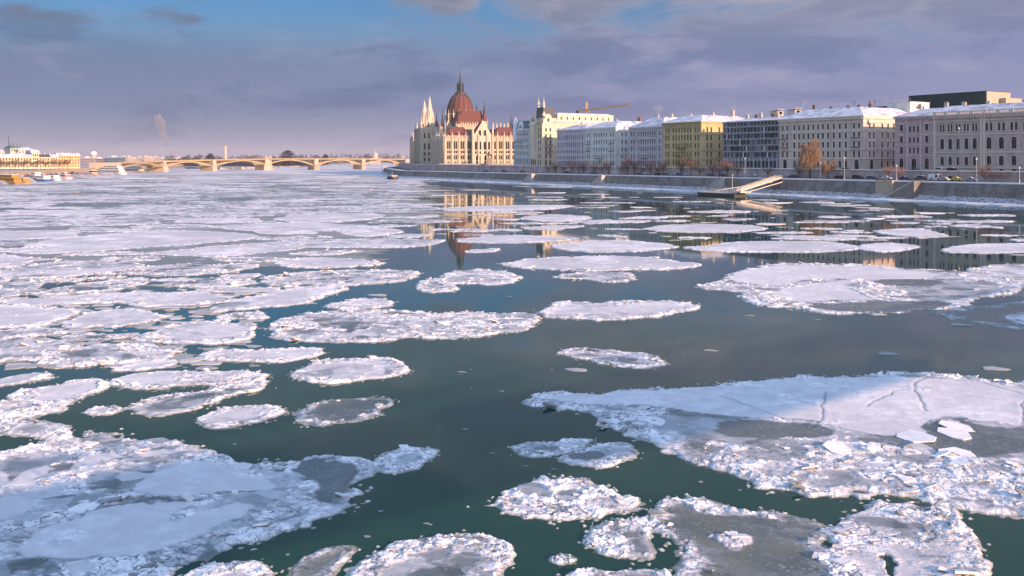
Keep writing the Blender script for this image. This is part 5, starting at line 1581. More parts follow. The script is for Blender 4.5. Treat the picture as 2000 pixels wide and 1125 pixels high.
    def turret(x, y, z0, z1, zr, tip, r=2.3, redcone=True, dark=True, name='turret'):
        t_ = MB()
        t_.lathe([(r, z0), (r, z1), (r * 1.15, z1 + 0.2), (r * 1.15, z1 + 0.9)], 8, (x, y, 0), a0=math.pi / 8)
        o = t_.build(name, M_PTRIM, root)
        for k in range(4):
            a = math.pi / 4 + k * math.pi / 2
            p_ = link('pinnacle', pin, o); p_.location = (x + r * 1.25 * math.cos(a), y + r * 1.25 * math.sin(a), z1 - 1.0); p_.scale = (0.62, 0.62, 0.8)
        t_ = MB()
        if redcone: t_.lathe([(r * 0.95, z1 + 0.9), (r * 0.42, zr)], 8, (x, y, 0), 0, math.pi / 8)
        t_.lathe([(r * (0.5 if redcone else 0.95), zr if redcone else z1 + 0.9), (r * 0.42, zr + 0.8 if redcone else z1 + 2), (r * 0.16, zr + (tip - zr) * 0.55), (0.05, tip)], 8, (x, y, 0), 1 if dark else 2, math.pi / 8)
        t_.build('spire', [M_PRED, M_PDARK, M_PTRIM], o)
    turret(40.6, 45, Hc, 36.5, 45.0, 57.5, 2.6); turret(40.6, 90, Hc, 37, 46, 57.5, 2.4)
    turret(17.7, 45, Hc, 34.0, 43.0, 47.5, 2.6); turret(17.7, 90, Hc, 37, 44, 50, 2.2)
    turret(5.3, 60, Hc, 32.0, 38.0, 48.3, 2.2); turret(3.2, 88, Hc, 33.0, 38.5, 48.5, 2.2)
    turret(0.8, 6, 4, 23.5, 27, 30.0, 1.6); turret(2.2, 24, 4, 25.5, 29, 33.5, 1.7)
    turret(58.5, 8, 10, 25.0, 29.5, 39.5, 1.7); turret(W - 0.5, 4, 10, 25.5, 30, 41.5, 1.6); turret(61.5, 30, 10, 29.0, 34, 45.5, 1.8)
    # corner pavilion of the river front, low sunlit porch at its foot
    mb = MB(); mb.box(-1.6, 6.4, -1.8, 8.0, -3.0, 8.5); mb.add([(-1.9, -2.1, 8.5), (6.7, -2.1, 8.5), (6.7, 8.3, 8.5), (-1.9, 8.3, 8.5), (2.4, 3, 12.0)], [(0, 1, 4), (1, 2, 4), (2, 3, 4), (3, 0, 4)])
    # ---- middle of the river front with the twin towers
    mid = MB(); mw_ = []
    for u in (3.0, 7.0): mw_ += [(u, 13.0, 1.6, 6.0, 'arch'), (u, 7.5, 1.5, 3.2, 'arch'), (u, 2.2, 1.5, 3.2, 'arch'), (u, 23.5, 1.3, 5.0, 'arch')]
    Mm = T(-10, 96, 0); mid.M = Mm
    facade(mid, 10.0, -3, 34.0, [(u - w_ / 2, u + w_ / 2, z, z + h_) for (u, z, w_, h_, k) in mw_])
    mid.M = Matrix.Identity(4)
    mid.box(-10, 6, 96.5, 174, -3, 33.9)
    mid.M = T(-10, 174, 0) @ RZ(-math.pi / 2); facade(mid, 78, -3, 34, [])
    mid.M = Matrix.Identity(4)
    for x in (-10, -5.2, -0.4): mid.box(x - 0.5, x + 0.6, 95.2, 95.99, -3, 35.0)
    for z in (5.6, 11.4, 20.6, 30.5): mid.box(-10.3, 0, 95.6, 95.98, z, z + 0.4)
    mid.build('river_centre', M_PTRIM, root)
    place_windows(root, Mm, mw_, M_PTRIM, M_PTRIM)
    for x, y in ((-10, 95.6), (-0.4, 95.6), (-10, 120), (-10, 140), (-10, 160)): pinn(x, y, 34, 1.2)
    for (x, y, z0, tip) in ((-1.0, 110, 34, 63.8), (-2.0, 150, 34, 62.5)):
        tw = MB()
        tw.box(x - 4.0, x + 4.0, y - 4.0, y + 4.0, z0 - 6, z0 + 6.0)
        tw.lathe([(4.4, z0 + 6), (4.2, z0 + 7), (2.9, z0 + 15.5)], 8, (x, y, 0), 0, math.pi / 8)
        o = tw.build('river_tower', M_PTRIM, root)
        for k in range(4):
            a = math.pi / 4 + k * math.pi / 2
            p_ = link('pinnacle', pin, o); p_.location = (x + 5.0 * math.cos(a), y + 5.0 * math.sin(a), z0 + 4); p_.scale = (1.1, 1.1, 1.6)
            p_ = link('pinnacle', pin, o); p_.location = (x + 3.4 * math.cos(a + .78), y + 3.4 * math.sin(a + .78), z0 + 9); p_.scale = (0.8, 0.8, 1.2)
        sp = MB()
        sp.lathe([(2.9, z0 + 15.5), (3.1, z0 + 16), (2.2, z0 + 18.5), (0.5, tip - 2.0), (0.06, tip)], 8, (x, y, 0), 0, math.pi / 8)
        sp.build('spire', M_PTRIM, o)
        for k in range(2):
            link('window', window_mesh(1.3, 4.6, 'arch', M_PTRIM, M_PTRIM), o, T(x - 1.6 + k * 3.2, y - 4.0 - 0.36, z0 + 0.2))
    # far pavilion of the river front
    fp = MB(); fp.box(-7, 8, 225, D - 0.5, -3, 26); fp.build('far_pavilion', M_PSTONE, root)
    mb = MB(); hip_roof(mb, -7, 8, 225, D - 0.5, 26.02, 6, 5, over=0.2); mb.build('roof', M_PDARK, root)
    for x, y in ((-6.5, 226), (7.5, 226), (-6.5, 245)): pinn(x, y, 26, 1.3)
    turret(1, 232, 20, 30, 34, 38, 1.8)
    # ---- dome
    dx_, dy_ = 31.0, 131.6
    dr = MB(); n = 16
    dr.lathe([(14.6, Hc), (14.6, 40.5), (13.6, 40.8), (13.6, 46.5), (14.0, 46.8), (14.0, 48.0)], n, (dx_, dy_, 0), a0=math.pi / n)
    drum = dr.build('drum', M_PTRIM, root)
    for k in range(n):
        a = 2 * math.pi * k / n
        p_ = link('pinnacle', pin, drum); p_.location = (dx_ + 14.8 * math.cos(a + math.pi / n), dy_ + 14.8 * math.sin(a + math.pi / n), 42.5); p_.scale = (1.15, 1.15, 1.75)
        o = link('window', window_mesh(2.6, 6.0, 'arch', M_PTRIM, M_PTRIM), drum, T(dx_, dy_, 0) @ RZ(a + math.pi / 2) @ T(0, -13.45 - 0.36, 40.9))
        if k in (9, 10, 11, 12, 13, 14, 15, 0):            # flying buttresses on the near side
            fb = MB(); ca, sa = math.cos(a + math.pi / n), math.sin(a + math.pi / n)
            fb.bar((dx_ + 14 * ca, dy_ + 14 * sa, 43), (dx_ + 19 * ca, dy_ + 19 * sa, 33), 0.9, 1.2)
            fb.box(dx_ + 19 * ca - .6, dx_ + 19 * ca + .6, dy_ + 19 * sa - .6, dy_ + 19 * sa + .6, Hc, 35)
            b_ = fb.build('flying_buttress', M_PTRIM, root)
            p_ = link('pinnacle', pin, b_); p_.location = (dx_ + 19 * ca, dy_ + 19 * sa, 35)
    prof = [(12.9, 48.0), (12.85, 50.0), (12.4, 53.5), (11.4, 57.5), (9.8, 61.5), (7.4, 65.0), (5.0, 67.3)]
    d = MB(); d.lathe(prof, n, (dx_, dy_, 0), 0, math.pi / n)
    dome = d.build('dome', M_PRED, root)
    for k in range(n):
        a = 2 * math.pi * (k + 0.5) / n
        rb = MB(); rb.tube([(dx_ + (r + 0.1) * math.cos(a), dy_ + (r + 0.1) * math.sin(a), z) for r, z in prof], 0.34, 5)
        rb.build('rib', M_PDARK, dome)
    la = MB(); la.lathe([(5.6, 67.2), (5.3, 68.4), (3.2, 69.6), (2.4, 70.4), (2.3, 75.6), (3.0, 76.0), (2.5, 76.8), (1.5, 79.0), (1.2, 80.6), (1.5, 81.0), (0.8, 82.6), (0.35, 88.0), (0.10, 93.5), (0.04, 97.5)], 12, (dx_, dy_, 0))
    lan = la.build('lantern', M_PDARK, root)
    for k in range(8):
        a = 2 * math.pi * k / 8
        q = MB(); q.lathe([(0.3, 70), (0.28, 76.5), (0.05, 79.0)], 6, (dx_ + 3.3 * math.cos(a), dy_ + 3.3 * math.sin(a), 0)); q.build('lantern_pinnacle', M_PDARK, lan)
    # crest of small chimneys along the far right wing
    for k in range(5):
        q = MB(); q.box(44 + k * 3.2, 44.9 + k * 3.2, 21, 21.9, 30, 34.2 - 0.5 * (k % 2)); q.lathe([(0.7, 0), (0.1, 1.2)], 4, (44.45 + k * 3.2, 21.45, 34.2 - 0.5 * (k % 2)), a0=math.pi / 4); q.build('chimney', M_PTRIM, root)
    mb = MB()
    # terrace under the lit front with its parapet
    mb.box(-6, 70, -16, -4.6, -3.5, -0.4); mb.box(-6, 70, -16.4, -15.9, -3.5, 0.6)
    mb.build('terrace', mat('grey-brown terrace stone', (0.30, 0.27, 0.26), 0.9, 0.4, 0.3), root)  # grey-brown stone, mottled at random
parliament()

# ---- bronze rider in front of it
def rider_statue():
    x, y, z = V(956, 322, 735)
    root = thing('equestrian_statue', (x, y, 10.0), R(200), 'dark bronze rider statue on a stone plinth before the parliament arches', 'statue')
    pl = MB(); pl.box(-1.9, 1.9, -1.1, 1.1, -1.5, 0.6); pl.box(-1.6, 1.6, -0.8, 0.8, 0.6, 5.4); pl.box(-1.9, 1.9, -1.0, 1.0, 5.4, 5.8)
    pl.build('plinth', mat('statue plinth granite', (0.22, 0.2, 0.19), 0.7, 0.4, 0.8), root)
    def skin(name, verts, edges, rad, m):
        me = bpy.data.meshes.new(name); me.from_pydata(verts, edges, [])
        o = link(name, me, root); o.data.materials.append(m)
        md = o.modifiers.new('skin', 'SKIN'); 
        for v, r in zip(me.skin_vertices[0].data, rad): v.radius = (r, r)
        me.skin_vertices[0].data[0].use_root = True
        o.modifiers.new('sub', 'SUBSURF').levels = 1
        return o
    br = mat('dark statue bronze', (0.035, 0.04, 0.042), 0.45, 0.3, 2.0)
    hv = [(-1.2, 0, 8.2), (0, 0, 8.15), (1.15, 0, 8.35), (1.9, 0, 9.5), (2.65, 0, 9.35), (-1.35, .35, 7.0), (-1.2, .38, 5.85), (-1.35, -.35, 7.0), (-1.2, -.38, 5.85), (1.3, .35, 7.1), (1.35, .36, 5.85), (1.5, -.4, 7.4), (2.0, -.4, 6.8), (-1.9, 0, 8.0), (-2.1, 0, 6.6)]
    skin('horse', hv, [(0, 1), (1, 2), (2, 3), (3, 4), (0, 5), (5, 6), (0, 7), (7, 8), (2, 9), (9, 10), (2, 11), (11, 12), (0, 13), (13, 14)],
         [.62, .66, .62, .36, .22, .26, .14, .26, .14, .24, .13, .24, .13, .15, .10], br)
    rv = [(0, 0, 8.7), (0.05, 0, 9.7), (0.1, 0, 10.3), (0.12, 0, 10.75), (.3, .55, 8.2), (.2, .6, 7.3), (.3, -.55, 8.2), (.2, -.6, 7.3), (.1, .5, 9.9), (.6, .45, 9.3), (.1, -.5, 9.9), (.6, -.3, 9.3)]
    skin('rider', rv, [(0, 1), (1, 2), (2, 3), (0, 4), (4, 5), (0, 6), (6, 7), (1, 8), (8, 9), (1, 10), (10, 11)], [.42, .42, .18, .26, .24, .15, .24, .15, .17, .11, .17, .11], br)
rider_statue()

# ------------------------------------------------------------------ the yellow arch bridge upriver
def arch_bridge():
    M_Y = mat('ochre painted bridge steel', (0.50, 0.40, 0.25), 0.6, 0.3, 0.1)
    M_BS = stone('warm bridge stone', (0.50, 0.42, 0.34), 0.4, 0.15)
    M_DK = mat('bridge deck underside', (0.20, 0.15, 0.08), 0.8)
    root = thing('arch_bridge', (0, 0, 0), 0, 'ochre-yellow steel arch bridge on stone piers crossing the river far upstream', 'bridge')
    # stations: photo column, distance, deck height
    st = [(215, 905, 10.6), (307, 1027, 11.9), (407, 1090, 13.3), (515, 1187, 14.5), (612, 1213, 14.6), (702, 1271, 14.4), (783, 1320, 13.9)]
    pts = [Vector(((x - 1000) / F * Y, Y, h)) for x, Y, h in st]
    W2 = 9.0
    def nrm(a, b):
        d = (b - a); d.z = 0; d.normalize(); return Vector((d.y, -d.x, 0)), d      # towards the viewer
    for i, (a, b) in enumerate(zip(pts[:-1], pts[1:])):
        nv, d = nrm(a, b)
        dk = MB()
        up = Vector((0, 0, 1))
        q = [a + nv * W2, b + nv * W2, b - nv * W2, a - nv * W2]
        dk.add([p - up * 0.9 for p in q] + [p for p in q], [(3, 2, 1, 0), (4, 5, 6, 7), (0, 1, 5, 4), (1, 2, 6, 5), (2, 3, 7, 6), (3, 0, 4, 7)])
        dk.add([p + nv * 0.35 - up * 0.35 for p in (q[0], q[1])] + [p + nv * 0.35 + up * 0.25 for p in (q[1], q[0])], [(0, 1, 2, 3)], 1)
        dk.build('deck', [M_DK, M_Y], root)
        rl = MB(); n = int((b - a).length / 3)
        for k in range(n + 1):
            p = a.lerp(b, k / n) + nv * (W2 - 0.2)
            rl.bar(p, p + up * 1.2, 0.16)
        rl.bar(a + nv * (W2 - .2) + up * 1.2, b + nv * (W2 - .2) + up * 1.2, 0.2); rl.bar(a + nv * (W2 - .2) + up * 0.5, b + nv * (W2 - .2) + up * 0.5, 0.3)
        rl.build('railing', M_Y, root)
        # arch ribs with spandrel posts
        half0 = 0.0 if i > 0 else -0.06
        for off in (W2 - 0.5, 3.0, -3.0, -W2 + 0.5):
            ar = MB(); N = 18; prev = None
            for k in range(N + 1):
                t = k / N; p = a.lerp(b, 0.02 + 0.96 * t) + nv * off
                top = p.z - 1.0; spring = 5.6 + 0.25 * max(0, p.z - 12)
                z = spring + (top - 0.3 - spring) * (1 - (2 * t - 1) ** 2)
                cur = Vector((p.x, p.y, z))
                if prev is not None: ar.bar(prev, cur, 0.55, 0.95)
                if off > 0 and k % 1 == 0 and top - z > 0.6: ar.bar(cur, (p.x, p.y, top + 0.15), 0.28)
                prev = cur
            ar.build('arch_rib', M_Y, root)
    for i, p in enumerate(pts[1:-1]):
        a, b = pts[i], pts[i + 2]
        nv, d = nrm(a, b)
        big = (i == 2)
        wl = 6.2 if big else 3.4
        def ring(z, k, k2): return [p.xy.to_3d() + d * sx * wl * k + nv * sy for sx, sy in ((-1, W2 * k2 + 1), (0, W2 * k2 + 4.5), (1, W2 * k2 + 1), (1, -W2 - 1), (0, -W2 - 4), (-1, -W2 - 1))], z
        mb = MB()
        vs = []
        levels = ((-2, 1.15, 1.1), (1.0, 1.1, 1.05), (6.2, 1.0, 1.0), (6.8, 1.12, 1.02), (7.2, 0.92, 0.95))
        for z, k, k2 in levels:
            r_, zz_ = ring(z, k, k2); vs += [(v.x, v.y, zz_) for v in r_]
        fs = []
        for j in range(len(levels) - 1):
            for k in range(6): fs.append((j * 6 + k, j * 6 + (k + 1) % 6, (j + 1) * 6 + (k + 1) % 6, (j + 1) * 6 + k))
        fs.append(tuple(range((len(levels) - 1) * 6, len(levels) * 6)))
        mb.add(vs, fs)
        bx = [p.xy.to_3d() + d * sx * wl * 0.8 + nv * sy for sx, sy in ((-1, W2 + 1.0), (1, W2 + 1.0), (1, -W2 - 1), (-1, -W2 - 1))]
        mb.add([(v.x, v.y, 7.2) for v in bx] + [(v.x, v.y, p.z + 0.6) for v in bx], [(4, 5, 6, 7), (0, 1, 5, 4), (1, 2, 6, 5), (2, 3, 7, 6), (3, 0, 4, 7)])
        if big:
            for sx in (-1, 1):
                for k in range(2):
                    c = p.xy.to_3d() + d * sx * wl * (0.75 - k * 0.35) + nv * (W2 + 0.8)
                    mb.lathe([(0.8, p.z - 7), (0.7, p.z + 2.0), (0.95, p.z + 2.2), (0.5, p.z + 4.0), (0.1, p.z + 5.2)], 8, (c.x, c.y, 0))
        mb.build('pier', M_BS, root)
    for i, e in ((0, pts[0]), (len(pts) - 1, pts[-1])):
        a, b = (pts[0], pts[1]) if i == 0 else (pts[-1], pts[-2])
        d = (a - b); d.z = 0; d.normalize(); nv = Vector((d.y, -d.x, 0))
        mb = MB(); L = 22 if i == 0 else 34
        c = [e + d * 0 + nv * 11, e + d * L + nv * 11, e + d * L - nv * 11, e - nv * 11]
        mb.add([(v.x, v.y, -1) for v in c] + [(v.x, v.y, e.z + 0.7) for v in c], [(4, 5, 6, 7), (0, 1, 5, 4), (1, 2, 6, 5), (2, 3, 7, 6), (3, 0, 4, 7), (3, 2, 1, 0), (7, 6, 5, 4)])
        mb.build('abutment', M_BS, root)
    # lamp posts along the near parapet
    for i, (a, b) in enumerate(zip(pts[:-1], pts[1:])):
        nv, d = nrm(a, b)
        for k in range(3):
            p = a.lerp(b, (k + 0.5) / 3) + nv * (W2 - 0.1)
            mb = MB(); mb.tube([p, p + Vector((0, 0, 5.5))], 0.10, 5); mb.lathe([(0.1, 0), (0.35, 0.3), (0.1, 0.8)], 6, (p.x, p.y, p.z + 5.5)); mb.build('lamp', M_DARKMETAL, root)
arch_bridge()

# ------------------------------------------------------------------ tower crane behind the pale green house
def tower_crane():
    M_C = mat('crane yellow paint', (0.62, 0.40, 0.12), 0.5, 0.2, 0.5)
    a, b = Vector((51.9, 727, 38.0)) * 1.3 + Vector((0, 0, 15)), Vector((82.8, 641, 38.0)) * 1.3 + Vector((0, 0, 15))
    m = a.lerp(b, 0.2)
    root = thing('tower_crane', (m.x, m.y, 10), 0, 'yellow lattice tower crane with a long jib above the rooftops', 'crane')
    d = (b - a).normalized(); nv = Vector((-d.y, d.x, 0))
    def lattice(name, p, q, w_, steps, tri=False):
        mb = MB(); ax = (q - p).normalized()
        s1 = nv if abs(ax.z) > 0.9 or True else nv
        s2 = ax.cross(s1).normalized()
        cs = [(s1 + s2) * w_ / 2, (s1 - s2) * w_ / 2, (-s1 - s2) * w_ / 2, (-s1 + s2) * w_ / 2]
        rel = Vector((m.x, m.y, 10))
        for c in cs: mb.bar(p + c - rel, q + c - rel, 0.34)
        for k in range(steps):
            t0, t1 = k / steps, (k + 1) / steps
            for j in range(4):
                mb.bar(p.lerp(q, t0) + cs[j] - rel, p.lerp(q, t1) + cs[(j + 1) % 4] - rel, 0.2)
        mb.build(name, M_C, root)
    lattice('mast', Vector((m.x, m.y, 10)), Vector((m.x, m.y, m.z - 1)), 1.9, 26)
    lattice('mast_head', Vector((m.x, m.y, m.z)), Vector((m.x, m.y, m.z + 8.5)), 1.5, 4)
    lattice('jib', m, b, 1.3, 34)
    lattice('counter_jib', a, m, 1.1, 10)
    rel = Vector((m.x, m.y, 10)); top = Vector((m.x, m.y, m.z + 8.5)) - rel
    mb = MB(); mb.bar(top, m.lerp(b, 0.62) + Vector((0, 0, .7)) - rel, 0.14); mb.bar(top, a + Vector((0, 0, .6)) - rel, 0.14); mb.build('tie_rod', M_DARKMETAL, root)
    mb = MB(); c = a - rel
    mb.box(c.x - 1.0, c.x + 1.6, c.y - 1.5, c.y + 1.0, c.z - 2.2, c.z + 0.8); mb.build('counterweight', M_DARKMETAL, root)
    mb = MB(); c = m - rel; mb.box(c.x + 0.9, c.x + 2.5, c.y - 1.6, c.y - 0.2, c.z - 2.6, c.z - 0.4); mb.build('cab', mat('crane cab', (0.30, 0.22, 0.12), 0.5), root)
    mb = MB(); c = m.lerp(b, 0.25) - rel; mb.box(c.x - .6, c.x + .6, c.y - .6, c.y + .6, c.z - 1.3, c.z - 0.7); mb.bar((c.x, c.y, c.z - 1.3), (c.x, c.y, c.z - 4), 0.06); mb.build('trolley', M_DARKMETAL, root)
tower_crane()

# ------------------------------------------------------------------ landing stage, steps, ramp
def landing_stage():
    M_PT = mat('weathered pontoon planks', (0.48, 0.42, 0.36), 0.85, 0.4, 0.8)
    M_HU = mat('dark pontoon hull', (0.06, 0.065, 0.075), 0.5, 0.4, 0.6)
    M_PALE = mat('pale galvanised gangway', (0.60, 0.54, 0.47), 0.6, 0.3, 0.6)
    p = P(121, -27)
    root = thing('landing_stage', (p.x, p.y, 0), RZB, 'floating pontoon landing stage with railings moored off the right quay', 'landing stage')
    L, D = 21.0, 7.0
    mb = MB(); mb.box(0, L, 0, D, -0.3, 0.95); mb.build('hull', M_HU, root)
    mb = MB(); mb.box(-0.15, L + 0.15, -0.15, D + 0.15, 0.95, 1.2); mb.build('deck', M_PT, root)
    for name, y in (('railing', 0.0), ('railing', D)):
        mb = MB()
        for k in range(12): mb.box(k * L / 11 - 0.05, k * L / 11 + 0.05, y - 0.05, y + 0.05, 1.5, 2.6)
        for z in (1.85, 2.2, 2.55): mb.box(0, L, y - 0.04, y + 0.04, z, z + 0.08)
        mb.build(name, M_PALE, root)
    mb = MB(); mb.lathe([(0.12, 1.5), (0.1, 8.0)], 8, (13.5, 6.4, 0)); mb.lathe([(0.1, 0), (0.3, 0.2), (0.1, 0.6)], 8, (13.5, 6.4, 8.0)); mb.build('lamp_mast', M_PALE, root)
    # landing end block
    mb = MB(); mb.box(17.2, L + 2.8, 0.6, D - 0.6, 1.5, 2.0); mb.build('landing_block', M_PALE, root)
    # gangway up to the quay
    q = P(100.5, -24); top = P(108, 7.6)
    g = thing('gangway', (q.x, q.y, 2.0), 0, 'pale railed gangway sloping from the pontoon up to the quay', 'gangway')
    a = Vector((0, 0, 0)); b = Vector((top.x - q.x, top.y - q.y, 4.9))
    d = (b - a).normalized(); sd = Vector((d.y, -d.x, 0)).normalized()
    mb = MB(); mb.bar(a, b, 2.2, 0.25); mb.build('walkway', M_PALE, g)
    for s_ in (-1, 1):
        mb = MB(); o = sd * 1.05 * s_
        for k in range(19): 
            c = a.lerp(b, k / 18) + o; mb.bar(c, c + Vector((0, 0, 1.3)), 0.10)
        for h_ in (0.5, 0.9, 1.3): mb.bar(a + o + Vector((0, 0, h_)), b + o + Vector((0, 0, h_)), 0.11)
        mb.bar(a + o + Vector((0, 0, 0.2)), b + o + Vector((0, 0, 0.2)), 0.12, 0.5)
        mb.build('railing', M_PALE, g)
    for i, (s0, t0, s1, t1, lab) in enumerate(((117, -20.5, 108, 3.0, 'slanted pale mooring beam left of the gangway'), (98.5, -21, 104.5, 5.0, 'slanted pale mooring beam right of the gangway'))):
        u, v = P(s0, t0), P(s1, t1)
        mb = MB(); mb.tube([(u.x, u.y, 1.7), (v.x, v.y, 5.2)], 0.2, 8)
        mb.lathe([(0.5, -0.3), (0.5, 0.3)], 8, (u.x, u.y, 1.7))
        tag(mb.build('mooring_beam', M_PALE), lab, 'mooring beam')
landing_stage()

def steps_and_ramp():
    M_ST = mat('pale worn steps', (0.46, 0.42, 0.39), 0.9, 0.4, 0.6)
    # boat ramp in the wall at the right: sunlit cheek, snowy slope
    p = P(52, 3.0)
    root = thing('boat_ramp', (p.x, p.y, 0), RZB, 'snow-covered boat ramp slanting down the quay wall with a sunlit cheek wall', 'ramp')
    mb = MB(); L = 11.0
    mb.add([(0, -0.5, 0.8), (L, -0.5, 0.8), (L, -0.5, 6.9), (0, 4.8, 0.8), (L, 4.8, 0.8), (L, 4.8, 6.9), (0, -0.5, 1.0), (0, 4.8, 1.0)],
           [(0, 1, 2, 6), (4, 3, 7, 5), (1, 4, 5, 2), (3, 0, 6, 7)])
    mb.build('ramp_body', M_WALLSTONE, root)
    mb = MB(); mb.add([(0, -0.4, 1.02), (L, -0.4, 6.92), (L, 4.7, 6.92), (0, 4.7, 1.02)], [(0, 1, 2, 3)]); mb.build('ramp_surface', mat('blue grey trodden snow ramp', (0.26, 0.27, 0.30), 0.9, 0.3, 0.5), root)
    mb = MB()
    for y in (-0.55, 4.75): mb.add([(-0.3, y - .15, 1.1), (L, y - .15, 7.0), (L, y + .15, 7.0), (-0.3, y + .15, 1.1), (-0.3, y - .15, 1.5), (L, y - .15, 7.4), (L, y + .15, 7.4), (-0.3, y + .15, 1.5)], [(4, 5, 6, 7), (0, 1, 5, 4), (2, 3, 7, 6), (0, 4, 7, 3)])
    mb.build('ramp_kerb', M_PLASTER, root)
    mb = MB(); mb.box(-7.5, -0.2, 2.6, 5.5, 0.6, 6.95); mb.build('cheek_wall', mat('warm cheek stone', (0.50, 0.40, 0.30), 0.9, 0.4, 0.4), root)
    for x, lab in ((1385, 'stone stair flight in the quay wall left of the pontoon'), (1160, 'stone stair flight in the quay wall below the pale green house'), (1027, 'stone stair flight in the quay wall below the turreted house')):
        s = s_at(x, 5.0); q = P(s, 3.4)
        zq = quay_z(q.y)
        t = thing('quay_stairs', (q.x, q.y, 0), RZB, lab, 'stairs')
        mb = MB(); n = 14; L = 9.0
        for k in range(n):
            mb.box(k * L / n, L, 0, 2.6, 0.9 + k * (zq - 1.0) / n, 0.9 + (k + 1) * (zq - 1.0) / n)
        mb.build('steps', M_ST, t)
        mb = MB(); mb.add([(-0.2, -0.25, 0.9), (L, -0.25, zq), (L, -0.02, zq), (-0.2, -0.02, 0.9), (-0.2, -0.25, 1.7), (L, -0.25, zq + .7), (L, -0.02, zq + .7), (-0.2, -0.02, 1.7)], [(4, 5, 6, 7), (0, 1, 5, 4), (2, 3, 7, 6), (0, 4, 7, 3), (1, 2, 6, 5)])
        mb.build('stair_parapet', M_PLASTER, t)
steps_and_ramp()

# ------------------------------------------------------------------ cars
def car_proto(kind, col):
    """front towards +x; body shell with arches, glasshouse, wheels, lamps"""
    root = bpy.data.objects.new('parked_car', None); COL.objects.link(root)
    m = mat('car paint %d %d %d' % tuple(int(c * 100) for c in col), col, 0.3, spec=0.5)
    L, Wd, hb, hr = {'car': (4.4, 1.75, 0.92, 1.46), 'suv': (4.7, 1.85, 1.05, 1.75), 'van': (5.4, 1.95, 1.2, 2.4)}[kind]
    h = L / 2
    if kind == 'van': cab = [(-h + .05, hb), (-h + .1, hr - .05), (-h + .3, hr), (h - 1.5, hr), (h - .75, hb + .1), (h - .7, hb)]
    elif kind == 'suv': cab = [(-h + .1, hb), (-h + .4, hr - .08), (-h + .7, hr), (h - 2.0, hr), (h - 1.15, hb)]
    else: cab = [(-h + .35, hb), (-h + 1.05, hr - .03), (-h + 1.4, hr), (h - 2.1, hr), (h - 1.2, hb)]
    side = [(-h, .35), (-h - .03, .7), (-h + .08, hb), (h - 1.1, hb), (h - .12, hb - .2), (h, .65), (h - .02, .35)]
    mb = MB()
    def ext(poly, y, inset=0.0, mi=0):
        n = len(poly)
        vs = [(x, -y, z) for x, z in poly] + [(x, y, z) for x, z in poly]
        if inset:
            zmax = max(z for x, z in poly); zmin = min(z for x, z in poly)
            vs = [(x, sy * (y - inset * (z - zmin) / (zmax - zmin)), z) for sy in (-1, 1) for x, z in poly]
        mb.add(vs, [tuple(range(n)), tuple(range(2 * n - 1, n - 1, -1))] + [(i, n + i, n + (i + 1) % n, (i + 1) % n) for i in range(n)], mi)
    ext(side, Wd / 2); ext(cab, Wd / 2 - 0.04, 0.2)
    mb.build('body', m, root)
    mb = MB()
    zt = hr - 0.12
    cx0, cx1 = cab[0][0] + 0.35, cab[-1][0] - 0.2
    for sy in (-1, 1):
        y0, y1 = sy * (Wd / 2 - 0.025), sy * (Wd / 2 - 0.19)
        a, b = (h - 2.5, h - 1.45) if kind == 'van' else (cx0 + .25, cx1 - .1)
        mb.quad((a, y0, hb + 0.04), (b, y0, hb + 0.04), (b - (0.75 if kind != 'van' else .35), y1, zt), (a + 0.55 * (kind == 'car'), y1, zt))
    ws = cab[-1][0]
    top = cab[-2][0] if kind != 'van' else cab[3][0]
    mb.quad((ws + .02, -Wd / 2 + .15, hb + .06), (ws + .02, Wd / 2 - .15, hb + .06), (top + .1, Wd / 2 - .28, zt), (top + .1, -Wd / 2 + .28, zt))
    mb.build('windows', M_GLASS, root)
    tyre = mat('tyre rubber', (0.015, 0.015, 0.016), 0.8)
    for sx in (-1, 1):
        for sy in (-1, 1):
            w_ = MB(); w_.M = T(sx * (h - 0.85), sy * (Wd / 2 - 0.1), 0.33) @ Matrix.Rotation(math.pi / 2, 4, 'X')
            w_.lathe([(0.30, -.11), (0.33, -.08), (0.33, .08), (0.30, .11)], 12); w_.build('wheel', tyre, root)
    for sy in (-1, 1):
        w_ = MB(); w_.box(h - .06, h + .01, sy * .6 - .16, sy * .6 + .16, .62, .76); w_.build('headlight', mat('car lamp glass', (0.6, 0.6, 0.58), 0.2), root)
        w_ = MB(); w_.box(-h - .04, -h + .04, sy * .68 - .12, sy * .68 + .12, .68, .84); w_.build('tail_light', mat('tail lamp red', (0.35, 0.02, 0.015), 0.3), root)
    if kind != 'van':                                      # snow left on the roof
        w_ = MB(); w_.box(cab[-2][0] - 1.5, cab[-2][0] - .1, -.55, .55, hr, hr + .05); w_.build('roof_snow', M_SNOW, root)
    return root
def kids(o): return [c for c in o.children]
def clone(o):
    c = o.copy(); COL.objects.link(c)
    for ch in kids(o):
        k = ch.copy(); COL.objects.link(k); k.parent = c
    return c
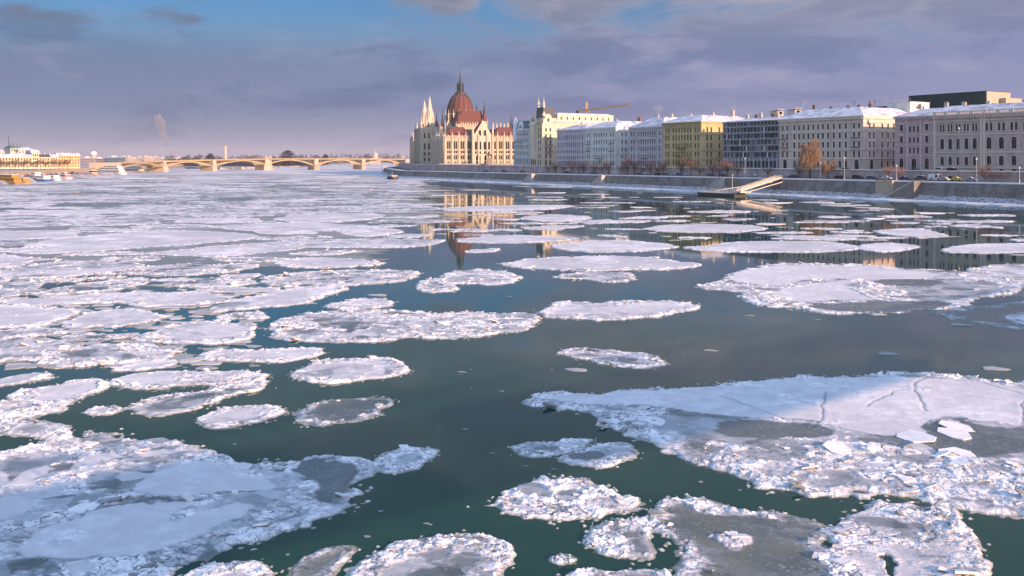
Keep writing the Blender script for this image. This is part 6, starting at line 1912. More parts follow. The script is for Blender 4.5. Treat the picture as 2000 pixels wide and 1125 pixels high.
def cars():
    BLACK, GREY, WHITE, YEL, RED, BLUE, SILV = (0.012, 0.012, 0.014), (0.10, 0.10, 0.11), (0.70, 0.70, 0.70), (0.72, 0.50, 0.03), (0.28, 0.02, 0.02), (0.03, 0.06, 0.15), (0.40, 0.41, 0.43)
    protos = {}
    row = [  # photo column, offset, height or None (quay), kind, colour, label, group
        (1870, 18.5, 'car', YEL, 'bright yellow taxi-coloured car on the lower quay road', None),
        (1858, 20.3, 'suv', BLACK, 'black estate just behind the bright yellow car', None),
        (1898, 18.5, 'car', SILV, 'silver car next to the bright yellow one, nearer the right edge', None),
        (1828, 18.5, 'van', WHITE, 'white delivery van on the lower quay road', None),
        (1842, 16.0, 'car', SILV, 'pale silver car between the white van and the yellow one', None),
        (1797, 18.5, 'suv', GREY, 'dark grey off-roader left of the white van', None),
        (1768, 18.5, 'car', BLUE, 'dark blue car behind the head of the boat ramp', None),
        (1733, 18.5, 'car', WHITE, 'white hatchback left of the boat ramp', None),
        (1703, 18.5, 'car', GREY, 'grey saloon on the quay below the pink-beige block corner', None),
        (1676, 18.5, 'suv', BLACK, 'big black off-roader on the quay below the pink-beige block', None),
        (1640, 18.5, 'car', BLACK, 'low black saloon right of the orange willow', None),
        (1548, 18.5, 'car', BLUE, 'blue car between the gangway top and the orange willow', None),
    ]
    row2 = [(x, 18.5, 'car', c) for x, c in ((1470, SILV), (1412, BLUE), (1388, GREY), (1340, SILV), (1326, BLUE), (1314, SILV), (1300, GREY), (1286, BLACK), (1262, SILV), (1250, GREY), (1214, SILV), (1202, WHITE), (1160, GREY), (1108, BLACK), (1050, SILV), (1020, GREY), (985, BLACK), (950, GREY))]
    for x, t, kind, c in row2:
        row.append((x, t, kind, c, 'small snow-roofed car in the far line along the quay retaining wall', 'cars lined along the far quay'))
    for x, kind, c, lab in ((1785, 'car', (0.02, 0.10, 0.08), 'dark green car on the upper street before the mauve house'), (1838, 'suv', SILV, 'pale car on the upper street before the palazzo'),
                            (1862, 'suv', BLACK, 'dark van-like car on the upper street before the palazzo'), (1650, 'car', (0.02, 0.12, 0.11), 'teal car on the upper street before the pink-beige block')):
        row.append((x, 25.0, kind, c, lab, 'upper'))
    for x, t, kind, c, lab, grp in row:
        key = (kind, c)
        if key not in protos:
            protos[key] = car_proto(kind, c); o = protos[key]
        else:
            o = clone(protos[key])
            for k in ('group',):
                if k in o: del o[k]
        s = s_at(x, t); p = P(s, t)
        z = 9.91 if grp == 'upper' else quay_z(p.y) + 0.05
        o.location = (p.x, p.y, z); o.rotation_euler = (0, 0, RZB + (math.pi if int(x) % 3 == 0 else 0))
        tag(o, lab, 'car', None if grp in (None, 'upper') else grp)
cars()

# ------------------------------------------------------------------ street lamps, people
def lamps():
    proto = None
    for x, t, hh, lab in ((1907, 12, 7.5, 'tall slim grey lamp post right of the yellow car'), (1751, 12, 5.0, 'short pale lamp post left of the boat ramp'), (1602, 12, 6, 'lamp post right beside the orange willow'),
                          (1649, 12, 8, 'lamp post below the left doors of the pink-beige block'), (1991, 12, 4.5, 'low lamp post close to the right edge'), (1873, 30, 16, 'very tall mast lamp before the palazzo'),
                          (1455, 12, 8, 'lamp post on the quay left of the gangway top'), (1206, 30, 10, 'street lamp before the corner of the pale green house')):
        p = P(s_at(x, t), t); z = quay_z(p.y) if t < 22 else 9.9
        r = thing('street_lamp', (p.x, p.y, z), RZB, lab, 'street lamp')
        m = mat('pale lamp post paint', (0.42, 0.42, 0.42), 0.5)
        mb = MB(); mb.lathe([(0.22, 0), (0.2, 0.8), (0.11, 0.9), (0.08, hh)], 8); mb.build('post', m, r)
        mb = MB(); mb.lathe([(0.09, 0), (0.3, 0.25), (0.26, 0.7), (0.06, 0.95)], 8, (0, 0, hh)); mb.build('lamp_head', mat('lamp glass pale', (0.6, 0.58, 0.52), 0.3), r)
lamps()

def people():
    def person(x, y, z, rz, coat, leg, label, stride=0.22):
        me = bpy.data.meshes.new('person')
        v = [(0, 0, .95), (0, 0, 1.2), (0, 0, 1.42), (0, 0.02, 1.54), (0.02, 0.03, 1.68), (.10, 0, .92), (.11, stride, .5), (.11, stride * .9, .06), (.11, stride * .9 + .14, .04), (-.10, 0, .92), (-.11, -stride * .5, .5), (-.11, -stride, .07), (-.11, -stride + .14, .04),
             (.22, 0, 1.38), (.27, -.08, 1.1), (.26, .02, .86), (-.22, 0, 1.38), (-.27, .08, 1.1), (-.26, .14, .86)]
        e = [(0, 1), (1, 2), (2, 3), (3, 4), (0, 5), (5, 6), (6, 7), (7, 8), (0, 9), (9, 10), (10, 11), (11, 12), (2, 13), (13, 14), (14, 15), (2, 16), (16, 17), (17, 18)]
        r = [.17, .17, .16, .07, .12, .12, .09, .06, .05, .12, .09, .06, .05, .09, .065, .05, .09, .065, .05]
        me.from_pydata(v, e, [])
        o = link('person', me)
        o.modifiers.new('skin', 'SKIN')
        for sv, q in zip(me.skin_vertices[0].data, r): sv.radius = (q, q)
        me.skin_vertices[0].data[0].use_root = True
        o.modifiers.new('sub', 'SUBSURF').levels = 1
        o.location = (x, y, z); o.rotation_euler = (0, 0, rz)
        m = bpy.data.materials.new('coat and trousers'); m.use_nodes = True; t = NT(m.node_tree)
        zc = t.new('ShaderNodeSeparateXYZ', ins={0: t.new('ShaderNodeTexCoord').outputs['Object']}).outputs[2]
        c = t.ramp(t.math('DIVIDE', zc, 1.8), [(0.0, leg), (0.46, coat), (0.845, (0.35, 0.2, 0.15)), (0.94, (0.03, 0.025, 0.02))], 'CONSTANT')
        t.l.new(c, t.n['Principled BSDF'].inputs['Base Color'])
        me.materials.append(m)
        tag(o, label, 'person')
    for x, c, l, lab, ds in ((1820, (0.02, 0.02, 0.025), (0.015, 0.015, 0.02), 'person in black walking on the snowy promenade near the white van', 0),
                         (1834, (0.05, 0.05, 0.09), (0.02, 0.02, 0.03), 'person in a dark blue coat walking towards the yellow car', 0),
                         (1509, (0.10, 0.03, 0.03), (0.02, 0.02, 0.02), 'person in a dark red coat standing at the gangway top', 0)):
        p = P(s_at(x, 9.6), 9.6)
        person(p.x, p.y, quay_z(p.y) + 0.08, RZB + 1.57, c, l, lab)
people()

# ------------------------------------------------------------------ bare winter trees
def bare_tree_meshes(seed, h_, spread, twig_col, droop=0.0, ntw=1500, nlimb=9):
    rr = random.Random(seed)
    mb = MB()
    trunk_h = h_ * 0.28
    mb.tube([(0, 0, -0.3), (0.04 * h_ * rr.uniform(-.3, .3), 0, trunk_h * .6), (0, 0, trunk_h), (rr.uniform(-.03, .03) * h_, rr.uniform(-.03, .03) * h_, h_ * 0.62)], [0.028 * h_, 0.022 * h_, 0.019 * h_, 0.008 * h_], 7)
    ends = []
    for k in range(nlimb):
        a = 2 * math.pi * k / nlimb + rr.uniform(-.4, .4); z0 = trunk_h * rr.uniform(0.8, 1.9)
        ln = spread * rr.uniform(0.55, 1.0)
        p0 = Vector((0, 0, z0)); p1 = p0 + Vector((math.cos(a) * ln * .5, math.sin(a) * ln * .5, h_ * rr.uniform(.14, .24))); p2 = p1 + Vector((math.cos(a + .2) * ln * .45, math.sin(a + .2) * ln * .45, h_ * rr.uniform(.12, .3)))
        mb.tube([p0, p1, p2], [0.011 * h_, 0.007 * h_, 0.003 * h_], 5)
        ends += [p1, p2, p1.lerp(p2, .5)]
        for q in range(3):
            b = a + rr.uniform(-1.2, 1.2); s0 = p0.lerp(p1, rr.uniform(.4, 1)); e0 = s0 + Vector((math.cos(b), math.sin(b), rr.uniform(.5, 1.4))) * ln * rr.uniform(.3, .5)
            mb.tube([s0, e0], [0.005 * h_, 0.002 * h_], 4); ends.append(e0)
    ends.append(Vector((0, 0, h_ * 0.75)))
    trunk = mb.mesh('trunk', mat('winter bark', (0.09, 0.065, 0.05), 0.9, 0.4, 2.0))
    vs = []; fs = []
    for k in range(ntw):
        e = rr.choice(ends)
        g = Vector((rr.gauss(0, 1), rr.gauss(0, 1), rr.gauss(0.25, 0.9))) * spread * 0.19
        s0 = e + g * rr.random()
        d = (g.normalized() + Vector((0, 0, rr.uniform(-.1, .7)))).normalized() if droop == 0 else (g.normalized() * 0.35 + Vector((0, 0, -droop * rr.uniform(.3, 1)))).normalized()
        ln = h_ * (rr.uniform(.06, .14) if droop == 0 else rr.uniform(.10, .28))
        w_ = 0.0034 * h_ * rr.uniform(.6, 1.3)
        sd = d.cross(Vector((rr.uniform(-1, 1), rr.uniform(-1, 1), rr.uniform(-1, 1)))).normalized() * w_
        bend = Vector((rr.uniform(-.2, .2), rr.uniform(-.2, .2), rr.uniform(-.15, .25))) * ln
        if s0.z + d.z * ln < 0.5: ln = max(0.1, (s0.z - .5))
        o = len(vs); vs += [s0 - sd, s0 + sd, s0 + d * ln * .5 + sd * .7 + bend * .5, s0 + d * ln * .5 - sd * .7 + bend * .5, s0 + d * ln + bend]
        fs += [(o, o + 1, o + 2, o + 3), (o + 3, o + 2, o + 4)]
    me = bpy.data.meshes.new('crown'); me.from_pydata([tuple(v) for v in vs], [], fs)
    me.materials.append(mat('twigs %d' % seed, twig_col, 0.9, 0.5, 0.8))
    return trunk, me
def trees():
    kinds = [bare_tree_meshes(1, 7.0, 3.4, (0.40, 0.23, 0.18)), bare_tree_meshes(2, 8.0, 4.2, (0.22, 0.13, 0.10)), bare_tree_meshes(3, 5.0, 3.0, (0.42, 0.25, 0.20), ntw=1100),
             bare_tree_meshes(4, 16.0, 3.7, (0.38, 0.25, 0.155), droop=1.0, ntw=7500, nlimb=15), bare_tree_meshes(5, 3.0, 2.6, (0.12, 0.065, 0.05), ntw=1100, nlimb=11), bare_tree_meshes(6, 9.0, 4.0, (0.36, 0.23, 0.145), droop=.8, ntw=2300)]
    def tree(x, t, kind, label, sc=1.0, group=None, name='bare_tree', cat='tree', y=None):
        p = P(s_at(x, t), t); z = quay_z(p.y) if t < 22 else 9.9
        r = thing(name, (p.x, p.y, z), (x * 1.7) % 6.28, label, cat, group); r.scale = (sc, sc, sc)
        link('trunk', kinds[kind][0], r); link('crown', kinds[kind][1], r)
    tree(1582, 14.5, 3, 'tall drooping orange willow on the quay before the pink-beige block', name='willow_tree')
    tree(1617, 15.5, 5, 'smaller orange drooping tree right of the tall willow', 0.9, name='willow_tree')
    tree(1349, 15, 1, 'dark bare tree on the quay in front of the yellow house', 1.15)
    tree(1735, 15, 0, 'round brown bare tree at the corner of the mauve house', 0.8)
    tree(1757, 15, 0, 'thin bare tree right of the short lamp post by the boat ramp', 0.75)
    tree(1924, 15, 1, 'dark bare tree right of the tall slim lamp post', 0.75)
    for x in (1928, 1938, 1946, 1957, 1963): tree(x, 12.5, 4, 'low dark bush in the clump near the right edge of the promenade', 1.0, 'bushes near the right edge', 'bush', 'bush')
    for x, k, sc in ((1560, 0, .8), (1500, 2, .9), (1420, 0, 1.0), (1440, 2, 1.1), (1405, 2, 1.0), (1392, 0, .9)): tree(x, 20.9, k, 'reddish bare street tree before the grey modern block', sc * 1.2, 'trees before the grey modern block')
    for x, k, sc in ((1270, 0, 1.0), (1284, 2, 1.0), (1296, 0, 1.05), (1238, 1, .9), (1254, 2, 1.0), (1332, 1, 1.0), (1366, 2, 1.0)): tree(x, 20.9, k, 'reddish bare street tree before the lilac and yellow houses', sc * 1.2, 'trees before the lilac and yellow houses')
    for x, k, sc in ((1225, 0, 1.1), (1213, 2, 1.0), (1188, 0, 1.0), (1175, 2, 1.0), (1160, 0, .9)): tree(x, 20.9, k, 'reddish bare street tree before the pale green house', sc * 1.2, 'trees before the pale green house')
    for x, k, sc in ((1130, 2, 1.1), (1116, 0, 1.0), (1100, 2, 1.0), (1084, 0, .9), (1140, 0, 1.0), (1070, 2, .9)): tree(x, 20.9, k, 'reddish bare street tree before the lavender house', sc * 1.2, 'trees before the lavender house')
trees()

# ------------------------------------------------------------------ Buda bank on the left
LQ = [(-200, 180)] + LBANK[1:]
LD = dens(LQ, 20.0)
M_OCHREWALL = mat('ochre quay stone', (0.42, 0.34, 0.25), 0.9, 0.5, 0.2)
sweep('bank', [(0.5, -0.4), (-5, 2.2), (-26, 2.6)], M_PROM, 'structure', line=LD)
lw = sweep('quay_wall', [(-26, 2.5), (-26.4, 6.2), (-27.2, 6.2)], M_OCHREWALL, label='ochre stone quay wall running along the left bank behind the moored boats', cat='quay wall', line=LD)
sweep('ground', [(-27, 6.1), (-80, 7.0), (-500, 9), (-4000, 14), (-8000, 14)], M_LAND, 'structure', line=LD)

def island_and_far_land():
    pts = [G(330, 329), G(430, 331), G(505, 329.5), G(612, 325), (-420, 2300), (-560, 3300), (-1150, 3300), (-840, 2000)]
    mb = MB(); mb.prism(pts, -0.5, 2.6)
    tag(mb.build('island', mat('wintry island bank', (0.16, 0.15, 0.15), 0.95, nscale=0.05, col2=(0.45, 0.45, 0.48))), kind='structure')
    mb = MB(); mb.prism([(-9000, 3500), (9000, 3500), (14000, 15900), (-14000, 15900)], -0.5, 3.0)
    tag(mb.build('far_land', M_LAND), kind='structure')
    def crowns(name, items, col, label, n_per, kind=None, cat=None, seed=1, leaf=1.0):
        rr = random.Random(seed); vs = []; fs = []
        for (x, y, zb, h_, r) in items:
            for k in range(n_per):
                a = rr.uniform(0, 6.283); q = math.sqrt(rr.random()) * r; t = rr.random()
                prof = math.sin(math.pi * min(1, 0.18 + 0.82 * t)) ** 0.6
                c = Vector((x + q * prof * math.cos(a), y + q * prof * math.sin(a), zb + h_ * (0.06 + 0.94 * t)))
                s_ = leaf * rr.uniform(.5, 1.2)
                d1 = Vector((rr.gauss(0, 1), rr.gauss(0, 1), rr.gauss(0, 1))).normalized() * s_; d2 = Vector((rr.gauss(0, 1), rr.gauss(0, 1), rr.gauss(0, 1))).normalized() * s_ * .6
                o = len(vs); vs += [c - d1, c + d2, c + d1]; fs.append((o, o + 1, o + 2))
        me = bpy.data.meshes.new(name); me.from_pydata([tuple(v) for v in vs], [], fs)
        me.materials.append(mat(name + ' twigs %d' % seed, col, 0.95, 0.5, 0.05))
        return tag(link(name, me), label, cat, kind=kind)
    rr = random.Random(8); it = []
    for k in range(210):
        px = 325 + 470 * rr.random(); Y = rr.uniform(1560, 2500) if px < 640 else rr.uniform(2500, 3200)
        x = (px - 1000) / F * Y; it.append((x, Y, 2.0, rr.uniform(11, 21) * (Y / 2000) , rr.uniform(7, 13)))
    for k in range(130):
        px = 330 + 285 * k / 130; Y = 1500 + rr.uniform(0, 120) + max(0, px - 500) * 1.5
        it.append(((px - 1000) / F * Y, Y, 2.0, rr.uniform(6, 11), rr.uniform(5, 9)))
    crowns('far_wood', it, (0.060, 0.062, 0.075), 'bare bluish woodland on the river island behind the arch bridge', 190, kind='stuff', seed=8, leaf=1.6)
    def big(px, Y, h_, r, label, seed):
        x = (px - 1000) / F * Y
        t = thing('island_tree', (x, Y, 2.0), 0, label, 'tree')
        mb = MB(); mb.tube([(0, 0, 0), (0, 0, h_ * .4), (0.5, 0, h_ * .8)], [1.0, .7, .2], 6); mb.build('trunk', mat('far bark', (0.06, 0.05, 0.05), 0.9), t)
        c = crowns('crown', [(0, 0, 0, h_, r)], (0.045, 0.055, 0.075), None, 2600, seed=seed, leaf=1.5); c.parent = t
    big(562, 1600, 27.5, 17, 'great round dark tree bulging above the middle of the arch bridge', 21)
    big(411, 1650, 22, 10, 'smaller dark tree above the bridge between the second and third arch', 22)
    big(636, 1900, 22, 9, 'hazy pair-like tree above the fourth arch of the bridge', 23)
island_and_far_land()

def far_city():
    rr = random.Random(31)
    tones = [(0.46, 0.40, 0.36), (0.38, 0.35, 0.36), (0.52, 0.47, 0.42), (0.33, 0.30, 0.32), (0.55, 0.42, 0.36)]
    def block(px0, px1, ytop, Y, label, group=None, col=None, name='apartment_block', ybase=316):
        x0, x1 = (px0 - 1000) / F * Y, (px1 - 1000) / F * Y
        zt = HC - (ytop - HY) / F * Y; W = (x1 - x0) * 1.0; H_ = zt - 2
        r = thing(name, (x0, Y, 2.0), R(8), label, 'building', group)
        m = stone('far facade %d' % (int(px0) % 5), col or tones[int(px0) % 5], 0.2, 0.03) if not col else stone('far facade ' + name, col, 0.2, 0.03)
        mb = MB(); D = 16.0
        mb.box(0, W, 0, D, -4, H_); mb.build('wall', m, r)
        mb = MB(); mb.box(-.3, W + .3, -.3, D + .3, H_, H_ + .5); mb.box(W * .3, W * .55, 4, 10, H_ + .5, H_ + 2.6); mb.build('roof', M_SNOWROOF, r)
        mb = MB(); n = max(1, int(H_ / 3.2))
        for k in range(n):
            for q in range(max(2, int(W / 3.2))):
                u = (q + .5) * W / max(2, int(W / 3.2)); mb.box(u - .8, u + .8, -.12, 0, k * 3.2 + 1.0, k * 3.2 + 2.5)
        o = mb.build('window_bank', M_GLASS, r); o['kind'] = 'stuff'
        return r
    x = 238
    while x < 402:
        wd = rr.uniform(7, 15)
        block(x, x + wd, rr.uniform(305, 309.5), rr.uniform(2300, 2900), 'pale low apartment block on the hazy skyline behind the left arches', 'skyline blocks behind the left arches'); x += wd + rr.uniform(0, 3)
    x = 625
    while x < 800:
        wd = rr.uniform(6, 14)
        if rr.random() < .7: block(x, x + wd, rr.uniform(306.5, 309), rr.uniform(3250, 3450), 'dim apartment block on the hazy skyline left of the parliament', 'skyline blocks left of the parliament')
        x += wd + rr.uniform(1, 6)
    block(207, 238, 307, 1600, 'bluish glass office block by the left end of the arch bridge', None, (0.10, 0.17, 0.24), 'glass_office', 322)
    block(180, 207, 309.5, 1600, 'dark lilac block left of the bluish glass office', None, (0.22, 0.20, 0.24), 'dark_block', 322)
    block(158, 181, 308.5, 1500, 'greyish low block between the orange house and the dark lilac block', None, (0.30, 0.27, 0.28), 'grey_block', 322)
    # white turret, chimney, domed church
    X, Y, Z = V(183, 309, 1550)
    t = thing('water_tower', (X, Y, 3), 0, 'little white-domed turret above the left bank rooftops', 'tower')
    mb = MB(); mb.lathe([(4, 0), (4, Z + 1), (5.0, Z + 1.5), (5.0, Z + 4)], 10); mb.build('shaft', M_PLASTER, t)
    mb = MB(); mb.lathe([(5.2, Z + 4), (4.6, Z + 6.5), (2.6, Z + 8.3), (.3, Z + 9)], 10); mb.build('cap', M_SNOW, t)
    X, Y, Z = V(440, 310, 2500)
    t = thing('power_chimney', (X, Y, 3), 0, 'white factory chimney smoking above the island trees', 'chimney')
    mb = MB(); mb.lathe([(4.6, 0), (3.8, 20), (3.2, 46.0)], 12); mb.build('shaft', M_PLASTER, t)
    mb = MB(); mb.lathe([(3.7, 46.0), (3.7, 47.2), (3.0, 47.2)], 12); mb.build('rim', M_PLASTER, t)
    X, Y, Z = V(733, 310, 2400)
    t = thing('domed_church', (X, Y, 3), 0, 'rose-lit domed church far behind the right end of the arch bridge', 'church')
    m = stone('rose-lit church stone', (0.62, 0.42, 0.36), 0.2, 0.05)  # the rose light on the church is put into its stone colour
    mb = MB(); mb.box(-12, 12, -8, 8, -3, 13); mb.lathe([(7.5, 13), (7.5, 19), (8, 19.3)], 14); mb.build('body', m, t)
    mb = MB(); mb.lathe([(7.6, 19.3), (7.0, 23), (5.2, 26.5), (2.2, 28.6), (1.5, 29), (1.5, 31.5), (.4, 34), (.1, 38)], 14); mb.build('dome', m, t)
    # ---- left bank houses, sunlit
    rz = R(50); c, s_ = math.cos(rz), math.sin(rz)
    rows = [(-20, 62, 306.5, 14, (0.56, 0.46, 0.32), 'long cream house on the left bank, cut by the left edge', M_PATCHSNOW, 745, 3),
            (62, 76, 299, 12, (0.58, 0.49, 0.35), 'narrow taller cream corner house with pale gable on the left bank', M_PATCHSNOW, 775, 4),
            (76, 98, 307, 12, (0.56, 0.46, 0.32), 'cream house with a dark mansard roof right of the narrow taller one', M_SLATE, 785, 3),
            (98, 113, 307, 12, (0.54, 0.42, 0.30), 'small cream house left of the orange one', M_PATCHSNOW, 802, 3),
            (113, 156, 304, 14, (0.56, 0.37, 0.21), 'orange-yellow house at the right end of the left bank row', M_PATCHSNOW, 820, 4)]
    for x0, x1, yt, D, col, lab, rm, Y0, nr in rows:
        k0, k1 = (x0 - 1000) / F, (x1 - 1000) / F
        X0 = k0 * Y0; W = (k1 * Y0 - X0) / (c - k1 * s_)
        zt = HC - (yt - HY) / F * (Y0 + 8); zb = 7.0; H_ = zt - zb
        b = Bld('riverside_house', lab, W, D, H_, col, (X0, Y0, zb), rz)
        n = max(3, int(W / 2.3)); fh = H_ / nr
        b.grid('front', lin(1.4, W - 1.4, n), [(0.5 + fh * q, fh * .55, 0.9, 'plain') for q in range(nr)])
        b.band(fh * 1.0 - .1, .2, .12, ('front',)); b.cornice(.5, .5, False, ('front',))
        b.finish(roofmat=rm, rise=2.4, run=4, gables=(True, True))
        for q in range(2): b.chimney(W * (.3 + .4 * q), 5, H_ + 2, 1.2, .9, .6, M_PLASTER)
    # second tier on the slope behind
    for x0, x1, yt, col, lab in ((-15, 22, 297, (0.50, 0.42, 0.36), 'pale hillside house behind the long cream one, cut by the left edge'),
                                 (20, 36, 289, (0.34, 0.40, 0.36), 'greenish roofed hillside hall with small spirelets'), (36, 66, 293, (0.46, 0.44, 0.40), 'long grey hillside palace behind the narrow taller house')):
        Y0 = 930; k0, k1 = (x0 - 1000) / F, (x1 - 1000) / F; X0 = k0 * Y0; W = (k1 * Y0 - X0) / (c - k1 * s_)
        zt = HC - (yt - HY) / F * Y0
        b = Bld('hillside_house', lab, W, 16, zt - 8, col, (X0, Y0, 8), rz)
        b.grid('front', lin(1.5, W - 1.5, max(3, int(W / 3))), [(zt - 8 - 3.2, 1.9, 1.0, 'plain')])
        b.finish(roofmat=M_GREENROOF if x0 == 20 else M_PATCHSNOW, rise=2.5, run=4)
        if x0 == 20:
            for q in range(4):
                mb = MB(); mb.lathe([(.7, zt - 8), (.6, zt - 5), (.1, zt - 2.0)], 6, (1.5 + q * 3.0, 2, 0)); mb.build('spirelet', M_GREENROOF, b.root)
    X, Y, Z = V(17, 264, 960)
    t = thing('radio_mast', (X, Y, 8), 0, 'thin dark radio mast above the hillside at the far left', 'mast')
    mb = MB(); mb.tube([(0, 0, 0), (0, 0, Z - 8 - 14)], [0.9, 0.8], 6); mb.build('shaft', M_DARKMETAL, t)
    mb = MB(); mb.tube([(0, 0, Z - 22), (0, 0, Z - 8)], [0.4, 0.15], 6); mb.build('aerial', M_DARKMETAL, t)
far_city()

def boats():
    def hull(L, B, H_, bow=0.28):
        mb = MB(); st = []
        for k in range(11):
            t = k / 10; x = (t - .5) * L
            w_ = B / 2 * (1 if t < 1 - bow else max(0.06, math.cos((t - 1 + bow) / bow * math.pi / 2) ** .7)) * (0.85 + .15 * min(1, t * 6))
            sh = H_ * (1 + .25 * max(0, t - .7) / .3)
            st.append([(x, -w_, sh), (x, -w_ * .9, -.3), (x, w_ * .9, -.3), (x, w_, sh)])
        vs = [v for r_ in st for v in r_]; fs = []
        for k in range(10):
            for j in range(3): fs.append((k * 4 + j, k * 4 + j + 1, (k + 1) * 4 + j + 1, (k + 1) * 4 + j))
            fs.append((k * 4 + 3, k * 4, (k + 1) * 4, (k + 1) * 4 + 3))
        fs += [(0, 3, 2, 1), (40, 41, 42, 43)]
        mb.add(vs, fs); return mb
    def boat(px, py, rz, L, B, Hh, colh, decks, colc, label, cat='boat', name='river_boat'):
        x, y = G(px, py)
        r = thing(name, (x, y, 0), rz, label, cat)
        hull(L, B, Hh).build('hull', mat('hull %.2f %.2f %.2f' % colh, colh, 0.5, 0.3, 0.3), r)
        z = Hh; mcab = mat('cabin %.2f %.2f %.2f' % colc, colc, 0.5, 0.1, 0.3)
        for k, (a, b, h_) in enumerate(decks):
            mb = MB(); w_ = B * (.40 - .05 * k); mb.box(a * L, b * L, -w_, w_, z, z + h_); mb.build('cabin', mcab, r)
            mb = MB(); mb.box(a * L - .5, b * L + .5, -w_ - .3, w_ + .3, z + h_, z + h_ + .18); mb.build('deck_roof', mcab if k < len(decks) - 1 else M_SNOW, r)
            mb = MB(); n = max(3, int((b - a) * L / 1.8))
            for q in range(n):
                u = (a + (b - a) * (q + .5) / n) * L; mb.box(u - .55, u + .55, -w_ - .03, w_ + .03, z + h_ * .4, z + h_ * .8)
            mb.build('window_strip', M_GLASS, r); z += h_ + .18
        mb = MB(); mb.tube([(0, 0, z), (0, 0, z + 3)], .08, 5); mb.bar((-.8, 0, z + 2.2), (.8, 0, z + 2.2), .08); mb.build('mast', M_PLASTER, r)
        return r
    up = R(104)
    W_, Y_, B_, BR, BL = (0.72, 0.70, 0.66), (0.36, 0.23, 0.05), (0.05, 0.12, 0.30), (0.34, 0.20, 0.11), (0.03, 0.035, 0.045)
    boat(12, 359, R(150), 26, 6, 1.0, BR, [(-.45, .3, 2.4), (-.35, .2, 1.8)], Y_, 'yellow restaurant ship with a brown hull at the left edge', 'ship', 'yellow_ship')
    boat(44, 357.5, R(150), 12, 4.5, 1.1, (0.40, 0.24, 0.05), [(-.3, .2, 2.0)], Y_, 'small yellow workboat moored astern of the yellow ship')
    boat(76, 354.5, R(150), 22, 6, 1.6, B_, [(-.4, -.05, 2.2), (0.05, .25, 1.8)], W_, 'blue-hulled barge with white cabins on the left bank', 'barge', 'cargo_barge')
    boat(103, 352, R(145), 14, 5, 1.4, W_, [(-.35, .25, 2.0)], W_, 'white launch just ahead of the blue-hulled barge')
    boat(126, 349.5, R(145), 14, 5, 1.4, W_, [(-.3, .2, 1.9)], (0.55, 0.20, 0.17), 'white launch with a reddish cabin between launches on the left bank')
    boat(168, 344, R(150), 24, 7, 2.6, (0.36, 0.26, 0.20), [(-.48, -.38, 2.4)], (0.5, 0.42, 0.36), 'long brown high-sided barge before the white liners', 'barge', 'cargo_barge')
    boat(213, 340.5, R(150), 44, 8, 1.6, W_, [(-.44, .34, 2.4), (-.40, .24, 2.2), (-.34, .10, 1.5)], W_, 'large white river liner nearest the brown barge', 'ship', 'river_liner')
    boat(257, 336.5, R(152), 34, 8, 1.6, W_, [(-.44, .34, 2.4), (-.38, .22, 2.2)], W_, 'second white river liner, closer to the bridge pier', 'ship', 'river_liner')
    boat(766, 350.2, R(118), 16, 5, 1.6, BL, [(-.3, .1, 1.2)], (0.25, 0.25, 0.26), 'small dark tug moored at the bend of the right quay')
    boat(752, 333.5, R(100), 40, 7, 1.4, (0.25, 0.24, 0.25), [(-.42, .3, 2.3), (-.3, .1, 1.6)], (0.60, 0.50, 0.46), 'pale excursion boat at the bend by the parliament', 'ship', 'river_liner')
    boat(462, 331, R(150), 30, 5, 1.2, (0.35, 0.33, 0.33), [(-.4, .1, 1.8)], (0.55, 0.52, 0.5), 'grey boat lying at the island shore under the bridge')
    # cars on the left quay
    base = [o for o in bpy.data.objects if o.name.startswith('parked_car') and o.parent is None]
    rr = random.Random(4)
    for k in range(16):
        Y = 600 + k * 11.0; X = bank_x(Y, LBANK) - 12 - 6 * (k % 2)
        o = clone(base[rr.randrange(len(base))])
        for q in ('group',): 
            if q in o: del o[q]
        o.location = (X, Y, 2.55); o.rotation_euler = (0, 0, up + rr.choice((0, math.pi)))
        tag(o, 'small parked car in the crowded row on the left quay above the boats', 'car', 'cars on the left quay')
    kt = bare_tree_meshes(9, 7.5, 3.6, (0.085, 0.065, 0.055), ntw=1300)
    for k in range(17):
        px = -6 + 8.6 * k; Y = 690 + 5.5 * k
        r = thing('quay_tree', ((px - 1000) / F * Y, Y, 6.6), k * 1.3, 'dark bare plane tree in the row before the cream houses on the left bank', 'tree', 'dark trees on the left quay')
        r.scale = (1.0 + .15 * math.sin(k * 2.1),) * 3
        link('trunk', kt[0], r); link('crown', kt[1], r)
boats()

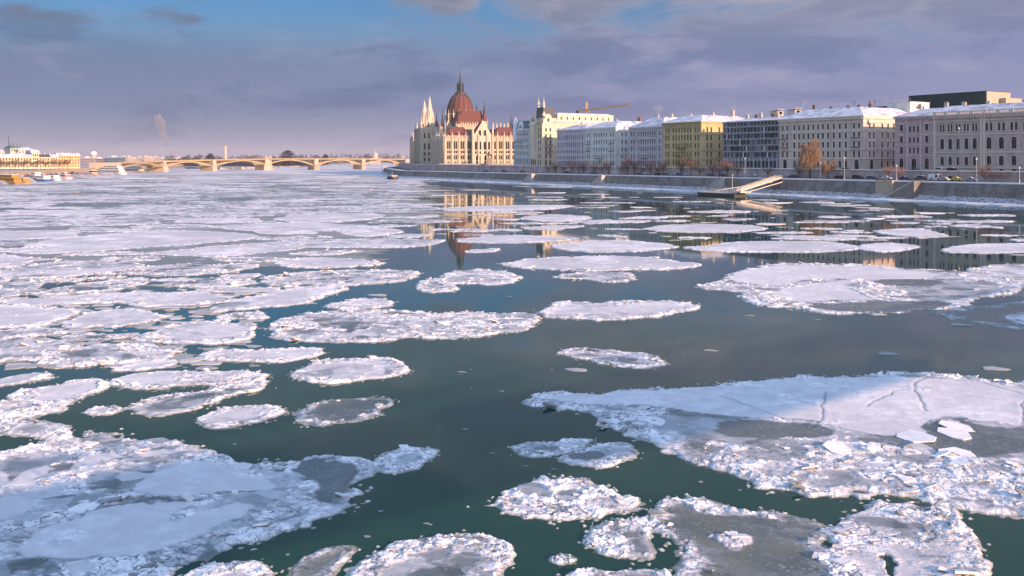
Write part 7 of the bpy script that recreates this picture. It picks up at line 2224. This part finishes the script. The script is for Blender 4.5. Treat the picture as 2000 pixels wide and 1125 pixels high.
# ------------------------------------------------------------------ smoke and haze
def smoke(pts, rads, dens_, label, seed, col=(0.95, 0.88, 0.86)):
    m = bpy.data.materials.new('smoke'); m.use_nodes = True; t = NT(m.node_tree); t.n.clear()
    g = t.new('ShaderNodeNewGeometry')
    sc = 1.6 / max(rads)
    n = t.noise(g.outputs['Position'], sc, 4.0, 0.6)
    pv = t.new('ShaderNodeVolumePrincipled', ins={'Color': col + (1,), 'Anisotropy': 0.1})
    t.l.new(t.math('MULTIPLY', t.smooth(n, 0.40, 0.72), dens_), pv.inputs['Density'])
    out = t.new('ShaderNodeOutputMaterial'); t.l.new(pv.outputs[0], out.inputs['Volume'])
    mb = MB(); mb.tube(pts, rads, 12); mb.f = [f[::-1] for f in mb.f]; o = mb.build('smoke', m); m.cycles.volume_sampling = 'MULTIPLE_IMPORTANCE' if hasattr(m, 'cycles') else None
    tag(o, label, kind='stuff')
Y = 2900
smoke([V(334, 309, Y), V(331, 296, Y), V(327, 280, Y), V(321, 265, Y), V(316, 252, Y), V(312, 240, Y), V(306, 224, Y)], [6, 8, 9, 11, 14, 18, 10], 0.10, 'tall leaning column of pinkish steam over the left skyline', 1)
Y = 2500
smoke([V(440, 285.5, Y), V(438.5, 282, Y), V(434, 279, Y), V(428, 276, Y)], [3, 6, 9, 6], 0.16, 'short white puff from the factory chimney', 2)
smoke([V(1286, 228, 560), V(1284, 222, 560), V(1288, 214, 560), V(1281, 206, 560)], [0.7, 1.6, 2.6, 2.0], 0.22, 'thin steam over the yellow house roof', 3)
smoke([V(1440, 222, 520), V(1436, 214, 520), V(1431, 206, 520)], [0.6, 1.4, 1.6], 0.25, 'thin steam over the grey modern block roof', 4)
smoke([V(1566, 212, 470), V(1570, 204, 470), V(1576, 196, 470)], [0.5, 1.2, 1.5], 0.25, 'thin steam over the pink-beige block roof', 5)

def haze():
    m = bpy.data.materials.new('haze'); m.use_nodes = True; t = NT(m.node_tree); t.n.clear()
    pv = t.new('ShaderNodeVolumePrincipled', ins={'Color': (0.78, 0.80, 0.90, 1), 'Density': HAZE_D, 'Anisotropy': 0.0})
    out = t.new('ShaderNodeOutputMaterial'); t.l.new(pv.outputs[0], out.inputs['Volume'])
    mb = MB(); mb.box(-9500, 9500, -950, 16500, -1.6, 190); tag(mb.build('haze', m), 'thin blue winter haze filling the air over the river', kind='stuff')
HAZE_D = 0.00006
if HAZE_D: haze()
